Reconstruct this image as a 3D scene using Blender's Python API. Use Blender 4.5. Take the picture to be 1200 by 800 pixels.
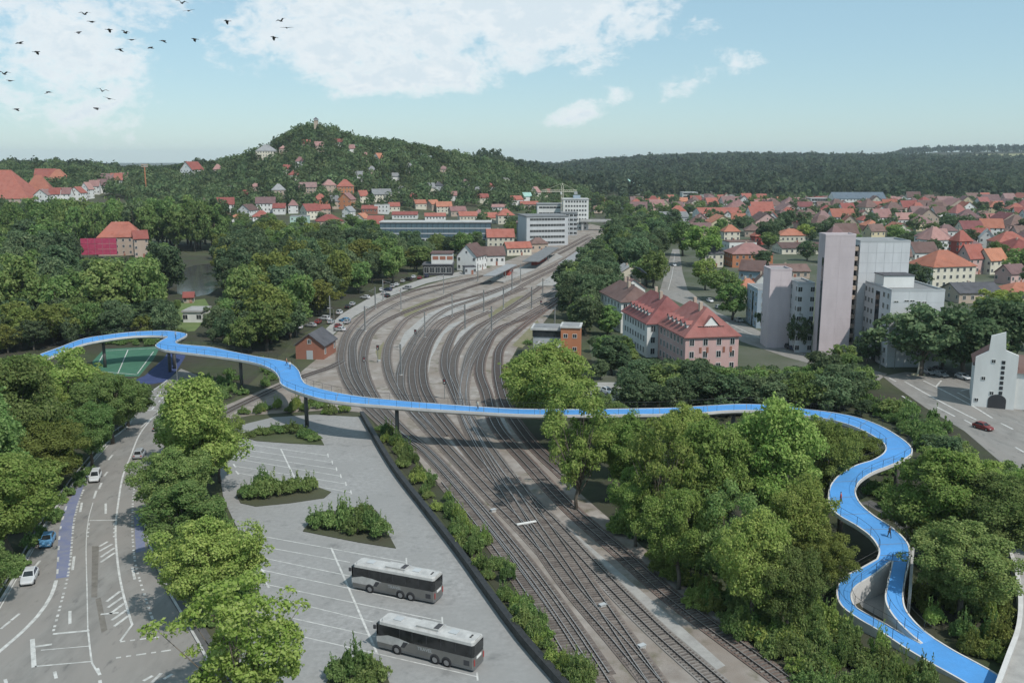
import bpy, bmesh, math, random
import numpy as np
from mathutils import Vector, Matrix
random.seed(7); rng = np.random.default_rng(7)
D = bpy.data
for o in list(D.objects): D.objects.remove(o)
SC = bpy.context.scene
COL = SC.collection
R = math.radians

# ------------------------------------------------------------------ camera
CH, FPX, PITCH = 54.0, 1100.0, math.atan(212 / 1100)
cam_d = D.cameras.new('camera'); cam = D.objects.new('camera', cam_d); COL.objects.link(cam)
cam.location = (0, 0, CH); cam.rotation_euler = (math.pi / 2 - PITCH, 0, 0)
cam_d.sensor_width = 36.0; cam_d.lens = 36.0 * FPX / 1200.0
cam_d.clip_start = 0.5; cam_d.clip_end = 30000
SC.camera = cam

# ------------------------------------------------------------------ sky and sun
SUN_EL, SUN_AZ = 52.0, 138.0          # azimuth clockwise from +Y: behind the camera, to the right
world = D.worlds.new('World'); SC.world = world; world.use_nodes = True
def build_world():
    nt = world.node_tree; N = nt.nodes; L = nt.links
    N.clear()
    out = N.new('ShaderNodeOutputWorld'); bg = N.new('ShaderNodeBackground')
    sky = N.new('ShaderNodeTexSky'); sky.sky_type = 'NISHITA'; sky.sun_disc = False
    sky.sun_elevation = R(SUN_EL); sky.sun_rotation = R(SUN_AZ)
    sky.altitude = 300; sky.air_density = 1.0; sky.dust_density = 0.4; sky.ozone_density = 3.0
    tc = N.new('ShaderNodeTexCoord')
    def math_(op, a, b=None, c=None):
        n = N.new('ShaderNodeMath'); n.operation = op
        for i, v in enumerate((a, b, c)):
            if v is None: continue
            if isinstance(v, (int, float)): n.inputs[i].default_value = v
            else: L.new(v, n.inputs[i])
        return n.outputs[0]
    sep = N.new('ShaderNodeSeparateXYZ'); L.new(tc.outputs['Generated'], sep.inputs[0])
    x, y, z = sep.outputs
    az = math_('ARCTAN2', x, y)                      # 0 = +Y
    el = math_('ARCSINE', z)
    comb = N.new('ShaderNodeCombineXYZ'); L.new(az, comb.inputs[0]); L.new(math_('MULTIPLY', el, 1.7), comb.inputs[1])
    def noise(scale, detail, rough, loc, dist=0.0):
        mp = N.new('ShaderNodeMapping'); mp.inputs['Location'].default_value = loc
        L.new(comb.outputs[0], mp.inputs[0])
        n = N.new('ShaderNodeTexNoise'); n.inputs['Scale'].default_value = scale
        n.inputs['Detail'].default_value = detail; n.inputs['Roughness'].default_value = rough
        n.inputs['Distortion'].default_value = dist
        L.new(mp.outputs[0], n.inputs['Vector']); return n.outputs[0]
    n1 = noise(11.0, 10, 0.62, (3.1, 1.7, 0.4), 0.5)
    n2 = noise(42.0, 8, 0.65, (0.3, 5.2, 2.0), 0.4)
    # banks of cloud: azimuth, elevation (degrees), half widths, tilt, weight
    BANKS = [(-11.0, 6.6, 7.5, 2.2, 0.0, 1.2), (-6.0, 8.6, 10.0, 3.4, 0, 1.25), (2.0, 8.2, 8.5, 3.0, 0.05, 1.25), (-5.5, 4.9, 7.0, 1.5, 0.06, 1.15), (-1.0, 5.7, 5.0, 1.5, 0.2, 1.1),
             (5.3, 5.6, 2.6, 0.9, 0.35, .9), (-25.0, 5.6, 5.2, 5.4, 0, .98), (-28.0, 8.3, 7.5, 2.2, 0, .95), (-21.0, 8.4, 4.5, 2.0, 0, .9),
             (4.2, 2.8, 2.6, .85, .25, .98), (5.8, 3.6, 2.0, .95, .3, .98), (10.6, 4.6, 2.8, 1.15, .35, .96), (12.4, 5.7, 2.4, 1.0, -.1, .86), (10.8, 7.6, 2.8, 1.0, .2, .75),
             (-45, 7, 9, 3, 0, 1.0), (48, 6, 10, 2.6, 0, .9), (75, 9, 14, 4, 0, 1.0), (-80, 8, 14, 3, 0, 1.0), (120, 9, 16, 4, 0, 1.0), (165, 8, 18, 3, 0, .9), (-130, 10, 18, 4, 0, 1.0)]
    cov = None
    for (a0, e0, wa, we, tilt, w) in BANKS:
        da = math_('SUBTRACT', az, R(a0)); de = math_('SUBTRACT', el, R(e0))
        de = math_('SUBTRACT', de, math_('MULTIPLY', da, tilt))
        r2 = math_('ADD', math_('POWER', math_('ABSOLUTE', math_('DIVIDE', da, R(wa))), 2), math_('POWER', math_('ABSOLUTE', math_('DIVIDE', de, R(we))), 2))
        g = math_('MULTIPLY', math_('MAXIMUM', math_('SUBTRACT', 1.0, math_('MULTIPLY', r2, .55)), 0.0), w)
        cov = g if cov is None else math_('MAXIMUM', cov, g)
    # overhead, far above the frame: scattered cloud from noise alone
    high = math_('MULTIPLY', math_('MULTIPLY_ADD', math_('ABSOLUTE', el), 2.2, -0.55), .9)
    high = math_('MINIMUM', math_('MAXIMUM', high, 0.0), .62)
    cov = math_('MAXIMUM', cov, high)
    n3 = noise(95.0, 6, 0.6, (2.3, .2, 4.0), 0.3)
    tex = math_('ADD', math_('ADD', math_('MULTIPLY', n1, 1.9), math_('MULTIPLY', n2, .95)), math_('MULTIPLY', math_('SUBTRACT', n3, .5), .5))      # about 0.2 .. 1.5
    m = math_('ADD', cov, math_('SUBTRACT', tex, 1.93))
    ramp = N.new('ShaderNodeMapRange'); ramp.interpolation_type = 'SMOOTHSTEP'
    ramp.inputs['From Min'].default_value = 0.06; ramp.inputs['From Max'].default_value = 0.62
    ramp.inputs['To Max'].default_value = .93
    L.new(m, ramp.inputs['Value'])
    # thick parts a little greyer
    thick = N.new('ShaderNodeMapRange'); thick.inputs['From Min'].default_value = .25; thick.inputs['From Max'].default_value = .8
    L.new(math_('ADD', m, math_('MULTIPLY', math_('SUBTRACT', n2, .5), .7)), thick.inputs['Value'])
    ccol = N.new('ShaderNodeMix'); ccol.data_type = 'RGBA'
    ccol.inputs[6].default_value = (6.9, 7.05, 7.1, 1); ccol.inputs[7].default_value = (5.2, 5.9, 6.35, 1)
    L.new(thick.outputs[0], ccol.inputs[0])
    # sky tint: milky, a little towards cyan
    tint = N.new('ShaderNodeMix'); tint.data_type = 'RGBA'; tint.blend_type = 'MIX'
    tint.inputs[0].default_value = SKY_MILK
    L.new(sky.outputs[0], tint.inputs[6]); tint.inputs[7].default_value = (2.75, 4.4, 4.85, 1)
    mix = N.new('ShaderNodeMix'); mix.data_type = 'RGBA'
    L.new(ramp.outputs[0], mix.inputs[0]); L.new(tint.outputs[2], mix.inputs[6]); L.new(ccol.outputs[2], mix.inputs[7])
    L.new(mix.outputs[2], bg.inputs['Color']); bg.inputs['Strength'].default_value = SKY_STRENGTH
    L.new(bg.outputs[0], out.inputs[0])
SKY_MILK, SKY_STRENGTH = 0.55, 0.1
build_world()
world.cycles.sampling_method = 'MANUAL'; world.cycles.sample_map_resolution = 256
sun_d = D.lights.new('sun', 'SUN'); sun = D.objects.new('sun', sun_d); COL.objects.link(sun)
sun_d.energy = 2.7; sun_d.angle = R(1.0); sun_d.color = (1.0, 0.955, 0.89)
_sd = Vector((math.sin(R(SUN_AZ)) * math.cos(R(SUN_EL)), math.cos(R(SUN_AZ)) * math.cos(R(SUN_EL)), math.sin(R(SUN_EL))))
sun.rotation_euler = _sd.to_track_quat('Z', 'Y').to_euler(); sun.location = _sd * 500
vs = SC.view_settings; vs.view_transform = 'Standard'; vs.look = 'None'; vs.gamma = 1.0; vs.use_curve_mapping = False
vs.exposure = 0.48
SC.cycles.max_bounces = 5; SC.cycles.diffuse_bounces = 2; SC.cycles.glossy_bounces = 2
SC.cycles.transmission_bounces = 2; SC.cycles.transparent_max_bounces = 4
SC.cycles.caustics_reflective = False; SC.cycles.caustics_refractive = False
SC.cycles.use_denoising = True

# ------------------------------------------------------------------ pixels to places
SP, CP = math.sin(PITCH), math.cos(PITCH)
def pdir(x, y):
    u = (x - 600) / FPX; v = (400 - y) / FPX
    return u, CP + v * SP, -SP + v * CP
def P(x, y, z=0.0):
    dx, dy, dz = pdir(x, y); t = (z - CH) / dz
    return Vector((dx * t, dy * t, z))
def at_dist(x, y, Y):                      # the point on a pixel's ray at ground distance Y
    dx, dy, dz = pdir(x, y); t = Y / dy
    return Vector((dx * t, Y, CH + dz * t))
def ss(a, b, x):
    t = np.clip((x - a) / (b - a), 0, 1); return t * t * (3 - 2 * t)
_TA = np.array([(-400, 202), (0, 203), (60, 202), (100, 204), (150, 211), (200, 208), (250, 201), (290, 192), (320, 179), (345, 164), (365, 157), (388, 160), (402, 168), (430, 174), (470, 178),
                (500, 183), (530, 190), (560, 197), (590, 204), (615, 211), (640, 220), (665, 228), (700, 236), (760, 236)], float)
_TF = np.array([(-400, 640), (150, 700), (200, 760), (300, 860), (450, 900), (600, 1000), (760, 1100)], float)
_TB = np.array([(-2000, 200), (560, 212), (640, 205), (700, 197), (760, 193), (850, 190), (950, 191), (1040, 191), (1200, 193), (1600, 190), (3000, 195)], float)
_TC = np.array([(-2000, 230), (980, 230), (1030, 190), (1060, 181), (1100, 178.5), (1200, 177.5), (1600, 180), (3000, 190)], float)
YA, YB, YC = 1180.0, 3200.0, 4600.0
def height(X, Y):
    X = np.asarray(X, float); Y = np.asarray(Y, float)
    Ys = np.maximum(Y, 1.0); s = 600 + 1120.0 * X / Ys
    ya = np.interp(s, _TA[:, 0], _TA[:, 1]); yf = np.interp(s, _TF[:, 0], _TF[:, 1])
    za = np.maximum(CH + (188 - ya) / 1122 * YA, 0)
    k = np.clip((Ys - yf) / (YA - yf), 0, 1); k = k ** 1.15
    ha = za * k * (1 - .45 * ss(YA + 80, YA + 900, Ys))
    ha = ha * (1 - ss(660, 720, s))
    zb = np.maximum(CH + (188 - np.interp(s, _TB[:, 0], _TB[:, 1])) / 1122 * YB, 0)
    hb = zb * np.clip((Ys - 1350) / (YB - 1350), 0, 1) ** 1.2
    zc = np.maximum(CH + (188 - np.interp(s, _TC[:, 0], _TC[:, 1])) / 1122 * YC, 0)
    hc = zc * np.clip((Ys - 3300) / (YC - 3300), 0, 1) ** .8
    h = np.maximum(np.maximum(ha, hb), hc)
    return np.where(Y < 500, 0.0, h)
def PT(x, y):                              # a pixel on the terrain
    dx, dy, dz = pdir(x, y)
    Y = np.arange(80, 6000, 2.0); t = Y / dy
    below = (CH + dz * t) <= height(dx * t, Y)
    i = int(np.argmax(below)) if below.any() else len(Y) - 1
    return Vector((dx * t[i], Y[i], float(height(dx * t[i], Y[i]))))
def catmull(pts, step):
    pts = [Vector(p) for p in pts]; q = [pts[0] * 2 - pts[1]] + pts + [pts[-1] * 2 - pts[-2]]
    out = []
    for i in range(1, len(q) - 2):
        a, b, c, d = q[i - 1], q[i], q[i + 1], q[i + 2]
        n = max(1, int((c - b).length / step))
        for k in range(n):
            t = k / n
            out.append(0.5 * ((2 * b) + (c - a) * t + (2 * a - 5 * b + 4 * c - d) * t * t + (3 * b - a - 3 * c + d) * t ** 3))
    out.append(pts[-1]); return out
def inpoly(x, y, poly):
    c = False; n = len(poly); j = n - 1
    for i in range(n):
        xi, yi = poly[i]; xj, yj = poly[j]
        if (yi > y) != (yj > y) and x < (xj - xi) * (y - yi) / (yj - yi) + xi: c = not c
        j = i
    return c
def to_px(p):
    x, y, z = p[0], p[1], p[2] - CH
    f = y * CP - z * SP; up = y * SP + z * CP
    return 600 + FPX * x / f, 400 - FPX * up / f

# ------------------------------------------------------------------ objects
def tag(o, label=None, cat=None, group=None, kind=None):
    if label: o['label'] = label
    if cat: o['category'] = cat
    if group: o['group'] = group
    if kind: o['kind'] = kind
    return o
def empty(name, loc=(0, 0, 0), rz=0.0, label=None, cat=None, group=None):
    o = D.objects.new(name, None); COL.objects.link(o); o.empty_display_size = .2
    o.location = loc; o.rotation_euler = (0, 0, rz)
    return tag(o, label, cat, group)
def link(name, me, parent=None, loc=None, rz=None, scale=None):
    o = D.objects.new(name, me); COL.objects.link(o)
    if parent is not None: o.parent = parent
    if loc is not None: o.location = loc
    if rz is not None: o.rotation_euler = (0, 0, rz)
    if scale is not None: o.scale = scale if hasattr(scale, '__len__') else (scale,) * 3
    return o
def copy_tree(o, parent=None):
    c = o.copy(); COL.objects.link(c); c.parent = parent
    for ch in KIDS.get(o.name, ()): copy_tree(ch, c)
    return c
KIDS = {}
def note_kids():
    KIDS.clear()
    for o in COL.objects:
        if o.parent: KIDS.setdefault(o.parent.name, []).append(o)
class MB:
    def __init__(s): s.v = []; s.f = []; s.m = []; s.k = 0
    def mat(s, k): s.k = k; return s
    def add(s, vs, fs):
        b = len(s.v); s.v += [tuple(p) for p in vs]
        for f in fs: s.f.append(tuple(b + i for i in f)); s.m.append(s.k)
        return s
    def box(s, x0, x1, y0, y1, z0, z1):
        return s.add([(x0, y0, z0), (x1, y0, z0), (x1, y1, z0), (x0, y1, z0), (x0, y0, z1), (x1, y0, z1), (x1, y1, z1), (x0, y1, z1)],
                     [(0, 3, 2, 1), (4, 5, 6, 7), (0, 1, 5, 4), (1, 2, 6, 5), (2, 3, 7, 6), (3, 0, 4, 7)])
    def prism(s, pts, z0, z1):             # pts counter-clockwise in plan
        n = len(pts)
        return s.add([(p[0], p[1], z0) for p in pts] + [(p[0], p[1], z1) for p in pts],
                     [tuple(reversed(range(n))), tuple(range(n, 2 * n))] + [(i, (i + 1) % n, n + (i + 1) % n, n + i) for i in range(n)])
    def tube(s, pts, r, n=6, caps=True):
        pts = [Vector(p) for p in pts]; rs = r if hasattr(r, '__len__') else [r] * len(pts)
        b = len(s.v); up = Vector((0, 0, 1))
        for i, p in enumerate(pts):
            d = (pts[min(i + 1, len(pts) - 1)] - pts[max(i - 1, 0)]).normalized()
            a = d.cross(up if abs(d.z) < .95 else Vector((1, 0, 0))).normalized(); c = d.cross(a)
            for k in range(n):
                t = 2 * math.pi * k / n; s.v.append(tuple(p + (a * math.cos(t) + c * math.sin(t)) * rs[i]))
        for i in range(len(pts) - 1):
            for k in range(n):
                s.f.append((b + i * n + k, b + i * n + (k + 1) % n, b + (i + 1) * n + (k + 1) % n, b + (i + 1) * n + k)); s.m.append(s.k)
        if caps:
            s.f.append(tuple(b + k for k in range(n))[::-1]); s.m.append(s.k)
            e = b + (len(pts) - 1) * n; s.f.append(tuple(e + k for k in range(n))); s.m.append(s.k)
        return s
    def mesh(s, name, mats, smooth=False):
        me = D.meshes.new(name); me.from_pydata(s.v, [], s.f)
        for m in (mats if isinstance(mats, (list, tuple)) else [mats]): me.materials.append(m)
        if any(s.m): me.polygons.foreach_set('material_index', s.m)
        if smooth: me.polygons.foreach_set('use_smooth', [True] * len(me.polygons))
        me.update(); return me
    def build(s, name, mats, parent=None, smooth=False, **k):
        return link(name, s.mesh(name, mats, smooth), parent, **k)
def sheet(name, poly, z, mat, parent=None, kind='structure', thick=0.0):
    bm = bmesh.new(); vs = [bm.verts.new((p[0], p[1], z)) for p in poly]
    f = bm.faces.new(vs)
    bm.normal_update()
    if f.normal.z < 0: f.normal_flip()
    if thick:
        r = bmesh.ops.extrude_face_region(bm, geom=[f])
        for g in r['geom']:
            if isinstance(g, bmesh.types.BMVert): g.co.z += thick
        if len(bm.faces) and f.is_valid: f.normal_flip()
        bmesh.ops.recalc_face_normals(bm, faces=bm.faces)
    bmesh.ops.triangulate(bm, faces=bm.faces)
    me = D.meshes.new(name); bm.to_mesh(me); bm.free(); me.materials.append(mat)
    o = link(name, me, parent)
    if kind and parent is None: o['kind'] = kind
    return o
def px_poly(pts, z=0.0): return [P(x, y, z) for x, y in pts]

# ------------------------------------------------------------------ materials
def _mix(N, L, f, a, b):
    m = N.new('ShaderNodeMix'); m.data_type = 'RGBA'
    if isinstance(f, (int, float)): m.inputs[0].default_value = f
    else: L.new(f, m.inputs[0])
    for k, v in ((6, a), (7, b)):
        if isinstance(v, (tuple, list)): m.inputs[k].default_value = (*v[:3], 1)
        else: L.new(v, m.inputs[k])
    return m.outputs[2]
def pm(name, c1, c2=None, scale=.3, rough=.85, detail=6, bump=0.0, bscale=None, metal=0.0, coord='pos', c3=None, scale3=.03, objvar=0.0, spec=.25, stretch=None, lo=.35, hi=.65, c4=None, scale4=.3, t4=(.6, .72)):
    m = D.materials.new(name); m.use_nodes = True; nt = m.node_tree; N = nt.nodes; L = nt.links
    b = N['Principled BSDF']; b.inputs['Roughness'].default_value = rough; b.inputs['Metallic'].default_value = metal
    b.inputs['Specular IOR Level'].default_value = spec
    if coord == 'pos': src = N.new('ShaderNodeNewGeometry').outputs['Position']
    else: src = N.new('ShaderNodeTexCoord').outputs['Object']
    if stretch:
        mp = N.new('ShaderNodeMapping'); mp.inputs['Scale'].default_value = stretch; L.new(src, mp.inputs[0]); src = mp.outputs[0]
    def noise(s, d):
        n = N.new('ShaderNodeTexNoise'); n.inputs['Scale'].default_value = s; n.inputs['Detail'].default_value = d
        n.inputs['Roughness'].default_value = .62; L.new(src, n.inputs['Vector'])
        r = N.new('ShaderNodeMapRange'); r.inputs['From Min'].default_value = lo; r.inputs['From Max'].default_value = hi; L.new(n.outputs[0], r.inputs['Value'])
        return r.outputs[0], n.outputs[0]
    col = c1
    if c2 is not None: col = _mix(N, L, noise(scale, detail)[0], c1, c2)
    if c3 is not None: col = _mix(N, L, noise(scale3, 3)[0], col, c3)
    if c4 is not None:
        r4 = N.new('ShaderNodeMapRange'); r4.inputs['From Min'].default_value = t4[0]; r4.inputs['From Max'].default_value = t4[1]; L.new(noise(scale4, 5)[1], r4.inputs['Value']); col = _mix(N, L, r4.outputs[0], col, c4)
    if objvar:
        oi = N.new('ShaderNodeObjectInfo')
        hs = N.new('ShaderNodeHueSaturation')
        r = N.new('ShaderNodeMapRange'); r.inputs['To Min'].default_value = 1 - objvar; r.inputs['To Max'].default_value = 1 + objvar
        L.new(oi.outputs['Random'], r.inputs['Value']); L.new(r.outputs[0], hs.inputs['Value'])
        mm = N.new('ShaderNodeMath'); mm.operation = 'MULTIPLY_ADD'; L.new(oi.outputs['Random'], mm.inputs[0]); mm.inputs[1].default_value = objvar * .06; mm.inputs[2].default_value = .5 - objvar * .03
        L.new(mm.outputs[0], hs.inputs['Hue'])
        if isinstance(col, tuple): hs.inputs['Color'].default_value = (*col, 1)
        else: L.new(col, hs.inputs['Color'])
        col = hs.outputs[0]
    if isinstance(col, tuple): b.inputs['Base Color'].default_value = (*col, 1)
    else: L.new(col, b.inputs['Base Color'])
    if bump:
        bn = N.new('ShaderNodeBump'); bn.inputs['Strength'].default_value = bump; bn.inputs['Distance'].default_value = .05
        L.new(noise(bscale or scale * 6, 4)[1], bn.inputs['Height']); L.new(bn.outputs[0], b.inputs['Normal'])
    return m
def foliage(name, c1, c2, c3, objvar=.35, trans=.42, tone=False):
    m = D.materials.new(name); m.use_nodes = True; nt = m.node_tree; N = nt.nodes; L = nt.links
    N.clear(); out = N.new('ShaderNodeOutputMaterial')
    tc = N.new('ShaderNodeTexCoord'); n = N.new('ShaderNodeTexNoise'); n.inputs['Scale'].default_value = .45; n.inputs['Detail'].default_value = 4
    oi = N.new('ShaderNodeObjectInfo')
    vadd = N.new('ShaderNodeVectorMath'); vadd.operation = 'ADD'; L.new(tc.outputs['Object'], vadd.inputs[0]); L.new(oi.outputs['Location'], vadd.inputs[1])
    L.new(vadd.outputs[0], n.inputs['Vector'])
    r = N.new('ShaderNodeMapRange'); r.inputs['From Min'].default_value = .36; r.inputs['From Max'].default_value = .64; L.new(n.outputs[0], r.inputs['Value'])
    col = _mix(N, L, r.outputs[0], c1, c2)
    geo = N.new('ShaderNodeNewGeometry')
    rr = N.new('ShaderNodeMapRange'); rr.inputs['From Min'].default_value = .5; rr.inputs['From Max'].default_value = 1.0; rr.inputs['To Max'].default_value = .75; L.new(geo.outputs['Random Per Island'], rr.inputs['Value'])
    col = _mix(N, L, rr.outputs[0], col, c3)
    hs = N.new('ShaderNodeHueSaturation'); L.new(col, hs.inputs['Color'])
    v = N.new('ShaderNodeMapRange'); v.inputs['To Min'].default_value = 1 - objvar; v.inputs['To Max'].default_value = 1 + objvar; L.new(oi.outputs['Random'], v.inputs['Value']); L.new(v.outputs[0], hs.inputs['Value'])
    h = N.new('ShaderNodeMath'); h.operation = 'FRACT'; hm = N.new('ShaderNodeMath'); hm.operation = 'MULTIPLY'; hm.inputs[1].default_value = 7.31
    src = oi.outputs['Random']
    if tone:
        at = N.new('ShaderNodeAttribute'); at.attribute_name = 'tone'; src = at.outputs['Fac']; L.new(src, v.inputs['Value'])
    L.new(src, hm.inputs[0]); L.new(hm.outputs[0], h.inputs[0])
    h2 = N.new('ShaderNodeMapRange'); h2.inputs['To Min'].default_value = .485; h2.inputs['To Max'].default_value = .525; L.new(h.outputs[0], h2.inputs['Value']); L.new(h2.outputs[0], hs.inputs['Hue'])
    d = N.new('ShaderNodeBsdfDiffuse'); t = N.new('ShaderNodeBsdfTranslucent'); mx = N.new('ShaderNodeMixShader'); mx.inputs[0].default_value = trans
    L.new(hs.outputs[0], d.inputs['Color']); L.new(hs.outputs[0], t.inputs['Color']); L.new(d.outputs[0], mx.inputs[1]); L.new(t.outputs[0], mx.inputs[2])
    L.new(mx.outputs[0], out.inputs[0])
    return m
M = {}
M['grass'] = pm('grass', (.05, .068, .028), (.085, .095, .045), .12, .95, c3=(.06, .058, .04), scale3=.04, bump=.4, bscale=3)
M['undergrowth'] = pm('undergrowth', (.035, .05, .02), (.06, .07, .035), .35, .95, c3=(.05, .045, .035), scale3=.06, bump=.5, bscale=4)
M['townground'] = pm('town_ground', (.07, .085, .05), (.13, .13, .11), .05, .95, c3=(.06, .075, .04), scale3=.02)
M['asphalt'] = pm('asphalt', (.165, .16, .15), (.255, .247, .232), .35, .9, c3=(.24, .225, .208), scale3=.09, bump=.15, bscale=25, detail=10, stretch=(1.6, .5, 1), c4=(.1, .098, .095), scale4=.5, t4=(.6, .78))
M['asphalt_dark'] = pm('asphalt_dark', (.085, .085, .085), (.12, .118, .115), .6, .9, bump=.15, bscale=20)
M['lot'] = pm('lot_paving', (.232, .231, .227), (.318, .316, .31), 1.3, .88, detail=10, c3=(.25, .249, .243), scale3=.07, bump=.2, bscale=18, c4=(.15, .152, .15), scale4=.33, t4=(.58, .8))
M['paint'] = pm('road_paint', (.55, .55, .53), (.3, .3, .285), 1.1, .8, lo=.4, hi=.72, detail=10)
M['bluepaint'] = pm('blue_lane_paint', (.15, .17, .275), (.2, .21, .265), .8, .85, detail=9)
M['court'] = pm('court_green', (.045, .13, .085), (.06, .155, .1), .4, .9)
M['bluepath'] = pm('blue_path', (.035, .05, .13), (.05, .068, .16), .5, .9)
M['gravel'] = pm('rail_gravel', (.2, .176, .158), (.35, .322, .296), .3, .95, detail=12, c3=(.225, .19, .162), scale3=.09, bump=.5, bscale=12, c4=(.125, .113, .075), scale4=.22, t4=(.54, .7))
M['gravel_light'] = pm('pale_gravel', (.27, .262, .25), (.36, .352, .335), .6, .95, detail=8, bump=.3, bscale=12)
M['weeds'] = pm('weedy_gravel', (.16, .15, .075), (.2, .185, .12), .5, .95, bump=.4, bscale=6)
M['dirt'] = pm('dirt_patch', (.13, .12, .105), (.19, .175, .155), .8, .95, detail=9)
M['ballast'] = pm('track_ballast', (.15, .12, .104), (.255, .22, .195), .5, .95, detail=12, bump=.7, bscale=14, c3=(.175, .148, .132), scale3=.15)
M['ballast_grey'] = pm('grey_ballast', (.19, .175, .165), (.29, .275, .26), .5, .95, detail=12, bump=.7, bscale=14, c3=(.21, .19, .172), scale3=.15)
M['ballast_dark'] = pm('dark_ballast', (.115, .093, .082), (.2, .172, .155), .5, .95, detail=12, bump=.7, bscale=14, c3=(.13, .108, .096), scale3=.15)
M['rust'] = pm('rail_rust', (.06, .042, .035), (.095, .07, .06), 2.0, .8)
M['ballast_red'] = pm('rusty_ballast', (.125, .088, .074), (.18, .14, .122), .8, .95, detail=10, bump=.7, bscale=14)
M['sleeper'] = pm('sleeper_wood', (.105, .09, .082), (.185, .165, .15), 2.5, .9, objvar=.3)
M['rail'] = pm('rail_steel', (.34, .32, .31), (.45, .43, .42), 2.0, .4, metal=.5)
M['concrete'] = pm('concrete', (.36, .36, .35), (.46, .455, .44), .7, .85, detail=8, bump=.1)
M['concrete_dark'] = pm('dark_concrete', (.05, .05, .048), (.09, .088, .082), .8, .9, detail=8, bump=.3)
M['deck'] = pm('blue_deck', (.075, .27, .6), (.09, .305, .66), 3.0, .6, detail=10, c3=(.08, .25, .53), scale3=.2, c4=(.1, .2, .37), scale4=.9, t4=(.62, .85))
M['fascia'] = pm('deck_fascia', (.5, .49, .475), (.6, .59, .575), .6, .7)
M['steel_dark'] = pm('dark_steel', (.035, .037, .04), (.055, .056, .058), 1.5, .55, metal=.3)
M['steel'] = pm('grey_steel', (.2, .21, .21), (.28, .285, .28), 1.2, .6, metal=.3)
M['pillar'] = pm('pillar_paint', (.09, .085, .082), (.12, .115, .11), 1.2, .6)
M['water'] = pm('pond_water', (.055, .052, .056), (.066, .063, .066), .1, .12, spec=.3)
M['bark'] = pm('bark', (.09, .075, .06), (.15, .13, .105), 2.0, .95, coord='obj', bump=.6, bscale=8)
M['leaf_a'] = foliage('leaf_fresh', (0.189, 0.283, 0.071), (0.277, 0.360, 0.100), (0.425, 0.472, 0.165), .2)
M['leaf_b'] = foliage('leaf_mid', (0.130, 0.212, 0.066), (0.201, 0.277, 0.094), (0.319, 0.378, 0.153), .24)
M['leaf_d'] = foliage('leaf_dark', (0.088, 0.139, 0.071), (0.139, 0.191, 0.097), (0.212, 0.260, 0.139), objvar=.3)
M['leaf_o'] = foliage('leaf_olive', (0.159, 0.195, 0.053), (0.218, 0.248, 0.073), (0.283, 0.301, 0.100), objvar=.16)
M['leaf_y'] = foliage('leaf_lime', (0.231, 0.315, 0.063), (0.347, 0.410, 0.105), (0.504, 0.525, 0.200), objvar=.1)
M['leaf_h'] = foliage('leaf_hill', (0.088, 0.136, 0.061), (0.136, 0.183, 0.083), (0.183, 0.218, 0.109), objvar=.5, tone=True)
M['leaf_f'] = foliage('leaf_far', (0.062, 0.088, 0.055), (0.088, 0.114, 0.068), (0.090, 0.112, 0.070), objvar=.45, tone=True)
M['field'] = pm('field', (.2, .215, .1), (.26, .25, .13), .006, .95)
# ------------------------------------------------------------------ the ground: one sheet to the horizon, with the hills in it
def build_ground():
    Ys = np.concatenate([np.linspace(-400, 480, 12), np.linspace(520, 1700, 90), np.linspace(1740, 5000, 70), np.linspace(5200, 14000, 20)])
    A = np.linspace(-1.5, 1.5, 181)
    YY, AA = np.meshgrid(Ys, A, indexing='ij'); XX = AA * (np.maximum(YY, 0) + 300)
    ZZ = height(XX, YY)
    n, m = YY.shape
    vs = np.stack([XX, YY, ZZ], -1).reshape(-1, 3)
    i = np.arange(n - 1)[:, None] * m + np.arange(m - 1)[None]
    fs = np.stack([i, i + 1, i + m + 1, i + m], -1).reshape(-1, 4)
    me = D.meshes.new('ground'); me.from_pydata(vs.tolist(), [], fs.tolist()); me.materials.append(M['grass'])
    me.polygons.foreach_set('use_smooth', [True] * len(me.polygons)); me.update()
    link('ground', me)['kind'] = 'structure'
build_ground()
Z1 = .04
# town floor, undergrowth, park floor
sheet('town_pavement', px_poly([(700, 300), (735, 262), (900, 246), (1300, 246), (1420, 330), (1300, 470), (1050, 440), (860, 440), (760, 470), (700, 470), (690, 400), (705, 330)]), .02, M['townground'])
sheet('wood_floor', px_poly([(600, 470), (720, 462), (1040, 452), (1200, 520), (1320, 560), (1320, 900), (960, 900), (860, 800), (740, 690), (650, 590), (600, 520)]), .03, M['undergrowth'])
sheet('park_floor', px_poly([(-120, 300), (255, 300), (470, 302), (480, 325), (405, 372), (350, 392), (330, 415), (270, 470), (200, 470), (165, 480), (30, 640), (-200, 760), (-300, 500)]), .03, M['undergrowth'])
sheet('pond', px_poly([(205, 318), (228, 311), (262, 308), (266, 322), (256, 338), (244, 345), (228, 348), (208, 344)]), .05, M['water'])
def drape(name, pts, mat, lift=1.0, n=14):          # a sheet laid on the hillside between four ground points
    a, b, c, d = [Vector(p) for p in pts]; vs = []; fs = []
    for i in range(n + 1):
        for j in range(n + 1):
            u, v = i / n, j / n; p = (a * (1 - u) + b * u) * (1 - v) + (d * (1 - u) + c * u) * v
            vs.append((p.x, p.y, float(height(p.x, p.y)) + lift))
    for i in range(n):
        for j in range(n): k = i * (n + 1) + j; fs.append((k, k + n + 1, k + n + 2, k + 1))
    MB().add(vs, fs).build(name, mat)['kind'] = 'structure'
M['lawn'] = pm('lawn', (.1, .15, .05), (.14, .18, .07), .2, .95)
sheet('lawn', px_poly([(196, 376), (212, 354), (240, 350), (250, 366), (228, 388), (205, 390)]), .045, M['lawn'])
drape('field', [(1790, 3750, 0), (2700, 3700, 0), (2900, 4350, 0), (2010, 4300, 0)], M['field'], 4)

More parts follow.
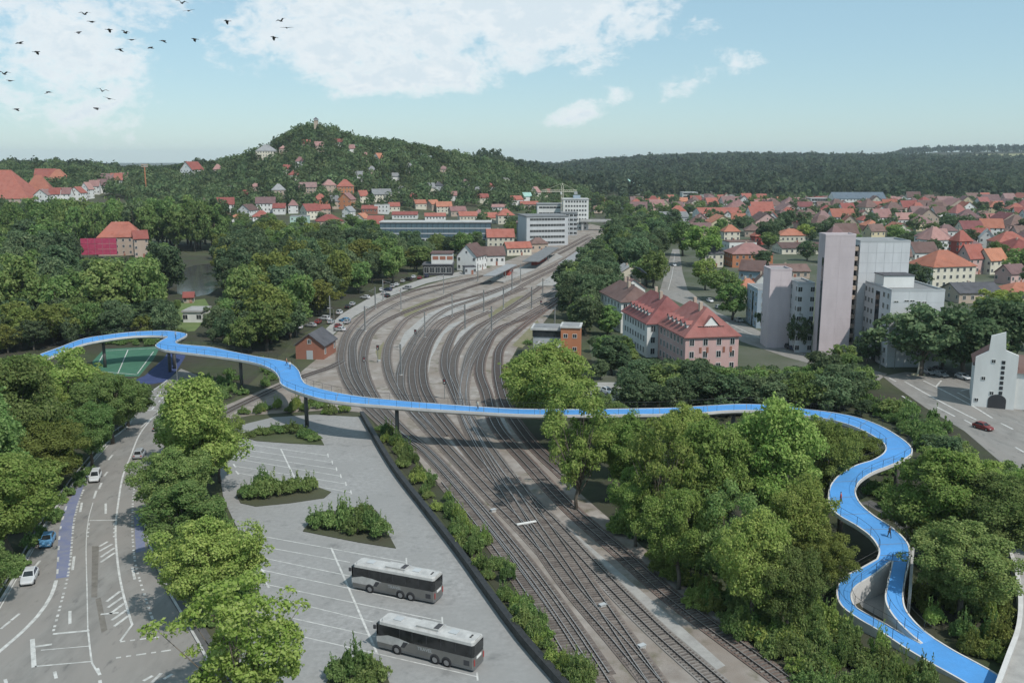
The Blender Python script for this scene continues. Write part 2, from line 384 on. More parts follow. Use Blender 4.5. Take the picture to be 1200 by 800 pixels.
# ------------------------------------------------------------------ markings
def stroke(parent, name, a, b, w, z, mat, px=True):
    if px: a, b = P(*a), P(*b)
    a, b = Vector((a[0], a[1], 0)), Vector((b[0], b[1], 0)); d = (b - a).normalized(); s = Vector((-d.y, d.x, 0)) * w / 2
    return MB().add([(p.x, p.y, z) for p in (a - s, b - s, b + s, a + s)], [(0, 1, 2, 3)]).build(name, mat, parent)
def stripe(parent, name, pts, w, z, mat):            # a solid painted line along a smooth curve
    q = catmull([P(*p) for p in pts], 2.0); vs = []; fs = []
    for i, p in enumerate(q):
        d = (q[min(i + 1, len(q) - 1)] - q[max(i - 1, 0)]).normalized(); s = Vector((-d.y, d.x, 0)) * w / 2
        vs += [(p.x - s.x, p.y - s.y, z), (p.x + s.x, p.y + s.y, z)]
    for i in range(len(q) - 1): fs.append((2 * i + 1, 2 * i, 2 * i + 2, 2 * i + 3))
    return MB().add(vs, fs).build(name, mat, parent)
def dashes(parent, name, pts, w, on, off, z, mat):
    q = catmull([P(*p) for p in pts], .5); s = 0.0; start = None; drawn = 0
    for i in range(1, len(q)):
        ph = s % (on + off)
        if ph < on and start is None: start = q[i - 1]
        if ph >= on and start is not None: stroke(parent, name, start, q[i - 1], w, z, mat, False); start = None
        s += (q[i] - q[i - 1]).length
# ------------------------------------------------------------------ main road on the left
ROADZ = .06
RL = [(212, 432), (196, 446), (166, 470), (150, 500), (131, 514), (108, 540), (80, 575), (55, 612), (34, 648), (0, 706), (-60, 800), (-120, 900)]
RR = [(232, 440), (212, 462), (205, 490), (196, 515), (183, 545), (172, 575), (168, 610), (178, 650), (195, 690), (215, 725), (240, 770), (262, 830), (280, 900)]
road = sheet('road', px_poly(RL + RR[::-1]), ROADZ, M['asphalt'])
mz = ROADZ + .006; PT_ = M['paint']
# kerbs and the footway beside the trees
def ribbon(name, pts, w, z0, z1, mat, parent=None, kind='structure', step=3.0, zf=None):
    q = catmull([P(*p) for p in pts], step); b = MB(); vs = []; n = len(q)
    for i, p in enumerate(q):
        d = (q[min(i + 1, n - 1)] - q[max(i - 1, 0)]); d.z = 0; d.normalize(); s = Vector((-d.y, d.x, 0)) * w / 2
        for q2, z in ((p - s, z0), (p + s, z0), (p + s, z1), (p - s, z1)): vs.append((q2.x, q2.y, z))
    fs = [(0, 1, 2, 3), tuple(4 * (n - 1) + k for k in (3, 2, 1, 0))]
    for i in range(n - 1):
        a, c = 4 * i, 4 * i + 4
        for k in range(4): fs.append((a + k, c + k, c + (k + 1) % 4, a + (k + 1) % 4))
    o = b.add(vs, fs).build(name, mat, parent)
    if kind and parent is None: o['kind'] = kind
    return o
ribbon('kerb', RL[1:], .35, 0, .2, M['concrete'])
ribbon('kerb', [(x + 1, y) for x, y in RR[4:]], .3, 0, .2, M['concrete'])
ribbon('pavement', [(186, 552), (177, 580), (174, 612), (184, 648), (201, 688), (222, 722), (248, 768), (270, 828)], 1.7, 0, .16, M['asphalt_dark'])
# blue cycle lanes
sheet('cycle_lane', px_poly([(109, 547), (92, 570), (76, 594), (69, 622), (65.5, 678), (80.5, 676), (86, 607), (97, 572), (107, 553)]), ROADZ + .004, M['bluepaint'], road)
sheet('cycle_lane', px_poly([(157, 603), (167, 602), (170.5, 645), (159.5, 648)]), ROADZ + .004, M['bluepaint'], road)
mz2 = mz + .006
stripe(road, 'lane_line', [(187, 480), (165, 507), (153, 535), (144, 558), (138.5, 590), (135.5, 620), (138, 660), (144, 694), (153, 726), (155, 732)], .28, mz, PT_)
stroke(road, 'lane_line', (155, 732), (141, 751), .25, mz2, PT_)
stripe(road, 'lane_line', [(66, 680), (60, 698), (44, 722), (20, 746), (0, 763), (-20, 780)], .45, mz, PT_)
stripe(road, 'edge_line', [(205, 462), (185, 483), (165, 501)], .2, mz, PT_)
stripe(road, 'edge_line', [(129, 519), (106, 546), (74, 588), (52, 622), (30, 660), (-2, 716)], .16, mz, PT_)
stripe(road, 'lane_line', [(103, 737), (108, 777), (115, 789)], .2, mz, PT_)
stripe(road, 'lane_line', [(109, 589), (103.5, 610), (101, 640), (102, 690), (103, 737)], .13, mz2, PT_)
for a, b, w in [((62, 743), (105, 739), .4), ((41, 758), (61, 755), .4), ((41, 781), (109, 775), .22), ((48, 762), (106, 757), .15), ((38, 749), (40, 782), .5), ((105, 610), (136.4, 609.6), .25), ((172, 481), (185, 481), .35)]:
    stroke(road, 'stop_line', a, b, w, mz2 + .005, PT_)
for a, b in [((116.5, 640.5), (126.5, 634.7)), ((116.5, 646), (132, 637.5)), ((118, 653), (134.5, 642)), ((118, 659), (135, 647.6)), ((125, 705), (141, 692.8)), ((126.5, 712), (143.5, 700)), ((129, 719.5), (145.6, 707)), ((131, 727), (148, 715)), ((134, 734), (150, 722)), ((118, 720), (139, 718)), ((168, 798), (179, 792)), ((178, 800), (189, 789)), ((192, 796), (202, 790))]:
    stroke(road, 'hatch_bar', a, b, .38, mz2 + .01, PT_)
for a, b in [((96, 589), (94, 600)), ((87, 652), (85, 668)), ((82, 716), (82, 731)), ((47, 657), (41, 664)), ((23, 719), (13, 727)), ((12, 728), (1, 737)), ((155, 665), (158, 679)), ((124, 590), (124, 602)), ((113, 575), (110, 584)), ((64, 787), (66, 795)), ((114, 783), (117, 791)), ((117, 797), (118, 803)), ((6, 796), (9, 806)), ((126, 553), (122, 558)), ((132, 533), (127, 539)), ((119, 566), (116, 573))]:
    stroke(road, 'lane_dash', a, b, .34, mz2, PT_)
dashes(road, 'cycle_dash', [(112, 556), (99, 572), (87.5, 607), (82, 660), (76, 690), (68, 720), (62, 742)], .3, .55, .75, mz2, PT_)
dashes(road, 'cycle_dash', [(78, 593), (70.5, 622), (67, 676)], .25, 1.6, 2.6, mz2, PT_)
dashes(road, 'cycle_dash', [(160, 560), (157.5, 570), (155, 607), (158, 656), (170, 699), (185, 743)], .3, .6, .8, mz2, PT_)
dashes(road, 'crossing_dash', [(141, 752), (198, 745)], .28, .5, .35, mz2, PT_)
dashes(road, 'crossing_dash', [(136, 771), (206, 761)], .28, .5, .35, mz2, PT_)
dashes(road, 'lane_dash', [(104, 613), (102, 634)], .35, .7, .9, mz2 + .006, PT_)
dashes(road, 'lane_dash', [(134.5, 613), (134, 634)], .4, .7, .9, mz2 + .006, PT_)
dashes(road, 'lane_dash', [(172, 477), (191, 457)], .5, 1.6, 1.6, mz2, PT_)
dashes(road, 'lane_dash', [(178, 480), (195, 461)], .3, 1.6, 1.6, mz2, PT_)
# repair patches
for pts in [[(108, 640), (116, 640), (114, 700), (107, 700)], [(118, 700), (126, 738), (119, 742), (112, 702)]]:
    sheet('asphalt_patch', px_poly(pts), mz + .001, M['dirt'], road)
# sports court and the blue path beside it
court = sheet('sports_court', px_poly([(108, 424), (122, 409), (188, 406), (180, 421), (163, 441), (130, 441), (112, 436)]), .05, M['court'])
for a, b in [((124, 411), (184, 408)), ((112, 432), (122, 413)), ((150, 410), (138, 438)), ((115, 435), (160, 439)), ((161, 438), (180, 412))]:
    stroke(court, 'court_line', a, b, .25, .058, M['paint'])
sheet('path', px_poly([(150, 449), (170, 440), (192, 420), (200, 408), (222, 404), (216, 420), (208, 433), (196, 447), (178, 450)]), .045, M['bluepath'])
# ------------------------------------------------------------------ coach park
LOTZ = .08
WALL = [(424, 488), (459, 548), (500, 602), (540, 654), (575, 703), (612, 753), (652, 799), (705, 860)]
LOT = [(262, 512), (283, 498), (320, 489), (370, 486), (424, 489)] + WALL[1:] + [(300, 900), (262, 815), (300, 730), (300, 680), (288, 640), (262, 585), (256, 545)]
lot = sheet('parking_lot', px_poly(LOT), LOTZ, M['lot'])
lz = LOTZ + .006
for a, b in [((302.5, 627.5), (476, 659)), ((299, 639), (410, 659)), ((304, 653), (410, 675)), ((307, 668), (473, 703)), ((312.5, 685), (518, 728)), ((330, 703), (438, 729)), ((340, 724), (440, 746)), ((345, 744), (559, 793)),
             ((272, 518), (384, 534)), ((270.6, 524.6), (389, 542)), ((270.6, 531), (394, 550)), ((272, 537), (399, 558)), ((274, 546), (405, 567)), ((277, 554), (411, 577))]:
    stroke(lot, 'bay_line', a, b, .16, lz, PT_)
for a, b in [((388, 642), (442, 766)), ((329, 526), (348, 566))]: stroke(lot, 'divider_line', a, b, .26, lz + .006, PT_)
for (x, y) in [(384, 534), (389, 542), (394, 550), (399, 558), (405, 567), (411, 577), (476, 659), (518, 728), (559, 793)]:
    h = 2.2 if y < 600 else 5; stroke(lot, 'bay_tick', (x, y - h), (x + .8, y + h), .2, lz + .006, PT_)
for (x, y) in [(299, 639), (304, 653), (307, 668), (312.5, 685), (345, 744), (272, 531), (273, 537), (275, 546), (278, 554)]:
    h = 1.6 if y < 600 else 3; stroke(lot, 'bay_tick', (x - h, y - h * 1.3), (x + h, y + h * 1.3), .3, lz + .006, PT_)
stroke(lot, 'bay_tick', (299, 630), (309, 626.5), .2, lz + .006, PT_)
ISLANDS = [[(281, 511), (300, 503), (348, 497), (372, 508), (380, 522), (340, 520), (300, 517)],
           [(277, 580), (298, 566), (350, 564), (388, 577), (380, 584), (340, 590), (300, 594), (282, 590)],
           [(355, 623), (372, 600), (440, 598), (464, 643), (420, 636)],
           [(378, 812), (392, 780), (425, 772), (452, 790), (462, 815)]]
for isl in ISLANDS: sheet('planting_island', px_poly(isl), LOTZ, M['grass'], None, 'structure', .12)
# retaining wall between the lot and the railway
wall = ribbon('retaining_wall', WALL, .7, 0, 1.1, M['concrete_dark'], None, None, 4.0)
tag(wall, 'long low dark concrete wall along the right edge of the coach park', 'wall')
ribbon('coping', WALL, .8, 1.103, 1.2, M['steel_dark'], wall, None, 4.0)
# ------------------------------------------------------------------ roads on the right
r2 = sheet('road', px_poly([(1034, 441), (1060, 436), (1112, 440), (1150, 455), (1200, 482), (1290, 540), (1290, 640), (1200, 565), (1130, 505), (1085, 478), (1048, 452)]), ROADZ, M['asphalt'])
for pts in [[(1082, 446), (1110, 460), (1140, 476), (1163, 490)], [(1060, 447), (1090, 464), (1120, 480), (1144, 492)]]: stripe(r2, 'lane_line', pts, .4, mz, PT_)
for a, b in [((1042, 443), (1050, 447)), ((1057, 464), (1073, 474)), ((1098, 477), (1119, 488)), ((1173, 496), (1187, 503)), ((1190, 524), (1200, 530)), ((1122, 460), (1144, 472)), ((1097, 453), (1103, 446)), ((1126, 458), (1138, 455)), ((1130, 492), (1150, 503))]:
    stroke(r2, 'lane_dash', a, b, .4, mz, PT_)
sheet('car_park', px_poly([(1105, 433), (1165, 436), (1200, 452), (1240, 480), (1200, 482), (1150, 455), (1112, 440)]), ROADZ - .004, M['asphalt_dark'])
r3 = sheet('road', px_poly([(838, 372), (858, 372), (900, 393), (945, 412), (1000, 428), (1040, 438), (1030, 446), (985, 436), (920, 418), (868, 400)]), ROADZ, M['asphalt'])
stripe(r3, 'lane_line', [(852, 378), (890, 396), (935, 413), (1000, 432)], .25, mz, PT_)
r4 = sheet('road', px_poly([(788, 292), (796, 292), (800, 320), (806, 340), (840, 366), (858, 373), (838, 373), (790, 352), (772, 345), (780, 318)]), ROADZ - .003, M['asphalt'])
stripe(r4, 'lane_line', [(791, 296), (788, 320), (783, 340)], .2, mz, PT_)
sheet('yard', px_poly([(690, 462), (700, 448), (725, 448), (735, 470), (700, 474)]), .05, M['gravel_light'])
# ------------------------------------------------------------------ railway
BED = [(716, 268), (722, 280), (706, 298), (690, 318), (662, 346), (632, 385), (606, 408), (594, 430), (594, 460), (606, 490), (630, 525), (665, 565), (705, 600), (748, 636), (800, 684), (862, 740), (948, 812), (1010, 870),
       (720, 880), (668, 800), (628, 745), (592, 690), (560, 645), (522, 596), (488, 550), (456, 505), (430, 484), (392, 480), (300, 486), (262, 492), (262, 476), (300, 460), (350, 438), (372, 420), (388, 396), (412, 374), (452, 350), (500, 334), (560, 318), (620, 296), (672, 272), (690, 262)]
sheet('railway_yard', px_poly(BED), .05, M['gravel'])
STRIPS = [('gravel_light', [(395, 388), (415, 371), (455, 348), (500, 332), (545, 322), (540, 318), (495, 327), (440, 345), (400, 368), (372, 395), (380, 402)]),   # car park along the line
          ('gravel_light', [(470, 410), (480, 396), (505, 378), (560, 355), (610, 338), (600, 334), (545, 350), (500, 368), (474, 390), (466, 408)]),
          ('gravel_light', [(476, 470), (482, 440), (497, 405), (520, 383), (545, 374), (520, 392), (505, 420), (500, 450), (503, 472)]),
          ('weeds', [(470, 364), (500, 352), (520, 347), (505, 357), (475, 372)]), ('weeds', [(482, 440), (489, 432), (488, 462), (482, 472)]),
          ('weeds', [(575, 375), (620, 350), (625, 343), (600, 350), (572, 369)]), ('weeds', [(440, 412), (450, 400), (450, 412), (444, 424)]), ('weeds', [(600, 405), (630, 375), (634, 386), (612, 408)]),
          ('gravel_light', [(530, 400), (540, 388), (560, 376), (545, 392), (534, 410)]),
          ('gravel_light', [(520, 520), (530, 516), (582, 578), (575, 590)]), ('gravel_light', [(640, 606), (650, 604), (760, 700), (850, 780), (840, 785), (740, 700)]),
          ('gravel_light', [(560, 480), (585, 478), (600, 510), (585, 512)]), ('gravel_light', [(622, 640), (636, 650), (690, 718), (680, 716)])]
for i, (k, pts) in enumerate(STRIPS): sheet('gravel_strip', px_poly(pts), .054 + .003 * i, M[k])
GA = 1.435
_slp = MB().box(-1.3, 1.3, -.13, .13, -.12, 0).mesh('sleeper', M['sleeper'])
TRACKS = [
 ('leftmost curved railway track, hugging the station car park', 'b', [(690, 275), (655, 293), (600, 315), (532, 331), (482, 342), (437, 362), (410, 387), (401, 410), (401, 430), (412, 456), (440, 487), (470, 512), (500, 531), (556, 594), (612, 665), (661, 732), (705, 800), (735, 850)]),
 ('second railway track from the left on the yard curve', 'b', [(692, 278), (650, 300), (600, 322), (550, 337), (507, 354), (465, 370), (437, 387), (426, 412), (427, 438), (440, 468), (470, 503), (505, 534), (562, 597), (620, 668), (668, 735), (706, 792)]),
 ('third railway track from the left, merging at the mid-yard switch', 'b', [(694, 280), (660, 305), (620, 325), (575, 342), (520, 357), (480, 372), (460, 395), (453, 417), (457, 442), (470, 466), (495, 495), (520, 522), (548, 552), (578, 584), (612, 618), (640, 648)]),
 ('railway track on the pale gravel strip inside the yard curve', 'b', [(607, 332), (560, 350), (520, 365), (492, 390), (475, 420), (469, 448), (478, 474), (504, 503)]),
 ('fifth railway track of the yard, crossing to the central switch', 'b', [(696, 284), (660, 310), (625, 328), (575, 355), (535, 371), (510, 392), (497, 420), (496, 448), (507, 474), (532, 507), (560, 542), (590, 576)]),
 ('central railway track running past the switch lever to the bottom edge', 'b', [(700, 286), (665, 316), (640, 332), (590, 366), (555, 387), (535, 412), (530, 436), (536, 460), (549, 500), (586, 567), (624, 624), (669, 687), (725, 752), (765, 800), (806, 850)]),
 ('inner railway track joining the central pair under the footbridge', 'b', [(575, 365), (540, 382), (525, 405), (521, 430), (530, 455), (545, 487), (562, 520)]),
 ('railway track with clear sleepers right of the central track', 'b', [(702, 290), (680, 318), (660, 335), (625, 355), (580, 377), (555, 407), (545, 440), (544, 472), (556, 500), (601, 564), (650, 616), (710, 680), (770, 740), (838, 800), (895, 850)]),
 ('crossing railway track threading between the two central tracks', 'b', [(660, 345), (612, 372), (575, 395), (552, 425), (543, 455), (544, 480), (553, 505), (580, 548), (607, 585), (632, 625)]),
 ('rusty railway track nearest the trees, reaching the bottom edge', 'r', [(704, 296), (690, 322), (660, 348), (625, 370), (585, 385), (568, 410), (562, 435), (570, 462), (582, 500), (624, 549), (669, 597), (725, 646), (785, 699), (860, 755), (925, 803), (985, 850)]),
 ('outermost right siding track curving below the orange signal box', 'r', [(655, 350), (640, 362), (607, 387), (587, 407), (583, 430), (586, 455), (596, 482), (625, 522), (665, 560)]),
 ('short siding track between the two leftmost curves', 'b', [(560, 326), (515, 340), (470, 355), (436, 375), (416, 398), (413, 420), (418, 444), (436, 474)]),
 ('track squeezed between the pale strip and the fifth track', 'b', [(615, 338), (560, 360), (518, 376), (500, 396), (486, 420), (483, 446), (492, 476), (520, 512)]),
 ('lower left siding track beside the shrub strip', 'b', [(522, 566), (560, 612), (600, 664), (640, 722), (676, 780), (700, 822)]),
 ('diagonal connecting track crossing the lower yard', 'b', [(600, 560), (628, 602), (655, 640), (690, 690), (730, 748), (770, 806)]),
 ('single branch railway track passing under the footbridge towards the road', 'b', [(401, 424), (385, 432), (350, 444), (310, 462), (270, 481), (240, 497)])]
MASKY = 300
for ti, (label, kind, pts) in enumerate(TRACKS):
    dz = .005 * ti
    q = catmull([P(*p) for p in pts], 1.5); n = len(q)
    org = q[0].copy(); t = empty('railway_track', org, 0, label, 'railway track', 'tracks of the railway yard')
    tang = [((q[min(i + 1, n - 1)] - q[max(i - 1, 0)]).normalized()) for i in range(n)]
    def band(name, off, w, z0, z1, mat, every=2, side=None):
        vs = []; fs = []; idx = list(range(0, n, every)); idx = idx if idx[-1] == n - 1 else idx + [n - 1]
        for i in idx:
            s = Vector((-tang[i].y, tang[i].x, 0)); p = q[i] - org + s * off
            for a, z in ((-w / 2, z0), (w / 2, z0), (w / 2, z1), (-w / 2, z1)): vs.append((p.x + s.x * a, p.y + s.y * a, z))
        for i in range(len(idx) - 1):
            for k in range(4): fs.append((4 * i + k, 4 * i + 4 + k, 4 * i + 4 + (k + 1) % 4, 4 * i + (k + 1) % 4))
        o = MB().add(vs, fs).build(name, [mat, side] if side else mat, t)
        if side: o.data.polygons.foreach_set('material_index', [0 if k % 4 == 2 else 1 for k in range(len(fs))])
        return o
    band('ballast_bed', 0, 3.1, 0, .11 + dz, M['ballast_red' if kind == 'r' else ['ballast', 'ballast_dark', 'ballast', 'ballast_grey'][ti % 4]])
    for s in (-1, 1): band('rail', s * GA / 2, .1, .16 + dz, .38 + dz, M['rail'], 1, M['rust'])
    far = MB(); cnt = 0; acc = 0.0
    for i in range(1, n):
        L_ = (q[i] - q[i - 1]).length; d = .62 - acc
        while d <= L_:
            p = q[i - 1] + (q[i] - q[i - 1]) * (d / L_); ang = math.atan2(tang[i].y, tang[i].x) - math.pi / 2
            pz = .2 + dz
            if p.y < 160 and cnt < 290 and p.y > 82:
                link('sleeper', _slp, t, (p.x - org.x, p.y - org.y, pz), ang); cnt += 1
            elif p.y < MASKY and p.y > 82:
                ca, sa = math.cos(ang), math.sin(ang); c = p - org
                far.add([(c.x + a * ca - b * sa, c.y + a * sa + b * ca, pz) for a, b in ((-1.3, -.13), (1.3, -.13), (1.3, .13), (-1.3, .13))], [(0, 1, 2, 3)])
            d += .62
        acc = L_ - (d - .62)
    if far.f: far.build('sleeper_row', M['sleeper'], t)['kind'] = 'stuff'
# ------------------------------------------------------------------ buildings
def wall_m(n, c, k=.88): return pm('wall_' + n, c, tuple(v * k for v in c), .35, .9, coord='obj', detail=6, objvar=.08, stretch=(1, 1, .35))
def roof_m(n, c, k=.6): return pm('roof_' + n, c, tuple(v * k for v in c), .35, .85, coord='obj', detail=10, objvar=.24, bump=.5, bscale=5, c3=tuple(v * .8 + .02 for v in c), scale3=.25)
W_ = {k: wall_m(k, c) for k, c in dict(white=(.68, .68, .66), cream=(.62, .58, .48), pink=(.56, .38, .355), grey=(.42, .44, .45), brick=(.3, .13, .09), orange=(.45, .19, .1), yellow=(.58, .51, .34), tan=(.45, .36, .29), red=(.42, .1, .08), blue=(.3, .37, .43), mint=(.42, .56, .5), rose=(.54, .475, .49), slab=(.56, .575, .59), dark=(.06, .06, .065)).items()}
F_ = {k: roof_m(k, c) for k, c in dict(red=(.33, .105, .082), orange=(.4, .155, .1), crimson=(.265, .098, .092), brown=(.17, .105, .092), dark=(.085, .085, .095), mauve=(.23, .14, .135), grey=(.26, .265, .27), pinkish=(.34, .185, .17), pale=(.48, .48, .47), blue=(.13, .17, .21), mint=(.3, .48, .42)).items()}
M['glass'] = pm('window_glass', (.02, .024, .028), (.04, .045, .05), .4, .12, spec=.5)
M['glassblue'] = pm('facade_glass', (.06, .1, .13), (.12, .17, .2), .3, .15, spec=.5, coord='obj')
M['frame'] = pm('window_frame', (.6, .6, .58), None)
M['white'] = pm('white_trim', (.72, .72, .7), (.62, .62, .6), .8)
FOOT = []
_wc = {}
def win_mesh(w, h, frame=True):
    k = (round(w, 2), round(h, 2), frame)
    if k not in _wc:
        b = MB(); e = .09 if w > .7 else .05
        if frame:
            b.mat(0)
            for x0, x1, z0, z1 in ((-w / 2 - e, w / 2 + e, -h / 2 - e, -h / 2), (-w / 2 - e, w / 2 + e, h / 2, h / 2 + e), (-w / 2 - e, -w / 2, -h / 2, h / 2), (w / 2, w / 2 + e, -h / 2, h / 2), (-.03, .03, -h / 2, h / 2)): b.box(x0, x1, -.09, .02, z0, z1)
        b.mat(1).box(-w / 2, w / 2, -.045, .02, -h / 2, h / 2)
        _wc[k] = b.mesh('window', [M['frame'], M['glass']])
    return _wc[k]
FACE = {'f': (0, -1, 0), 'l': (-1, 0, -math.pi / 2), 'r': (1, 0, math.pi / 2), 'b': (0, 1, math.pi)}
def windows(root, L, W, face, cols, zs, w=1.1, h=1.4, x0=None, x1=None, frame=True, name='window', skip=None):
    nx, ny, rz = FACE[face]; span = L if face in 'fb' else W
    a = -span / 2 + span * .12 if x0 is None else x0; c = span / 2 - span * .12 if x1 is None else x1
    me = win_mesh(w, h, frame); ca, sa = math.cos(rz), math.sin(rz); off = (W if face in 'fb' else L) / 2
    for z in zs:
        for i in range(cols):
            if skip and skip(i, z): continue
            u = (a + c) / 2 if cols == 1 else a + (c - a) * i / (cols - 1)
            link(name, me, root, (u * ca + off * sa, u * sa - off * ca, z), rz)
def gable_roof(L, W, he, hr, ov=.5, th=.28):
    b = MB(); y = W / 2 + ov; x = L / 2 + ov; sl = hr / (W / 2); ze = he - ov * sl; zr = he + hr
    for s in (-1, 1):
        vs = [(-x, s * y, ze), (x, s * y, ze), (x, 0, zr), (-x, 0, zr), (-x, s * y, ze + th), (x, s * y, ze + th), (x, 0, zr + th), (-x, 0, zr + th)]
        fs = [(0, 3, 2, 1), (4, 5, 6, 7), (0, 1, 5, 4), (1, 2, 6, 5), (2, 3, 7, 6), (3, 0, 4, 7)]
        b.add(vs, fs if s < 0 else [tuple(reversed(f)) for f in fs])
    return b
def hip_roof(L, W, he, hr, ov=.5, k=1.0):
    x, y = L / 2 + ov, W / 2 + ov; r = max(x - y * k, .3)
    return MB().add([(-x, -y, he - .12), (x, -y, he - .12), (x, y, he - .12), (-x, y, he - .12), (-x, -y, he + .1), (x, -y, he + .1), (x, y, he + .1), (-x, y, he + .1), (-r, 0, he + hr), (r, 0, he + hr)],
                    [(3, 2, 1, 0), (0, 1, 5, 4), (1, 2, 6, 5), (2, 3, 7, 6), (3, 0, 4, 7), (4, 5, 9, 8), (6, 7, 8, 9), (5, 6, 9), (7, 4, 8)])
_mc = {}
def cached(key, fn):
    if key not in _mc: _mc[key] = fn()
    return _mc[key]
def q(v, s=.5): return max(s, round(v / s) * s)
def house(name, label, cat, group, pos, rz, L, W, he, hr, roof, wall, rf, cols=3, scols=2, faces='flr', chim=1, dormers=0, door=True, fl=None, ww=1.1, wh=1.45):
    L, W, he, hr = q(L), q(W), q(he), q(hr)
    t = empty(name, pos, rz, label, cat, group)
    t['look'] = '%s house with %s %s roof' % (wall, {'dark': 'slate', 'blue': 'slate blue'}.get(rf, rf), {'gable': 'gabled', 'hip': 'hipped', 'flat': 'flat'}[roof])
    FOOT.append((pos[0], pos[1], max(L, W) * .62))
    def wm():
        b = MB().box(-L / 2, L / 2, -W / 2, W / 2, -1.5, he)
        if roof == 'gable':
            for x in (-L / 2, L / 2): b.add([(x, -W / 2, he), (x, W / 2, he), (x, 0, he + hr)], [(0, 1, 2) if x > 0 else (0, 2, 1)])
        return b.mesh('wall', W_[wall])
    link('wall', cached(('w', L, W, he, hr if roof == 'gable' else 0, roof == 'gable', wall), wm), t)
    ro = None
    if roof == 'gable': ro = link('roof', cached(('g', L, W, he, hr, rf), lambda: gable_roof(L, W, he, hr).mesh('roof', F_[rf])), t)
    elif roof == 'hip': ro = link('roof', cached(('h', L, W, he, hr, rf), lambda: hip_roof(L, W, he, hr).mesh('roof', F_[rf])), t)
    else:
        def fm():
            b = MB().box(-L / 2 + .25, L / 2 - .25, -W / 2 + .25, W / 2 - .25, he, he + .15)
            e = .3
            for x0, x1, y0, y1 in ((-L / 2 - .1, L / 2 + .1, -W / 2 - .1, -W / 2 + e), (-L / 2 - .1, L / 2 + .1, W / 2 - e, W / 2 + .1), (-L / 2 - .1, -L / 2 + e, -W / 2 + e, W / 2 - e), (L / 2 - e, L / 2 + .1, -W / 2 + e, W / 2 - e)): b.box(x0, x1, y0, y1, he + .002, he + .5)
            return b.mesh('roof', F_[rf])
        ro = link('roof', cached(('f', L, W, he, rf), fm), t)
    nf = fl or max(1, int(he / 2.9)); zs = [he * (i + .55) / nf for i in range(nf)]
    for f in faces: windows(t, L, W, f, cols if f in 'fb' else scols, zs, ww, min(wh, he / nf * .6))
    if roof == 'gable' and W > 6:
        for f in faces:
            if f in 'lr': windows(t, L, W, f, 1, [he + hr * .33], .9, 1.1)
    if door: link('door', cached('door', lambda: MB().box(-.5, .5, -.06, .02, 0, 2.1).mesh('door', W_['brick'])), t, (L * .06 + .6, -W / 2, 0))
    if chim and roof != 'flat':
        for i in range(chim): link('chimney', cached('chim', lambda: MB().box(-.4, .4, -.35, .35, -1.6, 1.0).mesh('chimney', W_['tan'])), ro, ((-.25 + .5 * i) * (L - W if L > W + 2 else L * .4), .8, he + hr * .92))
    for i in range(dormers):
        u = (-.5 + (i + .5) / dormers) * L * .75
        d = link('dormer', cached(('d', wall), lambda: MB().add([(-.9, 0, 0), (.9, 0, 0), (.9, 0, 1.3), (0, 0, 2.0), (-.9, 0, 1.3), (-.9, 3.2, 0), (.9, 3.2, 0), (.9, 3.2, 1.3), (0, 3.2, 2.0), (-.9, 3.2, 1.3)], [(0, 1, 2, 3, 4), (1, 6, 7, 2), (0, 4, 9, 5)]).mat(1).add([(-1.1, -.2, 1.18), (0, -.2, 2.05), (0, 3.2, 2.05), (-1.1, 3.2, 1.18), (1.1, -.2, 1.18), (1.1, 3.2, 1.18)], [(0, 1, 2, 3), (4, 5, 2, 1)]).mesh('dormer', [W_[wall], F_['red']])), ro, (u, -W / 2 + W * .17, he + hr * .28))
    return t
def px_house(x, yb, wpx, hpx, rf, wall, roof='gable', rz=0.0, depth=.8, name='house', label=None, cat='house', group=None, roofshare=.42, **k):
    p = PT(x, yb); dist = math.sqrt(p.x ** 2 + p.y ** 2 + (CH - p.z) ** 2); s = dist / FPX
    w = wpx * s; h = hpx * s
    sp = abs(math.cos(rz)) + depth * abs(math.sin(rz)); L = w / sp; W = L * depth
    he = h * (1 - roofshare); hr = h * roofshare
    if roof == 'flat': he, hr = h * .97, .5
    hr = min(hr, W * .75)
    he = max(he, 2.4); k.setdefault('cols', max(2, min(7, int(L / 3.2)))); k.setdefault('scols', max(1, min(5, int(W / 3.6))))
    dirv = Vector((p.x, p.y, 0)).normalized(); c = p + dirv * (W * abs(math.cos(rz)) + L * abs(math.sin(rz))) * .5
    c.z = float(height(c.x, c.y)) if c.y > 500 else 0.0
    c.z = min(c.z, p.z + 2.5)
    return house(name, label, cat, group, c, rz, L, W, he, hr, roof, wall, rf, **k)

